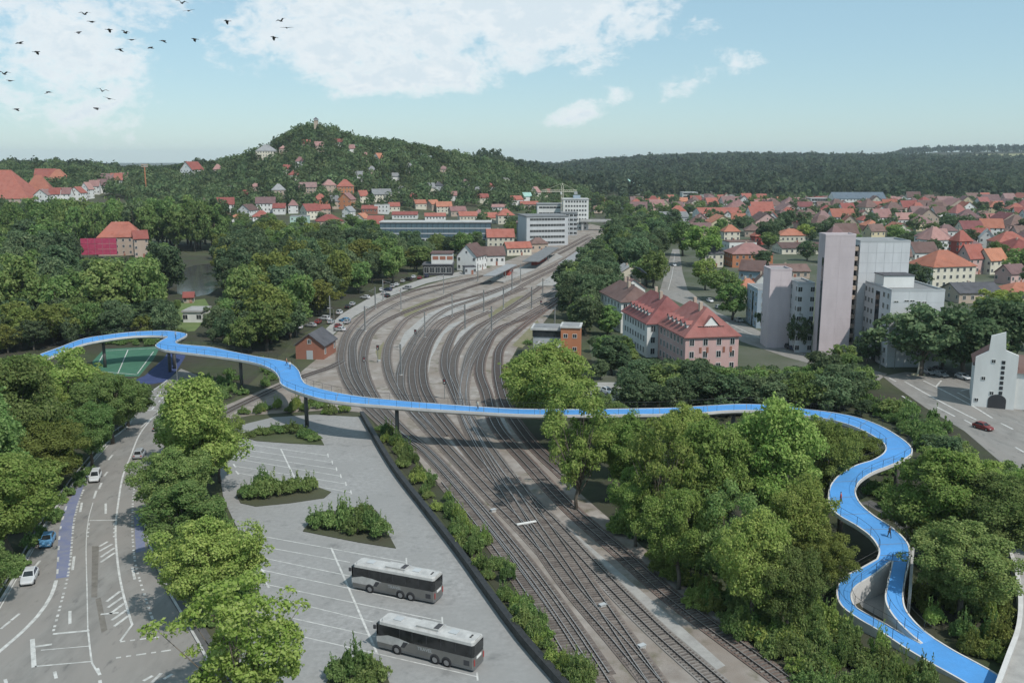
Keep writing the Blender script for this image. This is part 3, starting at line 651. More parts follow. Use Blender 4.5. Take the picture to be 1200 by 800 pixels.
# --- the pink and white apartment row beside the avenue
AX = math.atan2(8.0, 44.0)            # turned a little to the left
def along(o, d, s=0): return Vector((o[0] - math.sin(AX) * d + math.cos(AX) * s, o[1] + math.cos(AX) * d + math.sin(AX) * s, 0))
def apartment(label, o, d0, d1, s0, s1, he, hr, wall, rf, roof, dormside, fcols, lcols):
    W, L = s1 - s0, d1 - d0; c = along(o, (d0 + d1) / 2, (s0 + s1) / 2)
    t = empty('apartment_house', c, AX + math.pi / 2, label, 'apartment house'); FOOT.append((c.x, c.y, L * .5)); FOOT.append((c.x, c.y - L * .25, W * .7)); FOOT.append((c.x, c.y + L * .25, W * .7))
    # local x runs away from the camera, local +y to the left
    b = MB().box(-L / 2, L / 2, -W / 2, W / 2, -.5, he)
    if roof == 'gable':
        for x in (-L / 2, L / 2): b.add([(x, -W / 2, he), (x, W / 2, he), (x, 0, he + hr)], [(0, 1, 2) if x > 0 else (0, 2, 1)])
    b.build('wall', W_[wall], t)
    ro = (gable_roof(L, W, he, hr, .45) if roof == 'gable' else hip_roof(L, W, he, hr, .55, .62)).build('roof', F_[rf], t)
    nf = 3; zs = [he * (i + .56) / nf for i in range(nf)]
    windows(t, L, W, 'l', fcols, zs, 1.15, 1.6); windows(t, L, W, 'b', lcols, zs, 1.1, 1.6); windows(t, L, W, 'f', lcols, zs, 1.1, 1.6)
    for x, y in ((-L * .2, 1.0), (L * .22, -.8)): MB().box(x - .5, x + .5, y - .4, y + .4, he + hr * .6, he + hr + 1.1).build('chimney', W_['tan'], ro)
    sl = hr / (W / 2)
    for i in range(dormside):
        u = (-.5 + (i + .5) / dormside) * L * .78; z = he + hr * .2; y = W / 2 - hr * .2 / sl
        d = MB().add([(-.85, 0, 0), (.85, 0, 0), (.85, 0, 1.5), (0, 0, 2.2), (-.85, 0, 1.5), (-.85, -3.0, 0), (.85, -3.0, 0), (.85, -3.0, 1.5), (0, -3.0, 2.2), (-.85, -3.0, 1.5)], [(4, 3, 2, 1, 0), (2, 7, 6, 1), (5, 9, 4, 0)]).mat(1).add([(-1.1, .25, 1.36), (0, .25, 2.3), (0, -3.2, 2.3), (-1.1, -3.2, 1.36), (1.1, .25, 1.36), (1.1, -3.2, 1.36)], [(3, 2, 1, 0), (1, 2, 5, 4)]).build('dormer', [W_['white'], F_[rf]], ro, loc=(u, y, z))
        link('window', win_mesh(.9, 1.0), d, (0, .01, .85), math.pi)
    return t, ro
_o = P(803.5, 395.5, 9.5)
pinkh, pro = apartment('long pink apartment house with a big red hipped roof and white gabled dormer', _o, 0, 21, 0, 14.5, 9.5, 7.0, 'pink', 'crimson', 'hip', 5, 4, 7)
# white front gable on the hip facing the camera
gd = MB().box(-1.2, .6, -3.4, 3.4, 0, 1.2).add([(-1.25, -2.0, 1.2), (-1.25, 2.0, 1.2), (-1.25, 0, 3.6), (2.2, 0, 3.6), (1.0, -2.0, 1.2), (1.0, 2.0, 1.2)], [(0, 2, 1)]).mat(1).add([(-1.5, -2.4, 1.15), (-1.5, 0, 3.75), (2.6, 0, 3.75), (1.6, -2.4, 1.15), (-1.5, 2.4, 1.15), (1.6, 2.4, 1.15), (-1.5, -3.6, 1.22), (-1.5, 3.6, 1.22), (1.4, -3.6, 1.9), (1.4, 3.6, 1.9)], [(0, 1, 2, 3), (4, 5, 2, 1), (6, 8, 9, 7)]).build('front_gable', [W_['white'], F_['crimson']], pro, loc=(-8.2, 0, 10.9))
for u in (-2.3, -.8, .8, 2.3): link('window', win_mesh(.8, .9), gd, (-1.25 if abs(u) < 1 else -1.2, u, .65 if abs(u) > 1 else .8), -math.pi / 2)
for z in (4.9,):
    for u in (-4.2, 2.2):
        for s in (-1, 1): MB().box(-.06, 0, u + s * .95 - .3, u + s * .95 + .3, z + .45, z + 1.9).build('shutter', W_['brick'], pinkh, loc=(-10.55, 0, 0))
apartment('white apartment house with dark red gabled roof joined behind the pink one', _o, 21.2, 44, -3.2, 11.0, 9.5, 7.0, 'white', 'crimson', 'hip', 6, 3, 8)
_o2 = P(728, 354, 10.0)
apartment('plain white apartment house with brown hipped roof beside the railway trees', _o2, 0, 24, 0, 11.5, 10, 4.5, 'white', 'brown', 'hip', 0, 2, 6)
t = px_house(738, 352, 34, 24, 'mauve', 'white', 'gable', math.pi / 2 + .25, 1.4, label='white house with solar panels on its mauve roof behind the brown-roofed block', chim=1)
MB().box(-3, 3, -.06, .06, -1.8, 1.8).build('solar_panel', F_['blue'], t, loc=(-1.5, -3.8, 11.4)).rotation_euler = (R(-52), 0, 0)
px_house(735, 333, 38, 21, 'grey', 'cream', 'gable', math.pi / 2 + .3, 1.5, label='cream house with pale grey roof at the far end of the apartment row')

# --- the slab towers
def tower(name, label, X, Y, w, d, h, wall, left=None, front=None, extras=None, cat='apartment block', rz=0.0):
    t = empty(name, (X + w / 2, Y + d / 2, 0), rz, label, cat); FOOT.append((X + w / 2, Y + d / 2, max(w, d) * .62))
    MB().box(-w / 2, w / 2, -d / 2, d / 2, -.5, h).build('wall', W_[wall], t)
    b = MB().box(-w / 2 + .3, w / 2 - .3, -d / 2 + .3, d / 2 - .3, h, h + .08)
    ro = b.build('roof', F_['grey'], t)
    e = .3
    MB().box(-w / 2 - .04, w / 2 + .04, -d / 2 - .04, -d / 2 + e, h + .003, h + .55).box(-w / 2 - .04, w / 2 + .04, d / 2 - e, d / 2 + .04, h + .003, h + .55).box(-w / 2 - .04, -w / 2 + e, -d / 2 + e, d / 2 - e, h + .003, h + .55).box(w / 2 - e, w / 2 + .04, -d / 2 + e, d / 2 - e, h + .003, h + .55).build('parapet', W_['grey' if wall != 'rose' else 'rose'], ro)
    return t
def joints(t, w, d, h, face, nx, nz, mat='grey'):      # panel joints, as thin cover strips
    off = (d if face in 'fb' else w) / 2; span = w if face in 'fb' else d; _, _, rz = FACE[face]
    ca, sa = math.cos(rz), math.sin(rz)
    for i in range(1, nx):
        u = -span / 2 + span * i / nx; MB().box(-.035, .035, -.025, .01, 0, h - .1).build('panel_joint', W_[mat], t, loc=(u * ca + off * sa, u * sa - off * ca, 0), rz=rz)
    for i in range(1, nz): MB().box(-span / 2, span / 2, -.02, .01, -.035, .035).build('panel_joint', W_[mat], t, loc=(off * sa, -off * ca, h * i / nz), rz=rz)
tw = tower('apartment_block', 'tallest white slab tower with blank panelled face beside the pink tower', 97.5, 263, 14, 11, 31.5, 'slab')
joints(tw, 14, 11, 31.5, 'f', 6, 11)
windows(tw, 14, 11, 'l', 3, [31.5 * (i + .5) / 11 for i in range(11)], 1.2, 1.3, skip=lambda i, z: (int(z * 7) + i * 5) % 7 == 0)
lb = tower('apartment_block', 'lower white block with white rooftop box in front of the tallest tower', 99.5, 244, 14, 18.5, 20.3, 'slab')
joints(lb, 14, 18.5, 20.3, 'f', 3, 7)
windows(lb, 14, 18.5, 'l', 3, [20.3 * (i + .5) / 7 for i in range(7)], 1.2, 1.3, x0=-8.2, x1=-3.5)
windows(lb, 14, 18.5, 'l', 2, [20.3 * (i + .5) / 7 for i in range(7)], 1.2, 1.3, x0=4.5, x1=7.5)
MB().box(-7.12, -6.98, -1.6, 1.0, 0, 19.2).build('stair_glazing', M['glass'], lb)
MB().box(-6.6, 1.6, -2.5, 4.0, 20.4, 23.6).build('rooftop_box', W_['white'], lb); MB().box(-6.8, 1.8, -2.7, 4.2, 23.603, 23.8).build('rooftop_lid', F_['dark'], lb)
for x, z in ((-5.6, 17.6), (-2.9, 17.8), (-1.4, 17.8), (.2, 17.5), (1.8, 17.4)): link('window', win_mesh(1.1, .35), lb, (x, -9.25, z), 0)
pt = tower('apartment_block', 'tall pink windowless lift tower between the white slabs', 85, 255, 8.2, 5.5, 33.9, 'rose')
joints(pt, 8.2, 5.5, 33.9, 'f', 2, 12, 'rose')
MB().box(-4.16, -4.08, -2.4, -1.0, 0, 28).build('stair_glazing', M['glass'], pt)
bl = empty('balcony_tower', (95.4, 266, 0), 0, 'dark stack of balconies wedged between the pink tower and the white tower', 'balconies')
MB().box(-1.9, 1.9, -1.0, 7, 0, 30.5).build('wall', W_['dark'], bl)
for i in range(11): MB().box(-1.95, 2.0, -2.6, -1.0, 1.6 + i * 2.75, 2.75 + i * 2.75).build('balcony', W_['tan'], bl)
wl = tower('apartment_block', 'narrow white windowed block left of the tall pink tower', 81.0, 263.5, 4.6, 12, 19.6, 'slab')
windows(wl, 4.6, 12, 'f', 2, [19.6 * (i + .5) / 7 for i in range(7)], 1.15, 1.3); windows(wl, 4.6, 12, 'l', 3, [19.6 * (i + .5) / 7 for i in range(7)], 1.1, 1.3)
pl = tower('apartment_block', 'shorter pink windowless lift tower at the left of the white slabs', 80.6 - 5.9, 270, 6.2, 7.5, 22.8, 'rose'); joints(pl, 6.2, 7.5, 22.8, 'f', 2, 8, 'rose')
b2 = empty('balcony_tower', (80.2, 278.5, 0), 0, 'dark balcony strip beside the shorter pink tower', 'balconies')
MB().box(-1.6, 1.6, -1.0, 6, 0, 18.6).build('wall', W_['dark'], b2)
for i in range(6): MB().box(-1.6, 1.6, -2.2, -1.0, 1.6 + i * 2.75, 2.75 + i * 2.75).build('balcony', W_['tan'], b2)
gb = tower('apartment_block', 'low grey-white apartment block at the left end of the slabs', 80, 303, 14, 14, 12.5, 'blue')
windows(gb, 14, 14, 'l', 4, [12.5 * (i + .5) / 4 for i in range(4)], 1.3, 1.3); windows(gb, 14, 14, 'f', 2, [12.5 * (i + .5) / 4 for i in range(4)], 1.2, 1.3, x0=-5, x1=-1)
MB().box(-7.1, -6.98, -2.2, -.6, 0, 11.5).build('stair_glazing', M['glass'], gb)

# --- orange signal box by the tracks
s0 = P(668, 424); sx = s0.x - 2.5; sy = s0.y
sb = empty('signal_box', (sx + 2.5, sy, 0), R(-8), 'orange brick signal box with flat grey roofs beside the curved tracks', 'signal box'); FOOT.append((sx, sy + 4, 9))
MB().box(-2.6, 2.6, 0, 6.5, 0, 9.4).build('tower_wall', W_['orange'], sb)
MB().box(-2.9, 2.9, -.3, 6.8, 9.4, 9.85).build('tower_roof', F_['pale'], sb)
MB().box(-2.3, 2.3, .4, 6.1, 9.853, 9.95).build('roof_felt', F_['grey'], sb)
MB().box(-10.5, -2.61, 3.0, 10, 0, 6.2).build('cabin_wall', W_['grey'], sb)
MB().box(-10.7, -2.61, 2.8, 5.5, 6.25, 8.1).build('cabin_glazing', M['glass'], sb)
MB().box(-11.2, -2.61, 2.4, 10.4, 8.12, 8.7).build('cabin_roof', F_['pale'], sb); MB().box(-10.6, -2.8, 3.0, 9.8, 8.703, 8.78).build('roof_felt', F_['grey'], sb)
MB().box(-8.6, -2.61, -5.5, 2.95, 0, 4.8).build('annex_wall', W_['orange'], sb)
MB().box(-8.9, -2.3, -5.8, -5.3, 4.803, 5.2).box(-8.9, -8.4, -5.3, 2.9, 4.803, 5.2).box(-2.8, -2.3, -5.3, -.32, 4.803, 5.2).build('annex_parapet', F_['pale'], sb)
MB().box(-8.4, -2.8, -5.3, 2.9, 4.803, 4.9).build('annex_roof', F_['grey'], sb)
for x, z in ((-1.3, 7.2), (1.2, 7.2), (1.2, 3.6)): link('window', win_mesh(1.0, 1.0), sb, (x, 0, z), 0)
# --- brick hut with grey roof
h0 = P(366, 421)
hut = house('brick_hut', 'small red brick hut with grey gabled roof beside the branch line', 'hut', None, (h0.x, h0.y + 5.5, 0), math.pi / 2 - .12, 11, 8.2, 4.2, 2.8, 'gable', 'brick', 'dark', cols=2, scols=0, faces='f', chim=0, door=False)
link('door', MB().box(-.9, .9, -.08, .02, 0, 2.5).mesh('door', W_['grey']), hut, (-5.5, 0, 0), -math.pi / 2); link('window', win_mesh(.9, 1.1), hut, (-5.5, 0, 5.0), -math.pi / 2)
# --- glass office, white station houses, hotel and crane
def px_block(name, label, x0, x1, yb, yt, depth, wall, rf='pale', rows=4, cols=10, cat='building', ww=1.6, wh=1.5, faces='f', rz=0.0, scols=3, group=None):
    p = PT((x0 + x1) / 2, yb); s = p.y * 1.02 / FPX; w = (x1 - x0) * s; zt = at_dist((x0 + x1) / 2, yt, p.y).z - p.z
    t = empty(name, (p.x, p.y + depth / 2, p.z), rz, label, cat, group); FOOT.append((p.x, p.y + depth / 2, max(w, depth) * .55))
    for k in (-.3, .3): FOOT.append((p.x + k * w, p.y + depth / 2, depth * .7))
    MB().box(-w / 2, w / 2, -depth / 2, depth / 2, -1, zt).build('wall', W_[wall], t)
    MB().box(-w / 2 - .4, w / 2 + .4, -depth / 2 - .4, depth / 2 + .4, zt + .003, zt + .6).build('roof', F_[rf], t)
    for f in faces: windows(t, w, depth, f, cols if f in 'fb' else scols, [zt * (i + .55) / rows for i in range(rows)], ww, wh)
    return t, w, depth, zt
t, w, d, zt = px_block('office_building', 'long glazed office building on columns with flat white roof behind the station trees', 447, 574, 288, 261, 16, 'dark', 'pale', 1, 0)
for i in range(21):
    u = -w / 2 + w * (i + .5) / 21
    MB().box(-w / 42 + .12, w / 42 - .12, -.12, .02, 4.6, zt - .7).build('glass_panel', M['glassblue'], t, loc=(u, -d / 2, 0))
for z in (4.4, 7.6, 10.9): MB().box(-w / 2, w / 2, -.3, 0, 0, .5).build('spandrel', W_['slab'], t, loc=(0, -d / 2 - .01, z))
for i in range(11): MB().box(-.3, .3, -.5, .1, -.5, 4.4).build('column', W_['slab'], t, loc=(-w / 2 + w * (i + .5) / 11, -d / 2 - 1.2, 0))
px_house(441, 274, 18, 20, 'red', 'white', 'gable', 0, 1.2, label='white end house with dark red roof at the left end of the glazed office', chim=0)
px_house(586, 290, 33, 20, 'red', 'cream', 'gable', .1, .7, name='station_building', label='cream station hall with two stepped red gable roofs', cat='station', cols=5)
px_house(606, 300, 34, 15, 'red', 'cream', 'gable', .35, .5, name='station_building', label='low cream station wing with red roof running along the platforms', cat='station', cols=6, chim=0)
px_house(630, 296, 24, 17, 'brown', 'tan', 'hip', .3, .7, name='station_building', label='tan station pavilion with brown hipped roof at the far platform end', cat='station', chim=0)
px_house(553, 318, 34, 30, 'brown', 'white', 'gable', 1.2, .8, name='station_house', label='white station house with brown gabled roof facing the platforms', cat='house', cols=4)
px_house(577, 312, 30, 22, 'brown', 'white', 'gable', .25, .8, name='station_house', label='white station house with hipped brown roof right of its gabled twin', cat='house', cols=4)
px_house(550, 322, 16, 9, 'dark', 'grey', 'flat', .3, .8, name='shed', label='low dark flat-roofed shed in front of the white station house', cat='shed', chim=0)
t, w, d, zt = px_block('signal_building', 'two-storey dark and white flat-roofed rail control building with glazed ground floor', 496, 530, 323, 311, 12, 'dark', 'dark', 1, 5, 'building', 2.2, 2.6)
MB().box(-w / 2 + 4, w / 2 - .2, -d / 2 + 1, d / 2, zt + .61, zt + 5.4).build('upper_wall', W_['white'], t); MB().box(-w / 2 + 3.6, w / 2 + .2, -d / 2 + .6, d / 2 + .4, zt + 5.403, zt + 5.9).build('upper_roof', F_['brown'], t)
for i in range(3): MB().box(-1.4, 1.4, -.05, .02, 0, 1.7).build('window', W_['brick'], t, loc=(-w / 2 + 6 + i * 3.4, -d / 2 + .99, zt + 2.6))
px_block('modern_office', 'white five-storey modern office with dark window bands beside the platforms', 612, 661, 288, 254, 26, 'slab', 'grey', 5, 12, 'building', 2.0, 1.5, 'fr', R(12), 8)
px_block('modern_office', 'second white office block with set-back storeys behind the first', 630, 662, 268, 240, 25, 'white', 'grey', 4, 7, 'building', 2.6, 1.5, 'f')
px_block('modern_office', 'grey low office with ribbon windows left of the white five-storey one', 606, 640, 284, 262, 20, 'grey', 'mauve', 3, 6, 'building', 3, 1.3, 'f')
t, w, d, zt = px_block('hotel_tower', 'white cube-like hotel tower with rows of small square windows', 660, 689, 270, 234, 20, 'white', 'pale', 7, 8, 'building', 1.3, 1.5, 'flr', 0, 6)
MB().box(-1.5, 4, -3, 3, zt + .61, zt + 3).build('rooftop_box', W_['blue'], t)
px_block('construction_shell', 'grey scaffolded building shell in front of the hotel tower', 658, 676, 276, 250, 10, 'grey', 'grey', 5, 4, 'building', 2.2, 1.6, 'f')
kp = PT(658.5, 272); kr = empty('tower_crane', kp, 0, 'pale yellow tower crane rising above the construction site', 'crane'); hz = at_dist(658.5, 217, kp.y).z
b = MB(); 
for sx_ in (-.8, .8):
    for sy_ in (-.8, .8): b.box(sx_ - .14, sx_ + .14, sy_ - .14, sy_ + .14, 0, hz)
for i in range(int(hz / 2)):
    z = i * 2.0; s = 1 if i % 2 else -1
    for y in (-.8, .8): b.tube([(-.8 * s, y, z), (.8 * s, y, z + 2)], .1, 4)
    for x in (-.8, .8): b.tube([(x, -.8 * s, z), (x, .8 * s, z + 2)], .1, 4)
b.build('mast', W_['cream'], kr)
b = MB(); jz = hz - 5
for y, z in ((-.6, 0), (.6, 0), (0, 1.2)): b.tube([(-16, y, jz + z), (11, y, jz + z)], .16, 4)
for i in range(18): x = -16 + i * 1.5; b.tube([(x, -.6, jz), (x + .75, 0, jz + 1.2), (x + 1.5, .6, jz)], .09, 4)
b.build('jib', W_['cream'], kr)
MB().box(9, 11.5, -.8, .8, jz - 2, jz + .2).build('counterweight', W_['grey'], kr); MB().tube([(0, 0, hz), (0, 0, hz + 1.5)], .3, 4).tube([(0, 0, hz + 1.4), (-14, 0, jz + 1.2)], .06, 4).tube([(0, 0, hz + 1.4), (10, 0, jz + 1.2)], .06, 4).build('tie_bars', W_['cream'], kr); MB().box(-1.4, -.2, -1, 1, jz - 2, jz - .1).build('cab', W_['white'], kr)
ob = PT(712, 270); oo = empty('road_bridge', ob, 0, 'grey concrete road bridge crossing the far end of the railway', 'bridge')
MB().box(-22, 26, -4, 4, 6.5, 8).build('deck', M['concrete'], oo); MB().box(-22, 26, -4.2, -4.003, 7, 9).build('parapet', M['concrete'], oo)
for x in (-20, -2, 15): MB().box(x - .8, x + .8, -3, 3, 0, 6.49).build('pier', M['concrete'], oo)
# platform canopies
def canopy(label, pts, z):
    q4 = [P(x, y, z) for x, y in pts]; c = sum(q4, Vector()) / 4; o = empty('platform_canopy', (c.x, c.y, 0), 0, label, 'platform roof', 'platform roofs')
    vs = [(p.x - c.x, p.y - c.y, z) for p in q4]; MB().prism(vs, z, z + .45).build('roof', F_['grey'], o)
    for s in range(5):
        u = (s + .5) / 5; p = (q4[0] * (1 - u) + q4[1] * u + q4[3] * (1 - u) + q4[2] * u) / 2 - c
        MB().box(p.x - .2, p.x + .2, p.y - .2, p.y + .2, 0, z).build('post', M['steel'], o)
canopy('left of the two long grey platform canopies, nearer the station', [(612, 307), (632, 307), (655, 291), (640, 290)], 4.2)
canopy('short pale platform canopy in front of the white station houses', [(566, 324), (580, 324), (606, 311), (594, 310)], 4.0)
canopy('right of the two long grey platform canopies, out in the tracks', [(654, 310), (682, 309), (700, 295), (678, 294)], 4.2)
for pts in ([(575, 330), (600, 318), (640, 304), (652, 298), (660, 302), (640, 312), (610, 324), (590, 332)], [(628, 336), (650, 322), (682, 300), (692, 300), (672, 320), (650, 336)]):
    sheet('platform', px_poly(pts), .06, M['gravel_light'], None, 'structure', .6)
# --- white gabled corner house at the right edge
w0 = P(1160, 478)
wh = empty('white_house', (w0.x + 2.5, w0.y + 4.5, 0), R(-24), 'tall white gabled corner house with arched door and brown roof at the right edge', 'house'); FOOT.append((w0.x + 6, w0.y + 6, 10))
MB().add([(-4.2, -5, -.5), (4.2, -5, -.5), (4.2, -5, 12.2), (1.6, -5, 13.2), (1.3, -5, 17.2), (-1.5, -5, 16.2), (-1.7, -5, 12.8), (-4.2, -5, 11.2)] + [(-4.2, -4.3, -.5), (4.2, -4.3, -.5), (4.2, -4.3, 12.2), (1.6, -4.3, 13.2), (1.3, -4.3, 17.2), (-1.5, -4.3, 16.2), (-1.7, -4.3, 12.8), (-4.2, -4.3, 11.2)],
         [tuple(range(8)), tuple(range(15, 7, -1))] + [(i, 8 + i, 8 + (i + 1) % 8, (i + 1) % 8) for i in range(8)]).build('gable_wall', W_['white'], wh)
MB().box(-4.19, 4.19, -4.29, 9, -.5, 9.5).build('wall', W_['white'], wh)
MB().add([(-4.6, -4.29, 9.2), (4.6, -4.29, 9.2), (4.6, 9.3, 9.2), (-4.6, 9.3, 9.2), (0, -4.29, 12.6), (0, 9.3, 12.6)], [(0, 1, 4), (1, 2, 5, 4), (2, 3, 5), (3, 0, 4, 5), (0, 3, 2, 1)]).build('roof', F_['brown'], wh)
MB().box(4.2, 11, -4, 8, -.5, 8.2).build('wing_wall', W_['white'], wh); MB().add([(4.2, -4.4, 8.203), (11.4, -4.4, 8.203), (11.4, 8.4, 8.203), (4.2, 8.4, 8.203), (4.21, 2, 11.2), (11.4, 2, 11.2)], [(0, 1, 5, 4), (1, 2, 5), (2, 3, 4, 5), (3, 0, 4), (0, 3, 2, 1)]).build('wing_roof', F_['brown'], wh)
for i in range(7): MB().box(1.0, 1.7, -5.06, -5.001, 3.2 + i * 1.15, 3.95 + i * 1.15).build('window', M['glass'], wh)
for x, z in ((-2.3, 6.6), (-.6, 10.6), (-3.3, 1.6), (-.4, 3.4)): link('window', win_mesh(.7, .7), wh, (x, -5, z), 0)
MB().prism([(x, y) for x, y in ((-1.0, -5.08), (2.6, -5.08), (2.6, -5.003), (-1.0, -5.003))], 0, 1.9).add([(.8 + 1.8 * math.cos(a), -5.08, 1.9 + 1.3 * math.sin(a)) for a in [math.pi * k / 10 for k in range(11)]], [tuple(range(10, -1, -1))]).build('arched_door', W_['dark'], wh)
# --- villa wrapped in a red banner, left
v0 = P(132, 303)
vl = px_house(144, 300, 50, 36, 'red', 'tan', 'hip', .25, .6, name='villa', label='old stone villa with red hipped roofs rising out of the park trees', cat='villa', roofshare=.45, cols=6)
px_house(166, 302, 18, 36, 'red', 'tan', 'gable', .5, .7, name='villa_wing', label='narrow timbered gable house at the right end of the stone villa', cat='house')
bn = empty('scaffold_screen', P(117, 303), R(8), 'crimson screen stretched over scaffolding on the villa front', 'scaffold')
for i in range(6): MB().box(-9.6 + i * 3.84 - .06, -9.6 + i * 3.84 + .06, -.1, .06, 0, 11.6).build('scaffold_pole', M['steel'], bn)
M['crimson'] = pm('crimson_net', (.36, .045, .1), (.44, .07, .13), .8, .8)
for i in range(5):
    for j in range(3): MB().box(-9.5 + i * 3.84, -5.8 + i * 3.84, -.17, -.12, 2.2 + j * 3.1, 5.15 + j * 3.1).build('screen_panel', M['crimson'], bn)
# small things by the pond
px_house(222, 356, 12, 9, 'red', 'tan', 'gable', .2, .8, name='kiosk', label='small red-roofed boathouse by the dark pond', cat='hut', chim=0)
px_block('pavilion', 'flat white pavilion half hidden in the trees below the pond', 215, 236, 378, 366, 10, 'white', 'pale', 1, 2, 'pavilion')
px_block('pavilion', 'grey flat-roofed shed in the trees at the left edge', 8, 27, 302, 289, 10, 'blue', 'pale', 1, 3, 'shed')

# ------------------------------------------------------------------ the town
GR = 'red-roofed houses of the valley town'
LIST_R = [(833, 314, 26, 27, 'dark', 'cream', 'hip', .2, 'cream yellow house with dark slate hipped roof beside the tree-lined avenue'),
 (855, 283, 20, 18, 'orange', 'cream', 'hip', .1, 'small cream house with bright orange hipped roof above the low white annex'),
 (866, 295, 34, 11, 'brown', 'white', 'flat', .1, 'low white flat-roofed annex with a row of windows'),
 (926, 285, 36, 15, 'orange', 'cream', 'hip', .05, 'school block with long orange roof and a band of windows'),
 (890, 287, 20, 16, 'red', 'red', 'hip', .2, 'red-walled school wing left of the orange-roofed block'),
 (934, 298, 48, 12, 'brown', 'cream', 'gable', .03, 'low beige school wing with brown roof'),
 (876, 314, 48, 26, 'pinkish', 'orange', 'hip', .05, 'large orange brick house with broad pinkish hipped roof'),
 (882, 332, 34, 24, 'brown', 'blue', 'gable', -.5, 'grey-blue house with brown roof in front of the orange brick one'),
 (922, 327, 42, 14, 'brown', 'tan', 'gable', .02, 'long low house with brown roof behind the grey-white block'),
 (893, 341, 18, 18, 'brown', 'white', 'gable', 1.4, 'small white gable house behind the steep orange roof'),
 (875, 353, 24, 24, 'orange', 'cream', 'hip', .2, 'little yellow-walled house with steep orange hipped roof'),
 (977, 296, 24, 28, 'mauve', 'white', 'hip', .3, 'tall white town house peeping out behind the pink tower'),
 (1101, 338, 62, 38, 'orange', 'cream', 'hip', .25, 'big hall with sweeping orange hipped roof right of the slab towers'),
 (1092, 294, 34, 24, 'mauve', 'white', 'hip', .3, 'white house with mauve hipped roof behind the orange hall'),
 (1124, 303, 22, 30, 'red', 'red', 'hip', .35, 'tall red-walled house with pyramid roof'),
 (1136, 322, 28, 30, 'red', 'pink', 'gable', .4, 'pink terraced house with red roof in front of the red-walled one'),
 (1160, 322, 30, 26, 'orange', 'cream', 'gable', .4, 'cream terraced house with orange roof and white chimney'),
 (1184, 334, 30, 20, 'mauve', 'pink', 'gable', .4, 'mauve-roofed terraced house right of the cream one'),
 (1192, 356, 40, 20, 'orange', 'cream', 'hip', .1, 'orange-roofed house at the right edge above the dark trees'),
 (1136, 356, 52, 18, 'dark', 'tan', 'gable', .1, 'long house with dark slate roof below the orange hall'),
 (1155, 292, 20, 20, 'pale', 'white', 'gable', 1.2, 'white gable house with pale roof among the garden trees'),
 (757, 266, 32, 17, 'pinkish', 'pink', 'hip', .2, 'large pink town house with pinkish roof near the far road bridge'),
 (788, 262, 34, 12, 'grey', 'grey', 'gable', .1, 'long grey-roofed town building behind the avenue trees'),
 (840, 258, 50, 13, 'red', 'white', 'gable', .05, 'long white building with bright red roof at the edge of the old town'),
 (905, 268, 18, 18, 'red', 'white', 'gable', 1.3, 'white gabled villa with red roof beside the dark conifers'),
 (985, 262, 22, 16, 'brown', 'cream', 'hip', .2, 'cream villa with brown roof above the white tower')]
for (x, y, w, h, rf, wl_, ro_, rz, lab) in LIST_R: px_house(x, y, w, h, rf, wl_, ro_, rz, label=lab)
def free(x, y, r):
    return all((x - a) ** 2 + (y - b) ** 2 > (r + c) ** 2 for a, b, c in FOOT)
cnt = 0; tr = random.Random(11)
for row, y in enumerate((239, 242, 245.5, 249, 253.5, 258.5, 264, 270, 277, 286, 296, 308)):
    x = 735 + tr.uniform(0, 20)
    while x < 1225:
        w = (11 + row * 1.3) * tr.uniform(.85, 1.4); yy = y + tr.uniform(-1.6, 1.6)
        p = PT(x, yy); L = w * p.y / FPX
        ok = free(p.x, p.y + L * .4, L * .3) and tr.random() < (.92 if x > 845 or row < 4 else .5) * (1 if row < 8 else .6) and not (x < 805 and row > 4)
        if ok and not (row > 8 and x < 960):
            px_house(x, yy, w, w * tr.uniform(.6, .85), tr.choice(['red', 'red', 'crimson', 'orange', 'mauve', 'mauve', 'pinkish', 'brown', 'brown']), tr.choice(['white', 'white', 'cream', 'pink', 'tan', 'yellow']), tr.choice(['gable', 'gable', 'hip']), tr.choice([0, .1, -.15, .3, 1.4, 1.57]), tr.uniform(.65, .95), label='small red-roofed house in the dense old town right of the railway', group=GR, faces='fl', roofshare=.5, door=False)
            cnt += 1
        x += w * tr.uniform(1.0, 1.35)
# far works and halls
for (x0, x1, yb, yt, dp, wl_, rf, lab) in [(800, 817, 235, 226, 22, 'white', 'pale', 'white cube-shaped works building at the foot of the far forest'), (818, 860, 235, 229.5, 18, 'white', 'pale', 'long low white works hall beside the cube'), (790, 876, 225.5, 221.5, 20, 'grey', 'pale', 'long pale hall along the forest edge'),
        (950, 971, 243, 233, 22, 'slab', 'pale', 'white flat-roofed hall left of the long slate-roofed building'), (1036, 1104, 239, 234, 25, 'white', 'pale', 'very long low white hall right of the slate-roofed building'), (1032, 1080, 246, 239, 14, 'dark', 'dark', 'dark low shed in front of the long white hall'), (1140, 1178, 244, 238, 16, 'cream', 'pale', 'cream low hall at the far right below the forest'), (1112, 1119, 242, 232, 10, 'tan', 'grey', 'small tan tower block at the forest edge'), (728, 752, 228, 219, 20, 'blue', 'pale', 'pale blue hall at the forest edge beside the green roof'), (1068, 1112, 247, 241, 14, 'tan', 'orange', 'low orange-roofed terrace in front of the white hall')]:
    px_block('far_hall', lab, x0, x1, yb, yt, dp, wl_, rf, 1 if yb - yt < 7 else 3, 6, 'hall', 3, 2.2)
px_house(1003, 243, 58, 16, 'blue', 'white', 'gable', .04, .35, name='long_hall', label='long white building with slate blue roof and pale end gables', cat='hall', cols=12, chim=0)
gp_ = PT(755, 228); go = empty('sports_hall', gp_, 0, 'sports hall with a curved mint green roof sweeping up to a point', 'hall')
vs = []; fs = []
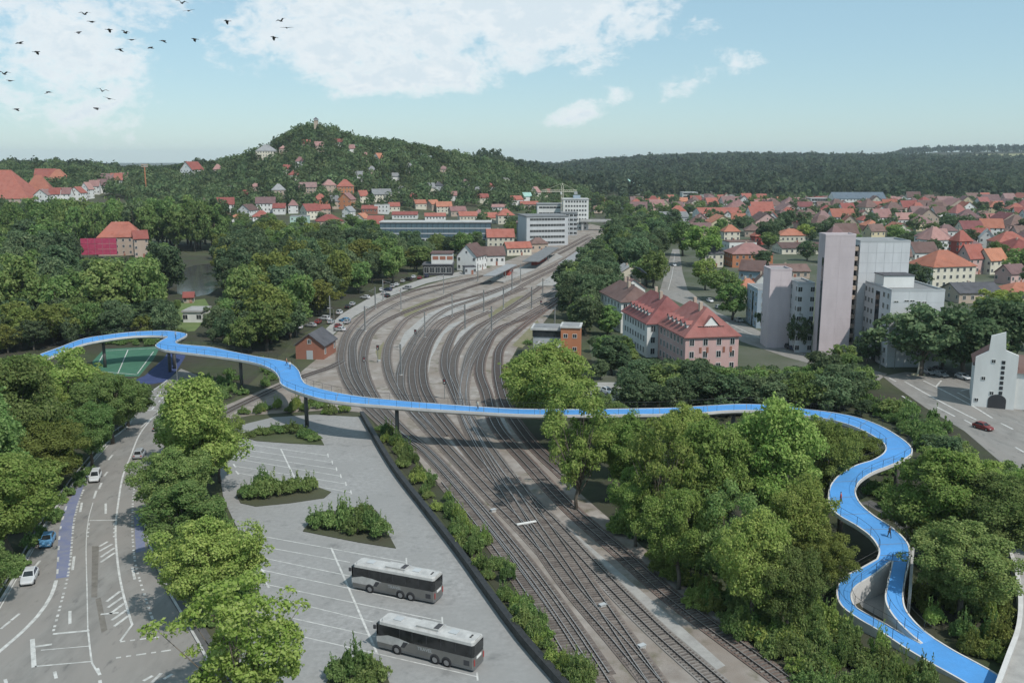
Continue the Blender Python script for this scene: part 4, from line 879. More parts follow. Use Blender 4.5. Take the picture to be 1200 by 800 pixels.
for i in range(13):
    u = i / 12; x = -26 + 60 * u; z = 8 + 14 * (1 - u) ** 3 ; yy = 11 * math.sin(math.pi * (.12 + .8 * u))
    vs += [(x, -yy, z - .5), (x, yy, z + 2.5), (x, -yy, z - 1.1), (x, yy, z + 1.9)]
for i in range(12): a = 4 * i; fs += [(a, a + 4, a + 5, a + 1), (a + 2, a + 3, a + 7, a + 6), (a, a + 2, a + 6, a + 4), (a + 1, a + 5, a + 7, a + 3)]
MB().add(vs, fs).build('roof', F_['mint'], go); MB().box(-14, 26, -6, 8, -1, 7.6).build('wall', W_['grey'], go)
# the foot of the hill and the hill villas
GH = 'villas on the wooded hill'; GF = 'houses along the foot of the wooded hill'; GL = 'houses on the left ridge'
HILL = [(226, 213, 22, 20, 'red', 'white', 'gable', 1.2, 'white villa with steep red roof alone on the left shoulder of the hill'), (256, 209, 11, 15, 'pinkish', 'tan', 'hip', .2, 'narrow tan villa near the ridge left of the summit'), (313, 190, 26, 17, 'grey', 'cream', 'hip', .2, 'large cream villa with grey roof below the summit'),
 (333, 181, 12, 8, 'pinkish', 'tan', 'hip', .2, 'pinkish roof just left of the summit'), (359, 175, 10, 9, 'red', 'tan', 'gable', .3, 'upper left red roof among the summit trees'), (374, 179, 13, 10, 'pinkish', 'tan', 'gable', .5, 'pale red roof in the middle below the summit'), (396, 173, 12, 8, 'red', 'white', 'gable', .1, 'bright red roof right of the summit'), (411, 182, 11, 10, 'pinkish', 'white', 'gable', .6, 'pinkish villa on the right slope below the summit'),
 (429, 191, 10, 10, 'pinkish', 'cream', 'hip', .4, 'small cream villa left of the orange-roofed pair'), (444, 196, 13, 14, 'orange', 'white', 'gable', 1.1, 'white and orange villa high on the right slope'), (327, 235, 18, 16, 'grey', 'tan', 'hip', .3, 'tan villa with slate roof left of the brick villas'), (361, 229, 22, 12, 'mauve', 'tan', 'gable', .2, 'mossy mauve-roofed villa above the brick house'), (386, 229, 17, 15, 'pinkish', 'tan', 'hip', .4, 'turreted tan villa left of the tall brick one'),
 (405, 233, 22, 19, 'red', 'orange', 'hip', .2, 'tall orange brick villa with domed red roof'), (407, 247, 18, 17, 'pinkish', 'orange', 'gable', 1.4, 'orange brick villa directly below the domed one'), (376, 246, 19, 15, 'red', 'orange', 'hip', .2, 'brick house with red hipped roof in the middle of the slope'), (392, 246, 12, 14, 'grey', 'tan', 'gable', .6, 'grey-tan villa squeezed between the two brick ones'),
 (425, 239, 14, 13, 'red', 'cream', 'gable', .7, 'cream house with red roof right of the brick villas'), (447, 238, 26, 13, 'grey', 'cream', 'gable', .3, 'wide pale villa with grey roof on the right slope'), (505, 228, 10, 12, 'grey', 'cream', 'gable', .4, 'narrow cream villa left of the slate dome house'), (514, 225, 12, 10, 'dark', 'grey', 'hip', .2, 'slate-roofed villa on the lower right slope'), (558, 230, 12, 9, 'grey', 'white', 'gable', .7, 'white gabled villa above the red-roofed cottage'), (566, 239, 13, 10, 'red', 'cream', 'gable', .1, 'red-roofed cottage on the right foot of the hill'), (594, 216, 10, 6, 'pale', 'white', 'flat', .1, 'white flat villa far right on the hill crest'), (612, 217, 8, 5, 'pale', 'white', 'flat', .1, 'tiny white villa at the right end of the crest')]
for (x, y, w, h, rf, wl_, ro_, rz, lab) in HILL: px_house(x, y, w, h, rf, wl_, ro_, rz, label=lab, group=GH, door=False)
hr_ = random.Random(19)
for x, y in [(286, 236), (300, 226), (345, 214), (352, 198), (420, 214), (436, 208), (462, 214), (470, 228), (484, 238), (530, 236), (545, 222), (480, 204), (520, 205), (575, 226), (270, 228), (338, 205)]:
    px_house(x, y, hr_.uniform(9, 14), hr_.uniform(8, 12), hr_.choice(['red', 'pinkish', 'mauve', 'grey']), hr_.choice(['white', 'cream', 'tan']), hr_.choice(['gable', 'hip']), hr_.uniform(0, .6), label='villa half hidden in the trees of the wooded hill', group=GH, door=False)
FOOTL = [(241, 248, 20, 12, 'brown', 'white', 'gable', .2), (265, 251, 22, 17, 'red', 'white', 'gable', .3), (260, 261, 18, 11, 'red', 'white', 'gable', .1), (291, 257, 20, 15, 'brown', 'white', 'gable', 1.3), (279, 261, 18, 9, 'orange', 'white', 'hip', .1), (312, 250, 24, 16, 'mauve', 'white', 'gable', .2), (328, 252, 15, 11, 'red', 'white', 'gable', .1), (307, 264, 24, 16, 'red', 'white', 'hip', .3), (344, 251, 12, 14, 'pinkish', 'white', 'hip', .2), (364, 258, 24, 17, 'red', 'cream', 'gable', .8), (386, 270, 36, 18, 'red', 'tan', 'hip', .3), (352, 266, 22, 12, 'grey', 'mint', 'flat', .1), (424, 263, 18, 12, 'orange', 'cream', 'gable', 1.3), (409, 256, 14, 12, 'grey', 'white', 'gable', 1.2), (380, 254, 16, 12, 'red', 'tan', 'gable', .4), (434, 251, 18, 8, 'red', 'brick', 'gable', 0), (448, 251, 16, 9, 'pale', 'white', 'flat', 0), (462, 249, 14, 10, 'red', 'cream', 'gable', .2),
 (475, 257, 30, 8, 'red', 'white', 'gable', .05), (492, 246, 16, 10, 'orange', 'cream', 'gable', .4), (507, 248, 18, 11, 'orange', 'tan', 'gable', .9), (520, 251, 20, 12, 'orange', 'cream', 'gable', .2), (510, 258, 26, 8, 'red', 'white', 'gable', .1), (536, 254, 22, 11, 'pinkish', 'tan', 'gable', .3), (548, 259, 24, 10, 'red', 'cream', 'gable', .2), (562, 256, 16, 10, 'pinkish', 'tan', 'hip', .3), (575, 262, 18, 12, 'red', 'cream', 'gable', .4), (592, 263, 22, 17, 'red', 'cream', 'hip', .2), (585, 248, 20, 7, 'pinkish', 'white', 'gable', .1), (604, 242, 18, 10, 'red', 'white', 'gable', .5), (617, 237, 12, 10, 'mint', 'white', 'gable', .4), (627, 235, 14, 14, 'pinkish', 'cream', 'gable', 1.2), (641, 232, 10, 9, 'red', 'cream', 'gable', .4), (620, 245, 20, 7, 'red', 'tan', 'gable', 0), (710, 240, 11, 7, 'orange', 'tan', 'hip', .1), (695, 242, 14, 8, 'red', 'tan', 'gable', .2), (736, 245, 16, 7, 'orange', 'cream', 'gable', .3), (700, 250, 14, 8, 'pinkish', 'tan', 'gable', .3), (768, 241, 20, 6, 'orange', 'white', 'gable', .1), (785, 240, 14, 6, 'pinkish', 'cream', 'gable', .1)]
for (x, y, w, h, rf, wl_, ro_, rz) in FOOTL: px_house(x, y, w, h, rf, wl_, ro_, rz, label='red-roofed town house in the row between the park and the wooded hill', group=GF, door=False, faces='fl')
LEFT = [(10, 239, 62, 32, 'red', 'tan', 'hip', .1, 'huge red roof cut by the left edge of the picture', .9), (47, 232, 34, 24, 'orange', 'tan', 'hip', .3, 'broad orange roof right of the huge red one', .8), (55, 218, 22, 18, 'red', 'tan', 'gable', .1, 'red roof behind the white gables of the ridge', .75), (70, 219, 22, 20, 'orange', 'tan', 'hip', .1, 'orange hipped roof behind the white gables of the ridge', .75)]
for (x, y, w, h, rf, wl_, ro_, rz, lab, rs) in LEFT: px_house(x, y, w, h, rf, wl_, ro_, rz, label=lab, group=GL, roofshare=rs, door=False)
for (x, y, w, h, rz) in [(53, 238, 16, 13, 1.5), (66, 237, 12, 14, .1), (78, 237, 13, 14, .1), (92, 236, 14, 14, 1.5), (103, 233, 11, 17, 1.4), (112, 228, 11, 15, .2), (122, 227, 12, 15, .3), (127, 221, 14, 15, .1), (138, 222, 13, 17, .3), (146, 216, 10, 12, .4), (22, 214, 10, 7, .3)]:
    px_house(x, y, w, h, tr.choice(['red', 'pinkish', 'mauve']), 'white', 'gable', rz, 1.0 if rz > 1 else .8, label='white gabled house in the row on the left ridge', group=GL, door=False, faces='fl')
px_block('white_block', 'low white building on the skyline above the left ridge', 103, 118, 206, 201, 14, 'white', 'pale', 1, 5, 'building')
st = PT(371, 160); so = empty('lookout_tower', (st.x, st.y, st.z), 0, 'small grey lookout tower on top of the wooded hill', 'tower')
MB().box(-2.2, 2.2, -2.2, 2.2, -2, 19).build('shaft', W_['tan'], so); MB().box(-2.8, 2.8, -2.8, 2.8, 19.003, 20).build('gallery', W_['grey'], so); hip_roof(4.4, 4.4, 20, 2.5).build('roof', F_['dark'], so)
mp_ = PT(172, 232); mo = empty('floodlight_mast', mp_, 0, 'rust-coloured floodlight mast above the plane trees', 'mast'); mt_ = at_dist(172, 196, mp_.y).z - mp_.z
MB().box(-.5, .5, -.4, .4, 0, mt_).build('pole', W_['orange'], mo); MB().box(-3.4, 3.4, -.3, .3, mt_, mt_ + 1.2).box(-3.4, 3.4, -.3, .3, mt_ + 2, mt_ + 3.2).build('lamp_frame', W_['tan'], mo)
# ------------------------------------------------------------------ trees: leaf-sized faces spread over clumps, trunk and limbs
def rhombs(pos, nrm, ln, wd, r):
    n = len(pos); a = r.normal(size=(n, 3)); a -= nrm * (a * nrm).sum(1, keepdims=True); a /= np.linalg.norm(a, axis=1, keepdims=True) + 1e-9
    b = np.cross(nrm, a); ln = ln[:, None]; wd = wd[:, None]
    v = np.stack([pos - a * ln * .5, pos + b * wd * .5 + nrm * ln * .08, pos + a * ln * .5 - nrm * ln * .06, pos - b * wd * .5 + nrm * ln * .08], 1)
    return v.reshape(-1, 3)
def quads_mesh(name, v, mat):
    n = len(v) // 4; me = D.meshes.new(name); me.vertices.add(4 * n); me.loops.add(4 * n); me.polygons.add(n)
    me.vertices.foreach_set('co', np.ascontiguousarray(v, dtype=np.float32).ravel()); me.loops.foreach_set('vertex_index', np.arange(4 * n, dtype=np.int32))
    me.polygons.foreach_set('loop_start', np.arange(0, 4 * n, 4, dtype=np.int32))
    me.materials.append(mat); me.update(); me.validate(); return me
def crown(seed, nclump, per, leaf, z0, z1, rad, shape='round', flat=.8, cs=(.2, .4)):
    r = np.random.default_rng(seed); C = []; tries = 0; ph = r.uniform(0, 6.28, 3)
    while len(C) < nclump and tries < 9000:
        tries += 1; u = r.uniform(-1, 1, 3); d = np.linalg.norm(u)
        if d > 1 or d < (.45 if len(C) > nclump * .25 else .0): continue
        h = (u[2] + 1) / 2; a_ = math.atan2(u[1], u[0]); lob = 1 + .2 * math.sin(2 * a_ + ph[0] + 2.5 * h) + .14 * math.sin(3 * a_ + ph[1] - 4 * h) + .1 * math.sin(7 * h + ph[2])
        k = {'round': 1.0, 'tall': 1.0 - .25 * h, 'cone': 1.15 - .8 * h, 'spread': .65 + .5 * h}[shape]
        k *= lob; C.append((u[0] * rad * k, u[1] * rad * k, z0 + (z1 - z0) * h))
    C = np.array(C); C[:, :2] += r.normal(0, rad * .07, (len(C), 2))
    cr = rad * r.uniform(cs[0], cs[1], len(C)) * (1 + .5 * (r.random(len(C)) < .12)); V = []
    cen = np.array([0, 0, (z0 + z1) / 2])
    ns = len(C) // 2                                            # loose sprigs breaking the outline
    sp = C[r.integers(0, len(C), ns)]; sp = cen + (sp - cen) * r.uniform(1.05, 1.32, (ns, 1)); sp[:, 2] = np.maximum(sp[:, 2], z0 - .4)
    C2 = np.concatenate([C, sp]); cr = np.concatenate([cr, rad * r.uniform(.05, .1, ns)])
    for c, q_ in zip(C2, cr):
        n = int(per * (q_ / (rad * (cs[0] + cs[1]) / 2)) ** 2 * r.uniform(.5, 1.3)) + 3; d = r.normal(size=(n, 3)); d[:, 2] = d[:, 2] * .8 + .25; out = (c - cen); out /= np.linalg.norm(out) + 1e-6
        d += out * .55; d /= np.linalg.norm(d, axis=1, keepdims=True)
        p = c + d * q_ * (r.uniform(.6, 1.1, (n, 1)) + np.abs(r.normal(0, .16, (n, 1)))) * np.array([1, 1, flat])
        nn = d * .7 + np.array([0, 0, .25]) + r.normal(0, .5, (n, 3)); nn /= np.linalg.norm(nn, axis=1, keepdims=True)
        s = leaf * r.uniform(.6, 1.35, n); V.append(rhombs(p, nn, s, s * r.uniform(.5, .8, n), r))
    return np.concatenate(V), C
def trunk_mb(seed, C, z0, h, r0, limbs=7):
    r = random.Random(seed); b = MB()
    bend = [(r.uniform(-.12, .12) * i, r.uniform(-.12, .12) * i) for i in range(6)]
    zs = [-.3, z0 * .5, z0, z0 + (h - z0) * .3, z0 + (h - z0) * .6]
    rad = [r0 * 1.25, r0 * .95, r0 * .85, r0 * .55, r0 * .22]
    pts = [Vector((bend[i][0], bend[i][1], z)) for i, z in enumerate(zs)]
    b.tube(pts, rad, 7)
    idx = list(range(len(C))); r.shuffle(idx)
    for i in idx[:limbs]:
        c = Vector(C[i]); a = pts[2] + (pts[3] - pts[2]) * r.uniform(-.3, 1.0); m = (a + c) / 2 + Vector((0, 0, -.25))
        b.tube([a, m, c], [r0 * .42, r0 * .26, r0 * .08], 5)
    return b
def leafy(o, mat):
    sl = o.material_slots[0]; sl.link = 'OBJECT'; sl.material = M[mat]; return o
SPEC = {}                     # kind -> list of (crown mesh dict by material, trunk mesh, nominal height, nominal width)
def make_spec(key, n, nclump, per, leaf, z0, rad, shape, mats, seed, limbs=7, r0=.24, cs=(.2, .4)):
    L_ = []
    for i in range(n):
        v, C = crown(seed + i * 17, nclump, per, leaf, z0, 9.3, rad, shape, .8, cs)
        d = quads_mesh('crown', v, M[mats[0]])
        tk = trunk_mb(seed + i, C, z0 * .8, 9.3, r0, limbs).mesh('trunk', M['bark'], True)
        L_.append((d, tk, 10.0, rad * 2.25))
    SPEC[key] = L_
make_spec('near', 5, 150, 200, .215, 2.8, 3.3, 'round', ['leaf_a', 'leaf_b', 'leaf_o', 'leaf_y'], 100, 14, cs=(.12, .26))
make_spec('airy', 2, 84, 130, .235, 2.4, 3.3, 'round', ['leaf_a', 'leaf_y', 'leaf_b', 'leaf_o'], 300, 26, .17, cs=(.11, .22))
make_spec('tall', 3, 130, 200, .215, 2.0, 2.7, 'tall', ['leaf_a', 'leaf_b'], 400, 12, cs=(.13, .28))
make_spec('mid', 7, 80, 42, .58, 2.2, 3.5, 'round', ['leaf_b', 'leaf_d', 'leaf_o', 'leaf_a', 'leaf_y'], 500, 6, .3, cs=(.15, .32))
make_spec('midtall', 4, 80, 42, .58, 1.8, 2.7, 'tall', ['leaf_b', 'leaf_d'], 600, 5, .3, cs=(.16, .34))
make_spec('conifer', 2, 44, 34, .8, 1.0, 2.1, 'cone', ['leaf_d'], 700, 3, .2)
TREES = []
tk_ = random.Random(5)
def tree(pos, h, w, key, mat, name, label, group=None, cat='tree', rz=None):
    d, tkm, H0, W0 = tk_.choice(SPEC[key]); t = empty(name, pos, tk_.uniform(0, 6.28) if rz is None else rz, label, cat, group)
    s = (w / W0, w / W0, h / H0); t.scale = s
    t['look'] = {'leaf_a': 'fresh green tree', 'leaf_b': 'green tree', 'leaf_d': 'dark green tree', 'leaf_o': 'olive tree', 'leaf_y': 'lime green tree'}[mat]
    link('trunk', tkm, t); leafy(link('crown', d, t), mat)
    TREES.append((pos[0], pos[1], w * .5)); return t
def ptree(xb, yb, ytop, wpx, key, mat, label, name='broadleaf_tree', group=None):
    p = P(xb, yb); z = at_dist(xb, ytop, p.y).z; s = p.length and (Vector((p.x, p.y, -CH)).length / FPX)
    return tree(p, z, wpx * s, key, mat, name, label, group)
GN = 'foreground trees'
NEAR = [(78, 500, 402, 92, 'airy', 'leaf_a', 'light green tree with a pale bare trunk left of the road bend'), (20, 560, 412, 105, 'near', 'leaf_b', 'large tree at the left edge behind the olive one'), (132, 520, 433, 62, 'near', 'leaf_b', 'dark green round tree where the road narrows, nearest the court'), (58, 580, 490, 78, 'near', 'leaf_o', 'olive brown round tree left of the road'), (108, 548, 470, 54, 'near', 'leaf_b', 'small green tree between the olive tree and the road'), (12, 660, 526, 100, 'near', 'leaf_a', 'light green bushy tree at the left edge above the white car'), (-25, 620, 450, 110, 'near', 'leaf_b', 'tree cut by the left picture edge'), (-12, 715, 628, 50, 'near', 'leaf_b', 'dark green bush-like tree low at the left edge'), (40, 520, 440, 70, 'near', 'leaf_a', 'fresh green tree between the pale-trunked tree and the edge'), (150, 500, 445, 45, 'near', 'leaf_b', 'slim green tree beside the road under the footbridge'), (95, 470, 425, 60, 'near', 'leaf_a', 'pale tree just below the left end of the footbridge'), (10, 470, 420, 80, 'near', 'leaf_a', 'tree at the left edge below the footbridge end'),
 (236, 585, 440, 92, 'tall', 'leaf_a', 'tallest tree of the row between road and coach park, at its far end'), (203, 618, 522, 74, 'near', 'leaf_b', 'bright green round tree second in the row beside the road'), (217, 662, 562, 84, 'tall', 'leaf_b', 'third tree of the row beside the road'), (247, 730, 602, 100, 'near', 'leaf_a', 'broad bushy tree in the row right above the lime one'), (287, 850, 668, 142, 'airy', 'leaf_y', 'big lime green tree in the bottom foreground beside the coach park'), (215, 545, 465, 56, 'near', 'leaf_b', 'tree tucked behind the tall one at the end of the row'), (258, 565, 478, 50, 'near', 'leaf_a', 'small tree leaning over the corner of the coach park'),
 (644, 512, 398, 106, 'near', 'leaf_a', 'broad fresh green tree hiding the footbridge below the signal box'), (676, 598, 444, 92, 'airy', 'leaf_a', 'tall tree with a bare pale trunk beside the rusty track'), (616, 480, 415, 52, 'near', 'leaf_a', 'small green tree at the edge of the curved tracks'), (700, 520, 460, 60, 'near', 'leaf_b', 'tree behind the tall one, near the yard'),
 (738, 590, 480, 84, 'near', 'leaf_b', 'tree right of the bare-trunked one, half behind it'), (775, 648, 478, 112, 'tall', 'leaf_a', 'tall fresh green tree in front of the footbridge middle'), (828, 640, 486, 112, 'near', 'leaf_a', 'wide leafy tree under the footbridge, centre of the wood'), (905, 640, 464, 118, 'tall', 'leaf_a', 'tallest tree of the wood, reaching above the footbridge'), (966, 600, 488, 84, 'near', 'leaf_o', 'olive tree inside the first footbridge curve'), (1004, 570, 505, 54, 'near', 'leaf_o', 'small olive tree touching the inner curve of the footbridge'), (795, 690, 565, 92, 'near', 'leaf_b', 'tree at the wood edge above the rusty track'), (852, 700, 560, 104, 'tall', 'leaf_b', 'slender tree standing in the middle of the wood'), (880, 740, 592, 100, 'near', 'leaf_a', 'full green tree in the lower wood'), (920, 748, 638, 80, 'near', 'leaf_b', 'smooth round green tree left of the ramp'), (962, 706, 615, 72, 'near', 'leaf_o', 'olive round tree beside the ramp curve'), (935, 690, 560, 90, 'near', 'leaf_a', 'light green tree behind the olive one by the ramp'), (745, 640, 540, 70, 'near', 'leaf_b', 'tree above the sidings left of the wood'), (870, 610, 480, 90, 'near', 'leaf_a', 'tree between the two tall ones in the wood'), (800, 560, 470, 80, 'near', 'leaf_b', 'darker tree just before the footbridge'), (720, 560, 490, 60, 'near', 'leaf_a', 'slim tree at the left end of the wood'),
 (1096, 655, 520, 96, 'tall', 'leaf_a', 'fresh green tree right of the ramp curve'), (1160, 670, 548, 96, 'near', 'leaf_b', 'large tree at the right near the road'), (1085, 662, 583, 60, 'near', 'leaf_o', 'olive tree just right of the upper ramp'), (1124, 725, 612, 98, 'near', 'leaf_b', 'broad green tree right of the ramp fork'), (1205, 650, 556, 84, 'near', 'leaf_a', 'tree cut by the right picture edge'), (1135, 610, 532, 70, 'near', 'leaf_a', 'tree behind the two large ones right of the ramp'), (1180, 606, 552, 60, 'near', 'leaf_b', 'tree beside the right road')]
for i, (xb, yb, yt, w, key, mat, lab) in enumerate(NEAR):
    if xb > 700 and xb < 1000: w *= .8; key = 'airy' if i % 3 == 0 and mat != 'leaf_o' else key; mat = 'leaf_a' if mat == 'leaf_b' and i % 2 else mat
    ptree(xb, yb, yt, w, key, mat, lab, group=GN)
# dark tall trees beside the towers and single trees in town
for (xb, yb, yt, w, mat, lab) in [(1078, 440, 354, 78, 'leaf_d', 'big dark tree directly right of the low white slab'), (1128, 440, 358, 72, 'leaf_d', 'big dark tree in the middle of the row by the car park'), (1160, 432, 342, 66, 'leaf_d', 'dark tree at the right end of the row, left of the white gable'), (1104, 430, 375, 50, 'leaf_d', 'lower dark tree in the row by the car park'), (1150, 440, 375, 36, 'leaf_b', 'fresh green tree touching the white gable house'), (1190, 410, 340, 60, 'leaf_b', 'tree behind the white gable house'), (1168, 380, 338, 44, 'leaf_y', 'lime green tree behind the dark row'), (1040, 425, 404, 26, 'leaf_d', 'small dark tree at the foot of the slabs'), (938, 412, 362, 30, 'leaf_d', 'dark tree in front of the narrow white slab'), (908, 402, 352, 38, 'leaf_d', 'dark tree in front of the grey-white block'), (962, 415, 376, 22, 'leaf_d', 'dark slim tree at the foot of the shorter pink tower'), (1016, 425, 388, 26, 'leaf_d', 'round dark tree at the foot of the tallest tower'), (846, 352, 315, 40, 'leaf_b', 'tree on the avenue corner beside the pink house'), (858, 375, 330, 38, 'leaf_b', 'dark tree across the avenue from the pink house'), (826, 340, 302, 30, 'leaf_a', 'fresh tree on the right side of the avenue'), (822, 312, 262, 44, 'leaf_a', 'tall fresh tree beside the cream slate-roofed house'), (800, 300, 258, 34, 'leaf_b', 'tree at the far end of the avenue'), (945, 284, 262, 18, 'leaf_y', 'yellow green tree beside the school'), (900, 289, 258, 28, 'leaf_d', 'dark tree in front of the school'), (965, 282, 258, 22, 'leaf_d', 'dark tree left of the tall white town house'), (921, 271, 245, 22, 'leaf_d', 'dark conifer-like tree in the old town'), (872, 273, 252, 26, 'leaf_d', 'dark tree above the low white annex')]:
    ptree(xb, yb, yt, w, 'mid', mat, lab, 'town_tree', 'single trees in town')

# ------------------------------------------------------------------ scattered woods
TRACKPOLY = BED
def scatter(poly, spacing, hmin, hmax, wf, keys, mats, name, label, group, seed, limit=400, margin=3.0, avoid=()):
    r = random.Random(seed); pts = [P(x, y) if y > 200 else None for x, y in poly]; xs = [p.x for p in pts]; ys = [p.y for p in pts]
    got = []; area = 0
    pl = [(p.x, p.y) for p in pts]
    for _ in range(int((max(xs) - min(xs)) * (max(ys) - min(ys)) / spacing ** 2 * 5) + 50):
        x, y = r.uniform(min(xs), max(xs)), r.uniform(min(ys), max(ys))
        if not inpoly(x, y, pl): continue
        if any((x - a) ** 2 + (y - b) ** 2 < spacing ** 2 for a, b in got): continue
        if not free(x, y, margin): continue
        px_, py_ = to_px((x, y, 0))
        if any(inpoly(px_, py_, av) for av in avoid): continue
        got.append((x, y)); 
        if len(got) >= limit: break
    for x, y in got:
        h = r.uniform(hmin, hmax); z = float(height(x, y)) if y > 500 else 0
        px_, py_ = to_px((x, y, 0)); hw = h * wf * .5 * FPX / y; ok = True
        for x0, x1, yl, yb in OPEN:                       # open ground in front of things: only low trees there
            if x0 < px_ + hw and px_ - hw < x1 and py_ > yb:
                h2 = at_dist(px_, yl, y).z - z
                if h2 < h: h = h2
        if h < 2.4: continue
        tree((x, y, z), h, h * wf * r.uniform(.85, 1.2), r.choice(keys), r.choice(mats), name, label, group)
    return got
OPEN = [(99, 170, 301, 303), (206, 252, 350, 346), (346, 386, 424, 421), (214, 238, 384, 379), (764, 862, 420, 436), (740, 768, 408, 425), (712, 742, 392, 400), (624, 680, 420, 424), (108, 190, 445, 440), (1030, 1072, 466, 448), (1072, 1105, 484, 460), (1105, 1145, 508, 480), (1145, 1230, 540, 500), (862, 945, 428, 424)]          # left, right, lowest pixel to keep clear, base
POND = [(200, 316), (228, 308), (264, 306), (268, 322), (258, 342), (248, 356), (228, 366), (204, 352)]
ROADP = RL + RR[::-1]
R3P = [(832, 366), (862, 366), (905, 390), (950, 408), (1045, 436), (1030, 448), (980, 440), (915, 422), (862, 404)]
R4P = [(782, 288), (800, 288), (806, 318), (812, 338), (862, 370), (836, 376), (786, 356), (766, 348), (774, 318)]
scatter([(-60, 302), (90, 306), (112, 310), (160, 312), (205, 345), (215, 370), (190, 384), (100, 386), (0, 398), (-60, 400)], 9.5, 17, 25, .62, ['mid', 'midtall'], ['leaf_d', 'leaf_b', 'leaf_d', 'leaf_b'], 'park_tree', 'tall dark broadleaf tree in the park left of the pond', 'park trees left of the pond', 1, 120)
scatter([(-80, 287), (120, 285), (235, 285), (262, 289), (262, 296), (180, 297), (60, 297), (-80, 299)], 11, 28, 33, .45, ['midtall', 'mid'], ['leaf_b', 'leaf_b', 'leaf_d'], 'plane_tree', 'tall plane tree in the dense avenue behind the stone villa', 'plane tree avenue', 2, 90, 1.0)
scatter([(258, 302), (350, 296), (440, 297), (482, 300), (492, 312), (486, 324), (430, 346), (396, 366), (352, 388), (340, 402), (300, 410), (240, 402), (246, 372), (262, 350), (268, 325)], 9.5, 12, 21, .72, ['mid'], ['leaf_d', 'leaf_d', 'leaf_b', 'leaf_b', 'leaf_d', 'leaf_o'], 'park_tree', 'round tree in the park between the pond and the railway', 'park trees right of the pond', 3, 110, 3, [POND])
scatter([(246, 378), (300, 372), (342, 378), (350, 390), (338, 404), (318, 414), (280, 416), (240, 404), (236, 394)], 6.0, 10, 15, .8, ['mid'], ['leaf_d', 'leaf_d', 'leaf_b'], 'park_tree', 'dark tree in the grove left of the brick hut', 'grove left of the brick hut', 13, 40, 1.0)
scatter([(486, 300), (560, 294), (560, 304), (505, 306), (490, 322), (482, 318)], 9, 11, 15, .85, ['mid'], ['leaf_d', 'leaf_b'], 'station_tree', 'round dark tree on the station forecourt in front of the glazed office', 'station forecourt trees', 4, 12)
scatter([(715, 282), (735, 268), (792, 272), (788, 292), (776, 320), (765, 342), (730, 318), (712, 302)], 8.5, 13, 19, .75, ['mid'], ['leaf_d', 'leaf_b', 'leaf_d'], 'avenue_tree', 'dark tree in the grove between the far tracks and the avenue', 'grove beside the far tracks', 5, 60, 2, [R4P])
scatter([(702, 300), (712, 305), (716, 340), (728, 362), (738, 410), (742, 432), (722, 446), (700, 446), (690, 425), (684, 400), (668, 376), (660, 352), (676, 332)], 6.5, 10, 15, .72, ['mid', 'midtall'], ['leaf_d', 'leaf_d', 'leaf_b'], 'railway_tree', 'dark tree between the tracks and the white apartment houses', 'trees beside the apartment row', 6, 60, 1.5, [[(695, 446), (730, 446), (730, 475), (690, 475)]])
scatter([(745, 436), (800, 440), (860, 424), (935, 428), (1020, 444), (1050, 462), (1090, 492), (1130, 520), (1100, 528), (1070, 505), (1020, 490), (960, 488), (900, 490), (850, 490), (780, 492), (735, 484)], 4.6, 6, 10.5, .95, ['mid'], ['leaf_d', 'leaf_b', 'leaf_d'], 'hedgerow_tree', 'dark bushy tree in the belt behind the footbridge', 'tree belt behind the footbridge', 7, 130, 1.0, [R3P])
scatter([(1110, 510), (1150, 520), (1200, 570), (1240, 610), (1200, 640), (1140, 600), (1085, 560), (1075, 535)], 6, 7, 10, .9, ['mid'], ['leaf_b', 'leaf_d'], 'hedgerow_tree', 'bushy tree on the bank between the right road and the ramp', 'trees on the right bank', 8, 30, 1)
scatter([(-20, 390), (100, 382), (195, 382), (222, 386), (224, 398), (196, 403), (110, 401), (60, 410), (-20, 420)], 5.5, 8, 13, .8, ['mid'], ['leaf_d', 'leaf_b', 'leaf_o', 'leaf_d'], 'park_tree', 'low tree in the belt behind the left arm of the footbridge', 'tree belt behind the left footbridge arm', 9, 60, 1.0, [[(100, 440), (105, 404), (200, 403), (230, 403), (210, 452), (140, 452)]])
scatter([(700, 236), (1260, 238), (1320, 300), (1280, 400), (1190, 400), (1130, 358), (1066, 352), (1075, 300), (960, 300), (955, 330), (880, 330), (840, 320), (845, 292), (800, 285), (795, 268), (700, 262)], 13, 8, 15, .85, ['mid'], ['leaf_d', 'leaf_b', 'leaf_d', 'leaf_d'], 'garden_tree', 'dark garden tree between the red roofs of the valley town', 'garden trees of the valley town', 10, 190, 0, [R3P, R4P])
scatter([(230, 262), (420, 268), (440, 280), (600, 268), (640, 248), (700, 236), (700, 250), (610, 285), (580, 268), (448, 292), (255, 297)], 15, 9, 14, .85, ['mid'], ['leaf_d', 'leaf_b'], 'garden_tree', 'dark garden tree among the houses at the foot of the hill', 'garden trees below the wooded hill', 12, 70, 0)

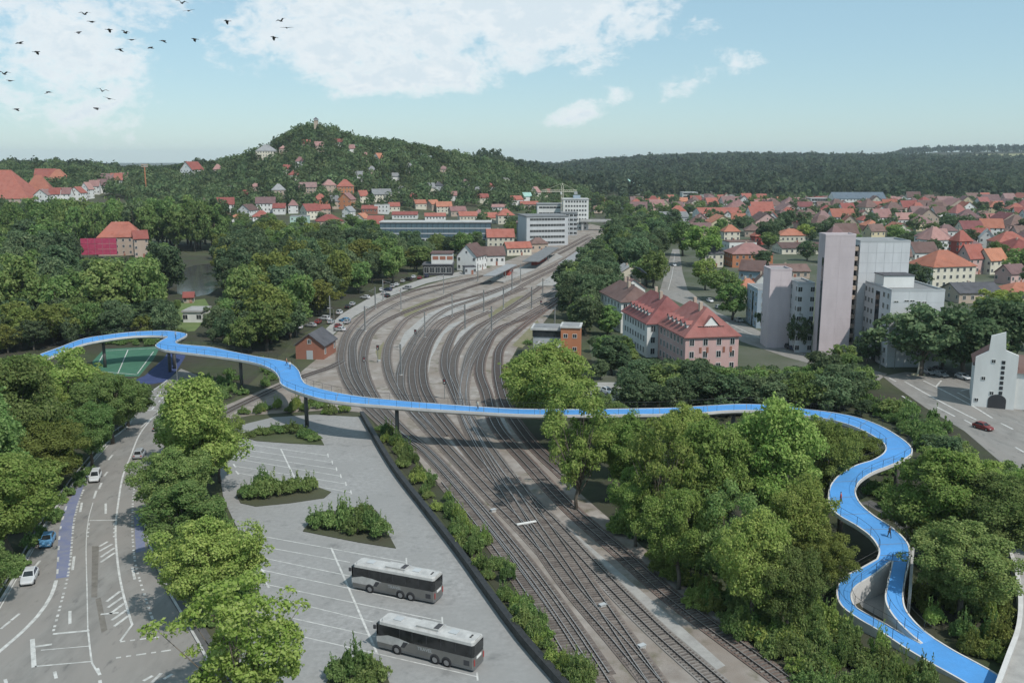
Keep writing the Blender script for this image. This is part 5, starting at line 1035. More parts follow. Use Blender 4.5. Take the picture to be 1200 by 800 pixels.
# ------------------------------------------------------------------ the wooded hill and the far forest
def forest(name, label, pts, n_leaf, size, leaf, mat, seed):
    r = np.random.default_rng(seed); T = []
    for k in range(5):
        u = r.normal(size=(n_leaf, 3)); u[:, 2] = np.abs(u[:, 2]) * .9 + u[:, 2] * .1; u /= np.linalg.norm(u, axis=1, keepdims=True)
        lump = 1 + .28 * np.sin(u[:, 0] * 5 + k * 2) * np.cos(u[:, 1] * 4.3 + k) + .12 * np.sin(u[:, 2] * 9 + k)
        p = u * lump[:, None] * np.array([.52, .52, .62]); p[:, 2] += .38
        nn = u + r.normal(0, .4, u.shape); nn /= np.linalg.norm(nn, axis=1, keepdims=True)
        s = leaf * r.uniform(.7, 1.3, n_leaf); T.append(rhombs(p, nn, s, s * .75, r))
    out = np.empty((len(pts), n_leaf * 4, 3), np.float32)
    for i, (x, y, z, s) in enumerate(pts):
        a = r.uniform(0, 6.28); ca, sa = math.cos(a), math.sin(a); t = T[i % 5]; w = s * size * r.uniform(.8, 1.15); h = s * size * r.uniform(.85, 1.3)
        out[i, :, 0] = (t[:, 0] * ca - t[:, 1] * sa) * w + x; out[i, :, 1] = (t[:, 0] * sa + t[:, 1] * ca) * w + y; out[i, :, 2] = t[:, 2] * h + z - .5
    me = quads_mesh(name, out.reshape(-1, 3), M[mat]); at = me.attributes.new('tone', 'FLOAT', 'FACE'); at.data.foreach_set('value', np.repeat(np.clip(r.normal(.5, .24, len(pts)), 0, 1), n_leaf).astype(np.float32))
    o = link(name, me); return tag(o, label, name.replace('_', ' '), None, 'stuff')
HF = [(a, b, c) for a, b, c in FOOT if b > 550]
def hillpts(n, y0, y1, sfun, rr, spacing, seed):
    r = random.Random(seed); got = []; cell = {}
    hf = np.array(HF)
    for _ in range(n):
        y = math.sqrt(r.uniform(y0 ** 2, y1 ** 2)); s = r.uniform(*sfun); x = (s - 600) / 1120 * y
        k = (int(x // spacing), int(y // spacing))
        if any((x - a) ** 2 + (y - b) ** 2 < spacing ** 2 for i in (-1, 0, 1) for j in (-1, 0, 1) for a, b in cell.get((k[0] + i, k[1] + j), ())): continue
        d2 = (hf[:, 0] - x) ** 2 + (hf[:, 1] - y) ** 2 - (hf[:, 2] + rr) ** 2
        if (d2 < 0).any(): continue
        # keep a gap in front of the hill houses so that they show
        g = (np.abs(hf[:, 0] * y / hf[:, 1] - x) < hf[:, 2] * .8) & (hf[:, 1] - y > 0) & (hf[:, 1] - y < 34) & (hf[:, 2] < 30)
        if g.any(): continue
        cell.setdefault(k, []).append((x, y)); got.append((x, y))
    return got
def zof(pts): return height(np.array([p[0] for p in pts]), np.array([p[1] for p in pts]))
hp = []
for x, y in hillpts(26000, 690, 1290, (-60, 690), 2.0, 7.5, 21):
    s = 600 + 1120 * x / y; foot = np.interp(s, _TF[:, 0], _TF[:, 1])
    if y < foot + (60 if s < 160 else 25): continue
    if s < 150 and y < 960: continue
    hp.append((x, y))
hz_ = zof(hp); rr_ = random.Random(3)
forest('hillside_wood', 'dense green wood covering the hill behind the town', [(p[0], p[1], z, rr_.uniform(.8, 1.3)) for p, z in zip(hp, hz_)], 130, 10.5, .21, 'leaf_h', 31); print('hill', len(hp))
fp = hillpts(26000, 1330, 3300, (560, 1330), 3.0, 17, 22) 
fz = zof(fp)
forest('far_forest', 'dark forest spread over the far hills on the right', [(p[0], p[1], z, rr_.uniform(.8, 1.25) * (1.0 if p[1] < 2000 else 1.2)) for p, z in zip(fp, fz)], 60, 19, .3, 'leaf_f', 32); print('far', len(fp), len(vp) if 'vp' in globals() else 0)
rp = [(x, y) for x, y in hillpts(9000, 3250, 4700, (560, 1330), 3, 26, 23) if not (1500 < x and 3250 < y < 4400)]
forest('far_treeline', 'dark treeline on the farthest ridge', [(p[0], p[1], z, 1.0) for p, z in zip(rp, zof(rp))], 26, 26, .45, 'leaf_f', 33)
lp = hillpts(3000, 1180, 2200, (-80, 240), 3, 12, 24)
forest('ridge_wood', 'dark trees along the skyline of the left ridge', [(p[0], p[1], z, rr_.uniform(.8, 1.3)) for p, z in zip(lp, zof(lp))], 60, 12, .3, 'leaf_f', 34)
tr2 = random.Random(77)
vp = hillpts(4000, 700, 1330, (560, 1300), 0, 26, 25)
forest('town_greenery', 'mass of small trees between the far houses of the valley', [(x, y, z, tr2.uniform(.7, 1.2)) for (x, y), z in zip(vp, zof(vp))], 60, 9.5, .3, 'leaf_h', 35)

# ------------------------------------------------------------------ shrubs
def shrub_spec(seed, n, leaf, tall):
    r = np.random.default_rng(seed); V = []
    for k in range(26):
        a = r.uniform(0, 6.28); d = math.sqrt(r.uniform(0, 1)); c = np.array([math.cos(a) * d, math.sin(a) * d, r.uniform(.25, .75) * (1.1 - .5 * d)]); q_ = r.uniform(.22, .38)
        m = n; u = r.normal(size=(m, 3)); u[:, 2] = np.abs(u[:, 2]); u /= np.linalg.norm(u, axis=1, keepdims=True)
        p = c + u * q_ * r.uniform(.6, 1.1, (m, 1)); nn = u * .7 + r.normal(0, .5, u.shape); nn /= np.linalg.norm(nn, axis=1, keepdims=True)
        s = leaf * r.uniform(.6, 1.3, m); V.append(rhombs(p, nn, s, s * .55, r))
    for k in range(tall):                                      # upright sprays
        a = r.uniform(0, 6.28); d = r.uniform(0, .7); h = r.uniform(.9, 1.6); m = 26
        t = r.uniform(.3, 1, m); p = np.stack([math.cos(a) * d + t * r.normal(0, .06) + r.normal(0, .04, m), math.sin(a) * d + t * r.normal(0, .06) + r.normal(0, .04, m), t * h], 1)
        nn = r.normal(size=(m, 3)); nn /= np.linalg.norm(nn, axis=1, keepdims=True); s = leaf * r.uniform(.6, 1.2, m); V.append(rhombs(p, nn, s, s * .4, r))
    return np.concatenate(V)
SH = [quads_mesh('foliage', shrub_spec(900 + i, 70, .2, 14 if i % 2 else 5), M['leaf_a']) for i in range(4)]
SHLOW = [shrub_spec(950 + i, 26, .3, 3) for i in range(3)]; MASS = []
_stem = MB()
for i in range(5): _stem.tube([(0, 0, -.1), (.25 * math.cos(i * 1.3), .25 * math.sin(i * 1.3), .5)], [.05, .02], 4)
_stem = _stem.mesh('stem', M['bark'])
def shrub(p, w, h, mat, label, group, z=0.0):
    t = empty('shrub', (p.x, p.y, z), tk_.uniform(0, 6.28), label, 'shrub', group); t.scale = (w / 2.3, w / 2.3, h)
    leafy(link('foliage', tk_.choice(SH), t), mat); link('stem', _stem, t)
names = ['far oval island of the coach park', 'second island of the coach park', 'pointed third island of the coach park', 'island at the bottom edge of the coach park']
spots = [[(292, 512, 2.6, .8), (308, 509, 3.2, 1.2), (325, 507, 3.2, 1.6), (342, 507, 3.4, 1.7), (357, 512, 3.2, 1.6), (368, 517, 2.6, 1.2)],
         [(289, 584, 2.6, 2.2), (302, 584, 3.0, 2.4), (317, 582, 3.2, 3.2), (333, 579, 3.0, 2.2), (348, 576, 3.0, 2.6), (362, 576, 2.6, 2.6), (310, 573, 2.6, 2.8)],
         [(372, 618, 2.6, 2.2), (387, 618, 3.0, 2.8), (402, 618, 3.2, 3.6), (418, 625, 3.0, 2.4), (434, 622, 3.2, 3.0), (447, 630, 2.8, 2.6), (425, 610, 2.6, 2.6)],
         [(395, 797, 2.4, 2.0), (415, 795, 2.8, 3.2), (436, 800, 2.8, 2.4), (424, 812, 2.6, 1.8)]]
for nm, sp in zip(names, spots):
    for x, y, w, h in sp: shrub(P(x, y), w * 1.35, h, 'leaf_b', 'green shrub on the ' + nm, 'shrubs on the ' + nm, LOTZ + .1)
rs = random.Random(42)
STRIP_L, STRIP_R = [(436, 492), (470, 548), (511, 600), (551, 652), (587, 700), (624, 750), (664, 797), (712, 852)], [(462, 500), (500, 552), (548, 602), (592, 660), (626, 708), (652, 752), (690, 800), (730, 850)]
for i in range(78):
    u = rs.uniform(0, 6.95); k = int(u); f = u - k; v = rs.random() ** 1.3
    a = (STRIP_L[k][0] * (1 - f) + STRIP_L[k + 1][0] * f, STRIP_L[k][1] * (1 - f) + STRIP_L[k + 1][1] * f); b = (STRIP_R[k][0] * (1 - f) + STRIP_R[k + 1][0] * f, STRIP_R[k][1] * (1 - f) + STRIP_R[k + 1][1] * f)
    p = P(a[0] * (1 - v * .8) + b[0] * v * .8, a[1] * (1 - v * .8) + b[1] * v * .8)
    shrub(p, rs.uniform(1.8, 3.2), rs.uniform(1.0, 2.6), rs.choice(['leaf_b', 'leaf_a', 'leaf_b']), 'wild shrub in the strip between the dark wall and the tracks', 'shrubs along the retaining wall')
sheet('verge', px_poly(STRIP_L + STRIP_R[::-1]), .058, M['undergrowth'])
def shrub_area(poly, n, w, h, mats, label, group, seed, mass=False):
    r = random.Random(seed); xs = [p[0] for p in poly]; ys = [p[1] for p in poly]; k = 0
    while k < n:
        x, y = r.uniform(min(xs), max(xs)), r.uniform(min(ys), max(ys))
        if not inpoly(x, y, poly): continue
        k += 1
        if mass:
            v = r.choice(SHLOW); a = r.uniform(0, 6.28); ww, hh = r.uniform(*w) / 2.3, r.uniform(*h); p = P(x, y)
            MASS.append(np.stack([(v[:, 0] * math.cos(a) - v[:, 1] * math.sin(a)) * ww + p.x, (v[:, 0] * math.sin(a) + v[:, 1] * math.cos(a)) * ww + p.y, v[:, 2] * hh], 1))
        else: shrub(P(x, y), r.uniform(*w), r.uniform(*h), r.choice(mats), label, group)
shrub_area([(705, 612), (735, 612), (800, 665), (860, 712), (900, 745), (880, 765), (830, 720), (770, 668)], 34, (2.2, 4), (1.2, 2.6), ['leaf_b', 'leaf_a', 'leaf_o'], 'shrub at the wood edge above the rusty track', 'shrubs at the wood edge', 51)
shrub_area([(850, 720), (960, 715), (975, 730), (1010, 745), (1060, 780), (1100, 812), (1080, 850), (980, 850), (920, 790), (860, 745)], 64, (2.2, 4.2), (1.4, 3.2), ['leaf_b', 'leaf_a', 'leaf_b'], 'shrub between the ramp and the railway at the bottom', 'shrubs below the ramp', 52)
shrub_area([(1072, 690), (1110, 680), (1160, 690), (1178, 720), (1172, 775), (1140, 768), (1100, 742), (1075, 722)], 36, (2.0, 3.6), (1.4, 2.8), ['leaf_b', 'leaf_a', 'leaf_o'], 'shrub right of the ramp near the white parapet', 'shrubs right of the ramp', 53)
shrub_area([(140, 520), (128, 532), (100, 565), (60, 625), (25, 668), (0, 700), (-30, 680), (60, 560), (110, 520)], 30, (2, 3.4), (1.0, 2.0), ['leaf_b', 'leaf_d' if False else 'leaf_b'], 'low shrub under the trees left of the road', 'shrubs left of the road', 54, True)
shrub_area([(188, 560), (200, 545), (250, 540), (258, 590), (284, 640), (298, 690), (295, 740), (262, 800), (240, 760), (212, 700), (188, 640)], 30, (1.8, 3.0), (.8, 1.8), ['leaf_b'], 'low shrub under the tree row between road and coach park', 'shrubs under the tree row', 55, True)
shrub_area([(280, 486), (300, 478), (350, 470), (420, 486), (330, 486)], 20, (2, 3.4), (1.0, 2.2), ['leaf_b', 'leaf_a'], 'shrub on the bank between the branch line and the coach park', 'shrubs on the far bank of the coach park', 56)
shrub_area([(600, 405), (640, 395), (655, 420), (620, 470), (600, 470), (594, 440)], 16, (2, 4), (1.0, 2.2), ['leaf_a', 'leaf_o'], 'shrub below the orange signal box', 'shrubs below the signal box', 57, True)

shrub_area([(122, 402), (150, 399), (186, 399), (184, 405), (150, 406), (124, 408)], 16, (2, 3.6), (1.2, 2.4), ['leaf_b', 'leaf_o'], 'shrub behind the sports court under the footbridge', 'shrubs behind the sports court', 58, True)
shrub_area([(232, 428), (320, 430), (338, 446), (300, 460), (250, 474), (238, 455)], 26, (2, 4), (1.0, 2.6), ['leaf_b', 'leaf_b', 'leaf_o'], 'shrub on the bank under the left footbridge bay', 'shrubs under the footbridge bay', 59, True)
shrub_area([(1000, 470), (1040, 458), (1080, 486), (1120, 512), (1100, 530), (1076, 540), (1060, 500), (1020, 486)], 44, (2.5, 4.5), (1.4, 3.0), ['leaf_b', 'leaf_b', 'leaf_a'], 'shrub on the slope between the footbridge curve and the right road', 'shrubs above the footbridge curve', 60, True)
shrub_area([(1016, 560), (1050, 552), (1072, 560), (1076, 600), (1066, 618), (1040, 596), (1014, 580)], 16, (2, 3.4), (1.0, 2.0), ['leaf_b'], 'shrub inside the lower footbridge curve', 'shrubs inside the footbridge curve', 61, True)

shrub_area([(700, 605), (760, 590), (900, 600), (980, 640), (985, 720), (930, 730), (850, 712), (780, 660)], 60, (2.2, 4), (.8, 1.8), ['leaf_b'], '', '', 62, True)
tag(link('undergrowth', quads_mesh('undergrowth', np.concatenate(MASS), M['leaf_b'])), 'low tangled undergrowth under the trees and along the banks', 'undergrowth', None, 'stuff')
# ------------------------------------------------------------------ the blue footbridge
ST = [((47, 415), (54, 421), 6.5), ((72, 406), (76, 411.5), 7.4), ((95, 397.5), (97, 403.5), 8), ((120, 393), (121, 398.5), 8), ((150, 389.5), (151, 394.5), 8), ((175, 387.8), (176, 393.4), 8), ((197, 387.6), (190, 394), 8), ((217, 390.5), (196, 395), 8), ((218, 393.5), (189, 399), 8), ((207, 399.5), (182, 405), 8), ((209, 402.8), (190, 409.6), 8), ((225, 404.6), (206, 412), 8), ((248, 406.8), (235, 415.5), 8),
      ((275, 412.5), (262, 419), 8), ((300, 417.5), (287, 423), 8), ((322, 421), (307, 428), 8), ((340, 425.5), (321, 435), 8), ((350, 434), (327, 443), 8), ((354, 444), (329, 450), 8), ((360, 450.5), (342, 457), 8), ((378, 456), (372, 466.5), 8), ((400, 461), (398, 470.8), 8), ((425, 465), (424, 473.6), 8), ((450, 467.6), (450, 475.6), 8), ((500, 472), (500, 479.4), 8), ((550, 475.8), (550, 482.5), 8), ((600, 478.8), (600, 485.4), 8), ((640, 479.6), (640, 486.4), 8), ((690, 479.6), (690, 486.4), 8), ((732, 479), (732, 486), 8), ((780, 478), (781, 485.5), 8), ((817, 476), (819, 484), 8), ((850, 474), (850, 481.5), 8), ((880, 473.4), (880, 481), 8), ((915, 475.5), (913, 483), 8), ((950, 480), (946, 487.5), 8), ((980, 484), (974, 492), 8), ((1008, 490), (998, 499), 8),
      ((1034, 500), (1017, 507.5), 8), ((1055, 512.5), (1032, 517), 8), ((1067, 522.5), (1037.5, 523.5), 8), ((1069, 531), (1035, 531), 7.9), ((1058, 539), (1022, 539), 7.8), ((1042, 546), (1003, 545), 7.6), ((1022, 554), (985, 555), 7.4), ((1007, 565), (974, 567), 7.1), ((1003, 577), (970.5, 580), 6.8), ((1009, 590), (973, 594), 6.4), ((1024, 603.5), (984, 605), 6.0), ((1043, 616), (1003, 616), 5.5), ((1057, 627.5), (1019, 628), 5.1), ((1065, 638), (1028, 640), 4.7), ((1067, 648), (1029.5, 648), 4.35), ((1066, 658.5), (1027, 655), 4.0)]
LBR = [((1045, 657.5), (1027, 655), 4.0), ((1024, 674), (1008, 665.5), 3.0), ((1004, 687), (987, 677), 2.4), ((998.6, 698.7), (980, 692), 2.0), ((1005, 712), (985, 709), 1.6), ((1029, 725.7), (1004, 724), 1.3), ((1056, 741), (1031, 740), 1.0), ((1080, 754), (1058, 758), .7)]
RBR = [((1066, 658.5), (1045, 657.5), 4.0), ((1061, 680), (1040, 681), 3.6), ((1059, 700), (1037, 702), 3.0), ((1063, 716), (1045, 720), 2.3), ((1078, 734), (1062, 739), 1.5), ((1096, 748.3), (1080, 754), .7)]
END = [((1096, 748.3), (1058, 758), .7), ((1120, 763), (1090, 777), .5), ((1150, 779), (1124, 796), .3), ((1172, 792), (1150, 812), .2), ((1230, 832), (1205, 850), .14)]
fb = empty('footbridge', P(600, 482, 0), 0, 'long winding bright blue footbridge crossing the railway and looping down as a ramp', 'footbridge')
FO = Vector(fb.location)
def edges(st, n=6):
    a = [P(*f, z) for f, g, z in st]; b = [P(*g, z) for f, g, z in st]
    def cm(q_):
        q2 = [q_[0] * 2 - q_[1]] + q_ + [q_[-1] * 2 - q_[-2]]; out = []
        for i in range(1, len(q2) - 2):
            for k in range(n):
                t = k / n; A, B, C, E = q2[i - 1], q2[i], q2[i + 1], q2[i + 2]
                out.append(.5 * (2 * B + (C - A) * t + (2 * A - 5 * B + 4 * C - E) * t * t + (3 * B - A - 3 * C + E) * t ** 3))
        return out + [q_[-1]]
    return cm(a), cm(b)
def deck(st, th=.55, base=False):
    a, b = edges(st); n = len(a); a = [p - FO for p in a]; b = [p - FO for p in b]
    top = MB(); body = MB(); e = .22
    vs = []; bs = []
    for p, q_ in zip(a, b):
        d = (q_ - p); w = max(d.length, .5); d = d / w; i0 = p + d * e; i1 = q_ - d * e
        vs += [(i0.x, i0.y, i0.z + .03), (i1.x, i1.y, i1.z + .03)]
        zb = [-.3, -.3] if base else [p.z - th, q_.z - th]
        j0, j1 = p + d * .25 * w * (0 if base else .45), q_ - d * .25 * w * (0 if base else .45)
        bs += [(p.x, p.y, p.z + .1), (i0.x, i0.y, i0.z + .1), (i0.x, i0.y, i0.z + .02), (i1.x, i1.y, i1.z + .02), (i1.x, i1.y, i1.z + .1), (q_.x, q_.y, q_.z + .1), (q_.x, q_.y, q_.z - (.02 if base else .4)), (j1.x, j1.y, zb[1]), (j0.x, j0.y, zb[0]), (p.x, p.y, p.z - (.02 if base else .4))]
    top.add(vs, [(2 * i, 2 * i + 1, 2 * i + 3, 2 * i + 2) for i in range(n - 1)]).build('deck', M['deck'], fb, True)
    fs = []
    for i in range(n - 1):
        for k in range(10): fs.append((10 * i + k, 10 * i + (k + 1) % 10, 10 * i + 10 + (k + 1) % 10, 10 * i + 10 + k))
    fs += [tuple(range(9, -1, -1)), tuple(10 * (n - 1) + k for k in range(10))]
    body.add(bs, fs).build('girder', M['fascia'], fb)
    return a, b
EA, EB = deck(ST, .8); LA, LB = deck(LBR, .6, True); RA, RB = deck(RBR, .6, True); NA, NB = deck(END, .3, True)
_post = MB().box(-.022, .022, -.022, .022, 0, 1.2).mesh('railing_post', M['steel_dark'])
def railing(line, i0=0, i1=None, gap=2.6, rails=(1.2, .62)):
    q_ = line[i0:i1]
    for z in rails: MB().tube([p + Vector((0, 0, z + .1)) for p in q_], .026 if z == rails[0] else .009, 4).build('handrail' if z == rails[0] else 'rail_wire', M['steel_dark'], fb)
    acc = 0
    for i in range(1, len(q_)):
        acc += (q_[i] - q_[i - 1]).length
        if acc > gap: acc = 0; link('railing_post', _post, fb, q_[i] + Vector((0, 0, .1)))
def inset(a, b, k=.12): return [p + (q_ - p).normalized() * k for p, q_ in zip(a, b)]
for i in range(8, len(EA) - 4, 9):                      # expansion joints across the deck
    p, r_ = EA[i], EB[i]; d = (r_ - p).normalized(); k = Vector((-d.y, d.x, 0)) * .05; p = p + d * .3; r_ = r_ - d * .3
    MB().add([(v.x, v.y, v.z + .038) for v in (p - k, r_ - k, r_ + k, p + k)], [(0, 1, 2, 3)]).build('deck_joint', M['steel'], fb)
railing(inset(EA, EB)); railing(inset(EB, EA)); railing(inset(LB, LA)); railing(inset(LA, LB)); railing(inset(RA, RB)); railing(inset(RB, RA))
for px_ in (76, 121, 197, 203, 280, 357, 468, 655, 745, 860, 945):
    k = min(range(len(EA)), key=lambda i: abs(to_px((EA[i] + EB[i]) / 2 + FO)[0] - px_) + (0 if i > 30 or px_ < 210 else 99)); c = (EA[k] + EB[k]) / 2
    MB().tube([(c.x, c.y, -.3), (c.x, c.y, c.z - .75)], [.42, .38], 10).build('pillar', M['pillar'], fb, True)
for px_, py_ in ((1051, 527), (990, 575), (1040, 625)):
    k = min(range(len(EA)), key=lambda i: (Vector(to_px((EA[i] + EB[i]) / 2 + FO)) - Vector((px_, py_))).length); c = (EA[k] + EB[k]) / 2
    MB().tube([(c.x, c.y, -.3), (c.x, c.y, c.z - .75)], [.42, .38], 10).build('pillar', M['pillar'], fb, True)
sheet('gravel_patch', px_poly([(1044, 668), (1024, 681), (1006, 692), (1003, 700), (1010, 711), (1032, 724), (1058, 739), (1078, 752), (1060, 738), (1044, 720), (1037, 702)]), .06, M['lot'])
# concrete side wall of the right ramp and the path under the curve
ribbon('ramp_wall', [(1069, 655), (1066, 690), (1064, 722)], .35, 0, 3.4, M['concrete'], None, None)
tag([o for o in COL.objects if o.name.startswith('ramp_wall')][0], 'low pale concrete wall along the right side of the ramp', 'wall')
sheet('path', px_poly([(1004, 590), (1016, 592), (1040, 605), (1064, 628), (1072, 650), (1078, 650), (1070, 620), (1046, 598), (1020, 586)]), .05, M['asphalt_dark'])
# white road and parapet in the lower right corner
sheet('road', px_poly([(1183, 648), (1230, 640), (1300, 700), (1300, 900), (1160, 900), (1172, 800), (1190, 745), (1196, 710), (1191, 670)]), .9, M['gravel_light'], None, 'structure', .3)
wp = empty('bridge_parapet', P(1190, 720), 0, 'pale curved concrete parapet with handrail at the right edge', 'parapet'); WO = Vector(wp.location)
q_ = [p - WO for p in catmull([P(*p, 1.2) for p in [(1182, 648), (1190, 672), (1195, 705), (1193, 740), (1181, 775), (1170, 805), (1150, 860)]], 1.0)]
def rib3(pts, w, h0, h1, name, mat):
    vs = []; n = len(pts)
    for i, p in enumerate(pts):
        d = (pts[min(i + 1, n - 1)] - pts[max(i - 1, 0)]); d.z = 0; d.normalize(); s = Vector((-d.y, d.x, 0)) * w / 2
        for r_, z in ((p - s, h0), (p + s, h0), (p + s, h1), (p - s, h1)): vs.append((r_.x, r_.y, z))
    fs = [(0, 1, 2, 3), tuple(4 * (n - 1) + k for k in (3, 2, 1, 0))]
    for i in range(n - 1):
        for k in range(4): fs.append((4 * i + k, 4 * i + 4 + k, 4 * i + 4 + (k + 1) % 4, 4 * i + (k + 1) % 4))
    return MB().add(vs, fs).build(name, mat, wp)
rib3(q_, .35, 0, 1.9, 'wall', M['concrete']); rib3([p for p in q_], .5, 1.903, 2.05, 'coping', M['fascia'])

# ------------------------------------------------------------------ vehicles
def paint(n, c, metal=.2): return pm('car_' + n, c, tuple(v * .9 for v in c), .5, .3, coord='obj', metal=metal, spec=.5)
CP_ = {k: paint(k, c) for k, c in dict(white=(.62, .63, .64), silver=(.4, .41, .42), black=(.03, .03, .034), blue=(.12, .3, .5), grey=(.16, .165, .17), red=(.22, .04, .038), darkblue=(.04, .06, .11)).items()}
M['tyre'] = pm('tyre', (.015, .015, .016), (.025, .025, .026), 4, .9)
M['rim'] = pm('rim', (.35, .35, .36), None, 1, .4, metal=.7)
M['lamp'] = pm('head_lamp', (.7, .7, .68), None, 1, .2, spec=.5)
M['tail'] = pm('tail_lamp', (.4, .02, .015), None, 1, .3, spec=.5)
M['carglass'] = pm('car_glass', (.015, .018, .02), (.03, .034, .036), 1, .08, spec=.5)
def wheel_meshes(r, w):
    ty = MB(); n = 16
    prof = [(r * .62, -w / 2), (r * .94, -w / 2), (r, -w * .32), (r, w * .32), (r * .94, w / 2), (r * .62, w / 2)]
    vs = [(p * math.cos(2 * math.pi * k / n), y, p * math.sin(2 * math.pi * k / n)) for k in range(n) for p, y in prof]; m = len(prof)
    ty.add(vs, [(k * m + j, k * m + j + 1, ((k + 1) % n) * m + j + 1, ((k + 1) % n) * m + j) for k in range(n) for j in range(m - 1)])
    ri = MB().tube([(0, -w * .42, 0), (0, w * .42, 0)], r * .63, 14); ri.tube([(0, -w * .5, 0), (0, w * .5, 0)], r * .2, 8)
    return ty.mesh('tyre', M['tyre'], True), ri.mesh('rim', M['rim'])
_cw = wheel_meshes(.32, .21); _bw = wheel_meshes(.52, .32)
def add_wheel(t, x, y, r, ms):
    w = link('wheel', ms[0], t, (x, y, r)); link('rim', ms[1], w)
def car_parts(col, van=False):
    key = (col, van)
    if key in _cc: return _cc[key]
    W, roof = .89, (1.62 if van else 1.45)
    secs = [(-2.15, .45, .72, .70), (-2.08, .3, .86, .80), (-1.6, .2, .93, .88), (-.6, .18, .93, W), (.7, .18, .93, W), (1.2, .2, .88, .87), (1.85, .26, .76, .80), (2.1, .32, .66, .70), (2.18, .42, .56, .6)]
    vs = []
    for x, zl, zh, w in secs: vs += [(x, -w * .93, zl), (x, -w, (zl + zh) / 2), (x, -w * .95, zh - .05), (x, -w * .82, zh), (x, w * .82, zh), (x, w * .95, zh - .05), (x, w, (zl + zh) / 2), (x, w * .93, zl)]
    n = len(secs); fs = [(7, 6, 5, 4, 3, 2, 1, 0), tuple(8 * (n - 1) + k for k in range(8))]
    for i in range(n - 1):
        for k in range(8): fs.append((8 * i + k, 8 * i + (k + 1) % 8, 8 * i + 8 + (k + 1) % 8, 8 * i + 8 + k))
    b = MB().add(vs, fs)
    bx0, bx1, tx0, tx1 = (-2.0, 1.1, -1.85, .35) if van else (-1.85, .98, -1.25, .2)
    y0, y1 = .76, .6; z0, z1 = .9, roof
    cab = [(bx0, -y0, z0), (bx1, -y0, z0), (bx1, y0, z0), (bx0, y0, z0), (tx0, -y1, z1 - .05), (tx1, -y1, z1 - .05), (tx1, y1, z1 - .05), (tx0, y1, z1 - .05), (tx0 + .12, -y1 + .1, z1), (tx1 - .12, -y1 + .1, z1), (tx1 - .12, y1 - .1, z1), (tx0 + .12, y1 - .1, z1)]
    b.add(cab, [(0, 1, 5, 4), (1, 2, 6, 5), (2, 3, 7, 6), (3, 0, 4, 7), (4, 5, 9, 8), (5, 6, 10, 9), (6, 7, 11, 10), (7, 4, 8, 11), (8, 9, 10, 11)])
    def quad_on(a, b_, c, d, k0, k1, m0, m1, off):
        a, b_, c, d = map(Vector, (a, b_, c, d)); f = lambda u, v: (a * (1 - u) + b_ * u) * (1 - v) + (d * (1 - u) + c * u) * v
        nrm = (b_ - a).cross(d - a).normalized() * off
        return [f(k0, m0) + nrm, f(k1, m0) + nrm, f(k1, m1) + nrm, f(k0, m1) + nrm]
    def g(*q4): return MB().add([p for q_ in q4 for p in q_], [tuple(range(4 * i, 4 * i + 4)) for i in range(len(q4))])
    ws = g(quad_on(cab[1], cab[2], cab[6], cab[5], .08, .92, .1, .95, .012)).mesh('windscreen', M['carglass'])
    rw = g(quad_on(cab[3], cab[0], cab[4], cab[7], .1, .9, .15, .92, .012)).mesh('rear_window', M['carglass'])
    sd = [[g(quad_on(A, B, C, E, u0, u1, .1, .92, .012)).mesh('side_window', M['carglass']) for u0, u1 in ((.07, .46), (.5, .9))] for A, B, C, E in ((cab[0], cab[1], cab[5], cab[4]), (cab[2], cab[3], cab[7], cab[6]))]
    hl = MB().box(-.06, .06, -.16, .16, -.07, .07).mesh('headlight', M['lamp']); tl = MB().box(-.05, .05, -.14, .14, -.1, .1).mesh('taillight', M['tail'])
    mi = MB().box(-.08, .08, -.1, .1, -.06, .06).mesh('mirror', CP_[col])
    _cc[key] = (b.mesh('body', CP_[col]), ws, rw, sd, hl, tl, mi); return _cc[key]
_cc = {}
def car(pos, rz, col, label, group=None, van=False, z=0.0):
    t = empty('car', (pos[0], pos[1], z), rz, label, 'car', group); bo, ws, rw, sd, hl, tl, mi = car_parts(col, van)
    link('body', bo, t); link('windscreen', ws, t); link('rear_window', rw, t)
    for pr in sd:
        for s in pr: link('side_window', s, t)
    for s in (-1, 1): link('headlight', hl, t, (2.1, s * .52, .58)); link('taillight', tl, t, (-2.1, s * .6, .72)); link('mirror', mi, t, (.72, s * .92, .98))
    for x in (-1.35, 1.35):
        for s in (-1, 1): add_wheel(t, x, s * .78, .32, _cw)
    return t
def pcar(x, y, x2, y2, col, label, group=None, van=False, z=ROADZ):          # centre pixel, pixel it heads for
    a, b = P(x, y), P(x2, y2); car(a, math.atan2(b.y - a.y, b.x - a.x), col, label, group, van, z + .005)
pcar(35, 680, 20, 712, 'white', 'white car driving down the left lane near the picture edge')
pcar(56, 637, 47, 655, 'blue', 'light blue car in the left lane behind the white one')
pcar(112, 562, 104, 580, 'white', 'white hatchback coming down the middle of the road', van=True)
pcar(164, 535, 176, 516, 'silver', 'silver estate car with pale roof driving away up the road', van=True)
pcar(186, 503, 196, 488, 'silver', 'pale car driving away, half hidden by the roadside trees', van=True)
pcar(215, 455, 222, 447, 'white', 'white car standing where the road meets the blue path')
GC = 'cars parked along the station road'; rc = random.Random(9)
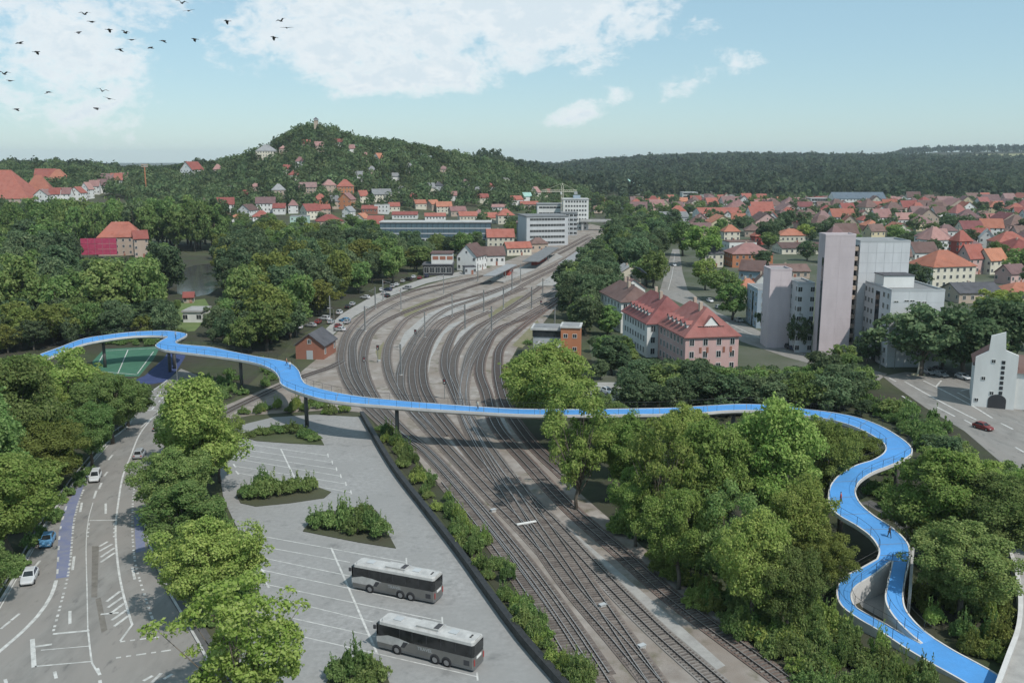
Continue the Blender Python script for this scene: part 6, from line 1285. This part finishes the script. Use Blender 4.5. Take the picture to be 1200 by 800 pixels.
PK = [(352, 385, 'white'), (364, 383, 'silver'), (373, 379, 'red'), (380, 375, 'white'), (388, 379, 'silver'), (398, 388, 'white'), (396, 384, 'red'), (398, 368, 'white'), (404, 377, 'blue'), (408, 361, 'black'), (413, 358, 'silver'), (407, 379, 'silver'), (428, 350, 'white'), (450, 345, 'silver'), (454, 341, 'darkblue'), (460, 337, 'silver'), (465, 335, 'white'), (472, 331, 'silver'), (478, 329, 'black'), (447, 341, 'white'), (454, 348, 'black'), (485, 326, 'white'), (492, 327, 'red'), (500, 325, 'darkblue'), (477, 339, 'silver')]
ordn = ['first', 'second', 'third', 'fourth', 'fifth', 'sixth', 'seventh', 'eighth', 'ninth', 'tenth', 'eleventh', 'twelfth', 'thirteenth', 'fourteenth', 'fifteenth', 'sixteenth', 'seventeenth', 'eighteenth', 'nineteenth', 'twentieth', 'twenty-first', 'twenty-second', 'twenty-third', 'twenty-fourth', 'twenty-fifth', 'twenty-sixth']
PK.sort(key=lambda c: -c[1]); seen = {}
tot = {c: sum(1 for k in PK if k[2] == c) for _, _, c in PK}
for x, y, c in PK:
    seen[c] = seen.get(c, 0) + 1; a = P(x, y); b = P(x + 14, y - 8)
    lab = ('only ' if tot[c] == 1 else ordn[seen[c] - 1] + ' ') + {'darkblue': 'dark blue'}.get(c, c) + ' car parked along the station road' + ('' if tot[c] == 1 else ', counted from the brick hut')
    car(a, math.atan2(b.y - a.y, b.x - a.x) + rc.choice([0, 0, .2, 1.2]), c, lab, GC, rc.random() < .3, .09)
for x, y, c, lab in [(1087, 438, 'white', 'white car parked left on the strip by the right road'), (1102, 441, 'silver', 'silver car in the middle of the strip by the right road'), (1100, 436, 'grey', 'grey car parked behind the silver one by the right road'), (1128, 444, 'white', 'white car parked at the right end of the strip'), (1152, 503, 'red', 'small red car on the right road')]:
    pcar(x, y, x + 20, y + 6, c, lab, 'cars by the right road')
for x, y, c, lab in [(915, 405, 'darkblue', 'dark blue car parked beside the avenue, left one'), (923, 408, 'black', 'black car parked beside the avenue, middle one'), (931, 411, 'darkblue', 'dark blue car parked beside the avenue, right one'), (866, 377, 'silver', 'silver car parked on the avenue opposite the pink house'), (832, 354, 'white', 'white car parked at the avenue bend'), (842, 362, 'silver', 'silver car parked below the avenue bend'), (712, 461, 'white', 'white car in the small yard behind the footbridge'), (703, 466, 'black', 'dark car in the small yard behind the footbridge'), (738, 410, 'grey', 'grey car behind the white apartment house'), (790, 312, 'white', 'white car on the far end of the avenue')]:
    pcar(x, y, x + 20, y + 9, c, lab, 'cars around the avenue')
# coaches
M['coach'] = pm('coach_silver', (.21, .205, .195), (.16, .157, .15), .6, .38, coord='obj', metal=.35, spec=.5)
M['coachroof'] = pm('coach_roof', (.5, .495, .48), (.36, .355, .345), .9, .5, coord='obj')
M['coachglass'] = pm('coach_glass', (.012, .013, .014), (.035, .036, .037), .7, .1, coord='obj', spec=.5)
def coach(fx, fy, rx, ry, label):
    a, b = P(fx, fy, LOTZ), P(rx, ry, LOTZ); d = (a - b); Lc = d.length; rz = math.atan2(d.y, d.x); d.normalize(); side = Vector((-d.y, d.x, 0))      # x forwards, the near side is +y or -y
    s = 1 if side.y < 0 else -1
    c = (a + b) / 2 - side * s * 1.275; t = empty('coach', (c.x, c.y, LOTZ), rz, label, 'coach', 'coaches in the coach park')
    h, W, H = Lc / 2, 1.275, 3.55
    def shell(z0, z1, w0, w1, x0, x1, r=.18):
        b_ = MB(); f = []
        for z, w, k in ((z0, w0, 0), (z1, w1, 0)):
            for x, y in ((x0 + r, -w), (x1 - r, -w), (x1, -w + r * 1.4), (x1, w - r * 1.4), (x1 - r, w), (x0 + r, w), (x0, w - r), (x0, -w + r)): f.append((x, y, z))
        fs = [tuple(range(7, -1, -1)), tuple(range(8, 16))] + [(i, (i + 1) % 8, 8 + (i + 1) % 8, 8 + i) for i in range(8)]
        return b_.add(f, fs)
    shell(.32, .62, W - .03, W, -h, h).build('skirt', CP_['grey'], t)
    shell(.623, 1.75, W, W, -h, h).build('body', M['coach'], t)
    shell(1.753, 3.1, W - .01, W - .06, -h + .02, h - .05, .2).build('window_band', M['coachglass'], t)
    rb = shell(3.103, 3.4, W - .05, W - .1, -h + .02, h - .25, .25); rb.build('cant_rail', M['coachroof'], t)
    rf = shell(3.403, H, W - .12, W - .35, -h + .1, h - .45, .3).build('roof', M['coachroof'], t)
    for x, w_, l_ in ((h - 2.3, .45, .5), (-h + 3.0, .45, .5)): MB().box(x - l_, x + l_, -w_, w_, H + .003, H + .09).build('roof_hatch', W_['grey'], rf)
    MB().box(-1.6, 1.2, -.75, .75, H + .003, H + .22).build('air_conditioner', M['coachroof'], rf); MB().box(-1.5, -.9, -.6, .6, H + .223, H + .26).build('grille', W_['dark'], rf)
    MB().box(-1.62, -1.52, -1.0, 1.0, H + .002, H + .06).build('roof_rib', W_['grey'], rf)
    for y in (-.3, .1): MB().box(-h + .75, -h + .95, y, y + .28, H + .003, H + .06).build('vent', W_['dark'], rf)
    for sd in (-1, 1):
        yo = sd * (W + .004)
        for x in (-h + .4, -h + 2.2, -h + 4.0, -h + 5.8, -h + 7.6, -h + 9.2): MB().box(x - .03, x + .03, -.006, .006, 1.8, 3.05).build('window_bar', W_['dark'], t, loc=(0, sd * (W - .028), 0))
        sw = [(h - .08, 1.0), (h - .08, 1.62), (h - 1.6, 2.05), (h - 3.0, 1.98), (h - 4.4, 1.74), (h - 3.4, 1.1), (h - 3.1, .98)]
        MB().add([(x, 0, z) for x, z in sw], [tuple(range(7)) if sd < 0 else tuple(range(6, -1, -1))]).build('swoosh', M['coachroof'], t, loc=(0, yo + sd * .006, 0))
        MB().add([(h - 3.7, 0, 1.0), (h - 3.2, 0, 1.0), (h - 3.6, 0, 1.7), (h - 4.2, 0, 1.7)], [(0, 1, 2, 3) if sd < 0 else (3, 2, 1, 0)]).build('emblem', W_['dark'], t, loc=(0, yo + sd * .012, 0))
        MB().box(-h + .5, -h + 1.2, -.01, .01, .75, 1.35).build('engine_grille', W_['dark'], t, loc=(0, yo, 0))
        for x in (h - 2.7, -h + 3.3, -h + 4.75)[::1]:
            MB().tube([(x, sd * (W - .3), .56), (x, sd * (W + .012), .56)], .62, 18).build('wheel_arch', W_['dark'], t); add_wheel(t, x, sd * (W - .1), .5, _bw)
        cu = D.curves.new('lettering', 'FONT'); cu.body = 'TRAVEL'; cu.size = .55; cu.align_x = 'CENTER'; cu.extrude = .004
        me = bpy.data.meshes.new_from_object(D.objects.new('tmp', cu)); me.materials.clear(); me.materials.append(W_['grey'])
        o = link('lettering', me, t, (h - 6.3, yo + sd * .008, 1.2)); o.rotation_euler = (math.pi / 2, 0, 0 if sd < 0 else math.pi)
    MB().box(h - .02, h + .02, -1.1, 1.1, 1.5, 3.1).build('windscreen', M['coachglass'], t)
    MB().box(-h - .02, -h + .01, -1.05, 1.05, 2.1, 3.15).build('rear_window', M['coachglass'], t); MB().box(-h - .03, -h, -.55, .55, 1.35, 1.65).build('number_plate', M['white'], t)
    for y in (-1, 1): MB().box(-h - .03, -h, y * 1.08 - .09, y * 1.08 + .09, .8, 1.5).build('taillight', M['tail'], t); MB().box(h - .03, h + .03, y * .9 - .2, y * .9 + .2, .75, .95).build('headlight', M['lamp'], t); MB().box(h - .05, h + .25, y * 1.32 - .08, y * 1.32 + .08, 2.5, 2.95).build('mirror', W_['dark'], t)
coach(412, 690, 509, 709, 'silver coach with white roof, the farther of the two parked coaches')
coach(441, 760, 555, 789, 'silver coach with white roof, the nearer of the two at the bottom')

# ------------------------------------------------------------------ railway furniture
GM = 'catenary masts of the railway yard'
MASTS = [(387, 374), (440, 362), (449, 352), (470, 364), (428, 388), (498, 396), (545, 386), (567, 366), (590, 362), (623, 362), (636, 350), (655, 338), (576, 388), (530, 372), (600, 340), (650, 390), (470, 440), (520, 345), (560, 330), (690, 300), (675, 320), (610, 330)]
b = MB().box(-.16, .16, -.16, .16, 0, 8.2); b = b.mesh('pole', M['steel'])
arm = MB().tube([(0, 0, 7.4), (3.1, 0, 7.0)], .05, 4).tube([(0, 0, 6.2), (3.1, 0, 6.9)], .045, 4).tube([(0, 0, 8.0), (2.0, 0, 7.15)], .035, 4).mesh('cantilever_arm', M['steel'])
ins = MB().tube([(.3, 0, 7.3), (.7, 0, 7.28)], .1, 6).mesh('insulator', W_['brick']); ft = MB().box(-.4, .4, -.4, .4, 0, .3).mesh('footing', M['concrete'])
ms_ = sorted(MASTS, key=lambda m: m[0])
for i, (x, y) in enumerate(ms_):
    t = empty('catenary_mast', P(x, y), random.uniform(0, 6.28), 'grey overhead line mast with one arm among the curved tracks', 'mast', GM)
    for n_, m_ in (('pole', b), ('cantilever_arm', arm), ('insulator', ins), ('footing', ft)): link(n_, m_, t)
def signal(x, y, label, white=True):
    t = empty('track_signal', P(x, y), random.uniform(-.4, .4), label, 'signal'); MB().tube([(0, 0, 0), (0, 0, 3.6)], .08, 6).build('post', M['steel'], t); MB().box(-.35, .35, -.12, .12, 3.6, 4.9).build('board', W_['dark'], t)
    for z in (4.0, 4.5): MB().tube([(0, -.17, z), (0, -.121, z)], .13, 8).build('lens', M['tail'] if z > 4.2 else M['lamp'], t)
for i, (x, y) in enumerate([(427, 440), (443, 425), (487, 405), (594, 452), (521, 468), (634, 368)]): signal(x, y, ['dwarf signal by the leftmost curve', 'signal post on the weedy gravel patch', 'signal post on the pale gravel strip', 'signal post beside the outermost siding', 'signal post just behind the footbridge', 'signal post below the right platform'][i] + ' of the yard')
lv = empty('point_lever', P(617, 616), R(25), 'white boom-like point machine bar lying across the central switch', 'point machine'); MB().box(-1.6, 1.6, -.18, .18, .42, .6).build('bar', M['white'], lv); MB().box(-.3, .3, -.3, .3, .1, .418).build('base', M['steel'], lv)
for x, y, lab in [(578, 600, 'pale point machine box left of the central switch'), (444, 424, 'white cabinet on the left yard curve'), (555, 625, 'pale cable box beside the shrub strip'), (706, 712, 'pale cable trough lid between the lower tracks'), (752, 760, 'grey cable trough lid near the bottom edge')]:
    t = empty('track_cabinet', P(x, y), R(30), lab, 'cabinet'); MB().box(-.4, .4, -.25, .25, .06, .5).build('box', M['concrete'], t); MB().box(-.45, .45, -.3, .3, .503, .56).build('lid', W_['grey'], t)
# regional train at the platform
tp = P(632, 309); tr_ = empty('railcar', (tp.x, tp.y, 0), math.atan2(1, .42), 'red railcar standing at the platform under the canopies', 'train')
TD = (P(655, 297) - P(615, 318)); tr_.rotation_euler.z = math.atan2(TD.y, TD.x)
MB().box(-14, 14, -1.4, 1.4, .7, 3.6).build('body', W_['red'], tr_); MB().box(-13.9, 13.9, -1.25, 1.25, 3.603, 3.95).build('roof', W_['grey'], tr_); MB().box(-14, 14, -1.3, 1.3, .36, .698).build('underframe', W_['dark'], tr_)
for i in range(9):
    for s in (-1, 1): MB().box(-12.4 + i * 3, -10.4 + i * 3, s * 1.43 - .03, s * 1.43 + .03, 2.0, 3.0).build('window', M['glass'], tr_)
tp = P(596, 322); t2 = empty('railcar', (tp.x, tp.y, 0), tr_.rotation_euler.z + .12, 'short red railcar on the near platform track below the pale canopy', 'train')
MB().box(-8, 8, -1.4, 1.4, .72, 3.6).build('body', W_['red'], t2); MB().box(-7.9, 7.9, -1.25, 1.25, 3.603, 3.95).build('roof', W_['grey'], t2); MB().box(-8, 8, -1.3, 1.3, .45, .718).build('underframe', W_['dark'], t2)
for i in range(5):
    for s in (-1, 1): MB().box(-7 + i * 3, -5 + i * 3, s * 1.43 - .03, s * 1.43 + .03, 2.0, 3.0).build('window', M['glass'], t2)
# ------------------------------------------------------------------ lamps, signs and masts in the streets
def street_lamp(x, y, h, label):
    t = empty('street_lamp', P(x, y), random.uniform(0, 6), label, 'street lamp', 'street lamps'); MB().tube([(0, 0, 0), (0, 0, h * .9), (.4, 0, h), (1.6, 0, h + .1)], [.1, .07, .06, .05], 6).build('pole', M['steel'], t); MB().box(1.2, 2.0, -.15, .15, h, h + .14).build('lamp_head', M['fascia'], t)
for x, y, lab in [(148, 505, 'slim street lamp left of the road below the footbridge'), (1031, 432, 'street lamp at the corner of the avenue and the right road'), (901, 398, 'street lamp on the avenue near the pink tower'), (1048, 432, 'street lamp in front of the low white slab'), (392, 388, 'tall lamp post on the station road'), (208, 448, 'lamp post beside the blue path')]: street_lamp(x, y, 7.5, lab)
yp = empty('traffic_island_sign', P(1076, 440), 0, 'yellow and white traffic island post where the right road begins', 'sign'); MB().box(-1.6, 1.6, -.5, .5, 0, .5).build('base', W_['yellow'], yp); MB().tube([(0, 0, .5), (0, 0, 5)], [.35, .06], 8).build('cone', W_['cream'], yp)
# guard rail left of the road
gr_ = empty('guard_rail', P(90, 560), 0, 'grey guard rail between the road edge and the trees on the left', 'guard rail'); GO = Vector(gr_.location)
q_ = [p - GO for p in catmull([P(*p) for p in [(150, 498), (128, 514), (104, 541), (76, 576), (51, 613), (30, 649), (-4, 706)]], 2.0)]
MB().tube([p + Vector((0, 0, .75)) for p in q_], .12, 6).build('beam', M['steel'], gr_)
for i in range(0, len(q_), 2): MB().box(-.06, .06, -.06, .06, 0, .75).build('post', M['steel'], gr_, loc=q_[i])
# ------------------------------------------------------------------ people on the bridge
M['skin'] = pm('skin', (.5, .33, .25), None)
def person(pos, rz, top, leg, label, stride=.25):
    bm = bmesh.new(); mats = []
    rings = []
    def limb(pts, rad, n=8):
        pts = [Vector(p) for p in pts]; prev = None
        for i, p in enumerate(pts):
            d = (pts[min(i + 1, len(pts) - 1)] - pts[max(i - 1, 0)]).normalized(); a = d.cross(Vector((0, 1, .01))).normalized(); c = d.cross(a)
            ring = [bm.verts.new(p + (a * math.cos(2 * math.pi * k / n) * rad[i][0] + c * math.sin(2 * math.pi * k / n) * rad[i][1])) for k in range(n)]
            if prev:
                for k in range(n): bm.faces.new((prev[k], prev[(k + 1) % n], ring[(k + 1) % n], ring[k]))
            else: bm.faces.new(ring[::-1])
            prev = ring
        bm.faces.new(prev)
    limb([(0, 0, .85), (0, 0, 1.05), (0, 0, 1.3), (.02, 0, 1.44), (.02, 0, 1.5), (.03, 0, 1.56), (.03, 0, 1.66), (.03, 0, 1.75), (.02, 0, 1.78)], [(.13, .17), (.12, .15), (.14, .2), (.1, .16), (.06, .06), (.08, .065), (.1, .08), (.075, .065), (.03, .03)])
    for s in (-1, 1):
        limb([(0, s * .09, .9), (s * stride * .5, s * .1, .48), (s * stride * .9, s * .1, .08), (s * stride * .9 + .12, s * .1, .03)], [(.095, .095), (.065, .065), (.045, .045), (.04, .05)])
        limb([(.01, s * .2, 1.4), (-s * .1, s * .25, 1.12), (-s * .04 + .1, s * .24, .9), (.14 - s * .04, s * .24, .8)], [(.055, .055), (.045, .045), (.035, .035), (.03, .04)], 6)
    me = D.meshes.new('person'); bm.to_mesh(me); bm.free()
    for m in (leg, top, M['skin'], W_['dark']): me.materials.append(m)
    for p in me.polygons:
        z = p.center.z; p.material_index = 3 if z > 1.68 or z < .07 else 2 if z > 1.5 or (abs(p.center.y) > .2 and z < .9) else 1 if z > .92 else 0; p.use_smooth = True
    o = link('person', me, None, pos, rz); return tag(o, label, 'person', 'people on the footbridge')
for (x, y, z, top, lab) in [(336, 428, 8.05, 'orange', 'person in orange top walking on the wide bay of the footbridge'), (340, 432, 8.05, 'white', 'person in white top beside the one in orange on the footbridge'), (206, 396, 8.05, 'blue', 'person standing at the zigzag of the footbridge'), (985, 590, 6.65, 'red', 'person in red walking down the ramp curve'), (1042, 630, 5.0, 'dark', 'person in dark clothes at the ramp fork'), (560, 479.5, 8.05, 'cream', 'person crossing above the tracks')]:
    person(P(x, y, z), random.uniform(0, 6.28), W_[top], W_['dark'], lab)
# ------------------------------------------------------------------ birds
def bird_mesh(fl, soar):
    b_ = MB(); secs = [(-.26, .012, 0), (-.2, .05, 0), (-.05, .075, 0), (.1, .065, .01), (.2, .04, .025), (.28, .035, .035), (.33, .012, .03)]
    b_.tube([(x, 0, z) for x, r, z in secs], [r for x, r, z in secs], 7)
    b_.add([(-.2, 0, .01), (-.42, -.09, .0), (-.42, .09, .0), (-.2, 0, -.015)], [(0, 1, 2), (3, 2, 1)])
    for s in (-1, 1):
        p = [(.14, .03 * s, .03), (.16, .32 * s, .03 + .22 * fl), (.02, .72 * s, .05 + (.1 if soar else .32) * fl), (-.1, .30 * s, .02 + .2 * fl), (-.1, .03 * s, .02)]
        lo_ = [(x, y, z - .015) for x, y, z in p]
        b_.add(p + lo_, [(0, 1, 3, 4), (1, 2, 3), (9, 8, 6, 5), (8, 7, 6), (0, 5, 6, 1), (1, 6, 7, 2), (2, 7, 8, 3), (3, 8, 9, 4)])
    return b_.mesh('bird', M['bird'], False)
M['bird'] = pm('bird_feather', (.05, .05, .055), (.09, .088, .088), 5, .8)
BM = [bird_mesh(1.0, True), bird_mesh(.2, True), bird_mesh(-.5, False)]
BIRDS = [(213, 4, 0), (221, 13, 1), (99, 17, 0), (107, 26, 1), (92, 38, 2), (128, 35, 2), (147, 39, 0), (154, 47, 1), (140, 58, 2), (176, 56, 2), (191, 48, 2), (228, 46, 2), (266, 25, 2), (329, 25, 0), (336, 33, 1), (321, 44, 2), (23, 51, 1), (43, 61, 2), (5, 87, 0), (12, 95, 1), (57, 108, 2), (19, 128, 2), (120, 107, 0), (128, 116, 1), (113, 127, 2)]
bl_ = sorted(BIRDS, key=lambda c: c[0])
for i, (x, y, k) in enumerate(bl_):
    p = at_dist(x, y, 92 + (i * 7) % 9); o = link('bird', BM[k], None, p, random.choice([.3, -.2, 2.9, 3.3, .1]) ); o.rotation_euler = (R(random.uniform(-14, 14)), R(random.uniform(-8, 8)), o.rotation_euler.z + (0 if k == 2 else 1.3)); o.scale = (.95,) * 3
    nb = ordn[i] if i < 13 else ordn[len(bl_) - 1 - i]; side_ = 'left' if i < 13 else 'right'
    tag(o, '%s bird from the %s in the flock in the sky' % (nb, side_) if nb != 'first' else '%smost bird of the flock in the sky' % side_, 'bird', 'flock of birds')

# ------------------------------------------------------------------ labels that single out the members of large groups
LAND = [(132, 285, 'the crimson-screened villa'), (230, 330, 'the pond'), (366, 405, 'the brick hut'), (505, 275, 'the glazed office'), (560, 305, 'the station houses'), (675, 250, 'the hotel tower'), (650, 400, 'the signal box'), (815, 390, 'the pink apartment house'), (735, 370, 'the white apartment house'), (990, 340, 'the pink tower'), (1085, 370, 'the low white slab'), (1100, 318, 'the orange hall'), (1003, 236, 'the slate-roofed hall'), (876, 302, 'the orange brick house'), (928, 277, 'the school'), (405, 225, 'the domed brick villa'), (226, 203, 'the lone ridge villa'), (312, 182, 'the cream hill villa'), (30, 222, 'the huge red roof'), (130, 425, 'the sports court'), (1170, 440, 'the white gable house'), (833, 300, 'the slate-roofed cream house'), (840, 250, 'the long red-roofed building'), (757, 258, 'the pink town house'), (1150, 310, 'the cream terrace'), (808, 230, 'the white works cube'), (950, 485, 'the footbridge curve'), (780, 482, 'the footbridge middle'), (300, 422, 'the footbridge bay'), (90, 400, 'the left footbridge arm'), (1070, 236, 'the long white hall'), (540, 430, 'the yard curve'), (1030, 640, 'the ramp fork'), (480, 690, 'the farther coach'), (500, 755, 'the nearer coach'), (600, 300, 'the platforms')]
def relabel():
    from collections import defaultdict
    G = defaultdict(list)
    for o in COL.objects:
        if o.parent is None and 'label' in o and 'group' in o: G[o['label']].append(o)
    for lab, os_ in G.items():
        if len(os_) < 2: continue
        B = defaultdict(list)
        for o in os_:
            x, y = to_px(o.location)
            n = min(LAND, key=lambda l: (l[0] - x) ** 2 + (2 * (l[1] - y)) ** 2)
            dx, dy = x - n[0], y - n[1]
            rel = ('left of' if dx < 0 else 'right of') if abs(dx) > abs(dy) * 1.3 else ('behind' if dy < 0 else 'in front of')
            B[(rel, n[2], o.get('look', ''))].append((x, o))
        for (rel, nm, look), l in B.items():
            l.sort(key=lambda t: t[0]); n = len(l); cat = l[0][1]['category']
            for i, (x, o) in enumerate(l):
                k = '' if n == 1 else 'leftmost ' if i == 0 else 'rightmost ' if i == n - 1 else None
                what = look or {'tree': 'tree', 'shrub': 'shrub', 'house': 'house', 'mast': 'overhead line mast'}.get(cat, cat)
                if k is None and i < n / 2 and i < 26: s = '%s %s from the left %s %s' % (ordn[i], what, rel, nm)
                elif k is None and n - 1 - i < 26: s = '%s %s from the right %s %s' % (ordn[n - 1 - i], what, rel, nm)
                elif k is None: s = '%s in the middle of the group %s %s' % (what, rel, nm)
                else: s = '%s%s %s %s' % (k, what, rel, nm)
                e = ', ' + SUF[o['group']] if o['group'] in SUF else ''
                o['label'] = s + e if len((s + e).split()) <= 16 else s if len(s.split()) <= 16 else s.replace(' from the left', '').replace(' from the right', ' last')
                if o['label'] in USED and USED[o['label']] != o['group']: o['label'] = ' '.join((s + ', one of the ' + o['group']).split()[:16])
                USED[o['label']] = o['group']
SUF = {'plane tree avenue': 'in the plane avenue', 'park trees left of the pond': 'in the park', 'park trees right of the pond': 'in the park', 'shrubs along the retaining wall': 'by the dark wall', 'shrubs below the ramp': 'below the ramp', 'shrubs at the wood edge': 'at the wood edge', 'shrubs left of the road': 'left of the road', 'shrubs under the tree row': 'under the tree row', 'shrubs right of the ramp': 'right of the ramp', 'garden trees of the valley town': 'in a garden', 'garden trees below the wooded hill': 'below the hill', 'tree belt behind the footbridge': 'in the dark belt', 'trees beside the apartment row': 'beside the tracks', 'grove beside the far tracks': 'in the grove', 'trees on the right bank': 'on the bank', 'tree belt behind the left footbridge arm': 'in the low belt', 'grove left of the brick hut': 'in the grove'}
USED = {o['label']: o.get('group', '') for o in COL.objects if 'label' in o}
relabel()
# ------------------------------------------------------------------ the air: thin even haze
hz_m = D.materials.new('haze'); hz_m.use_nodes = True; hz_m.node_tree.nodes.clear()
_o = hz_m.node_tree.nodes.new('ShaderNodeOutputMaterial'); _v = hz_m.node_tree.nodes.new('ShaderNodeVolumePrincipled')
_v.inputs['Color'].default_value = (.78, .9, 1.0, 1); _v.inputs['Density'].default_value = 5.5e-5; _v.inputs['Anisotropy'].default_value = 0.0
hz_m.node_tree.links.new(_v.outputs[0], _o.inputs['Volume'])
hz_o = MB().box(-22000, 22000, -420, 14500, -1.8, 190).build('haze', hz_m); hz_o['kind'] = 'stuff'; hz_o['label'] = 'thin pale haze over the whole valley'
SC.cycles.volume_bounces = 0
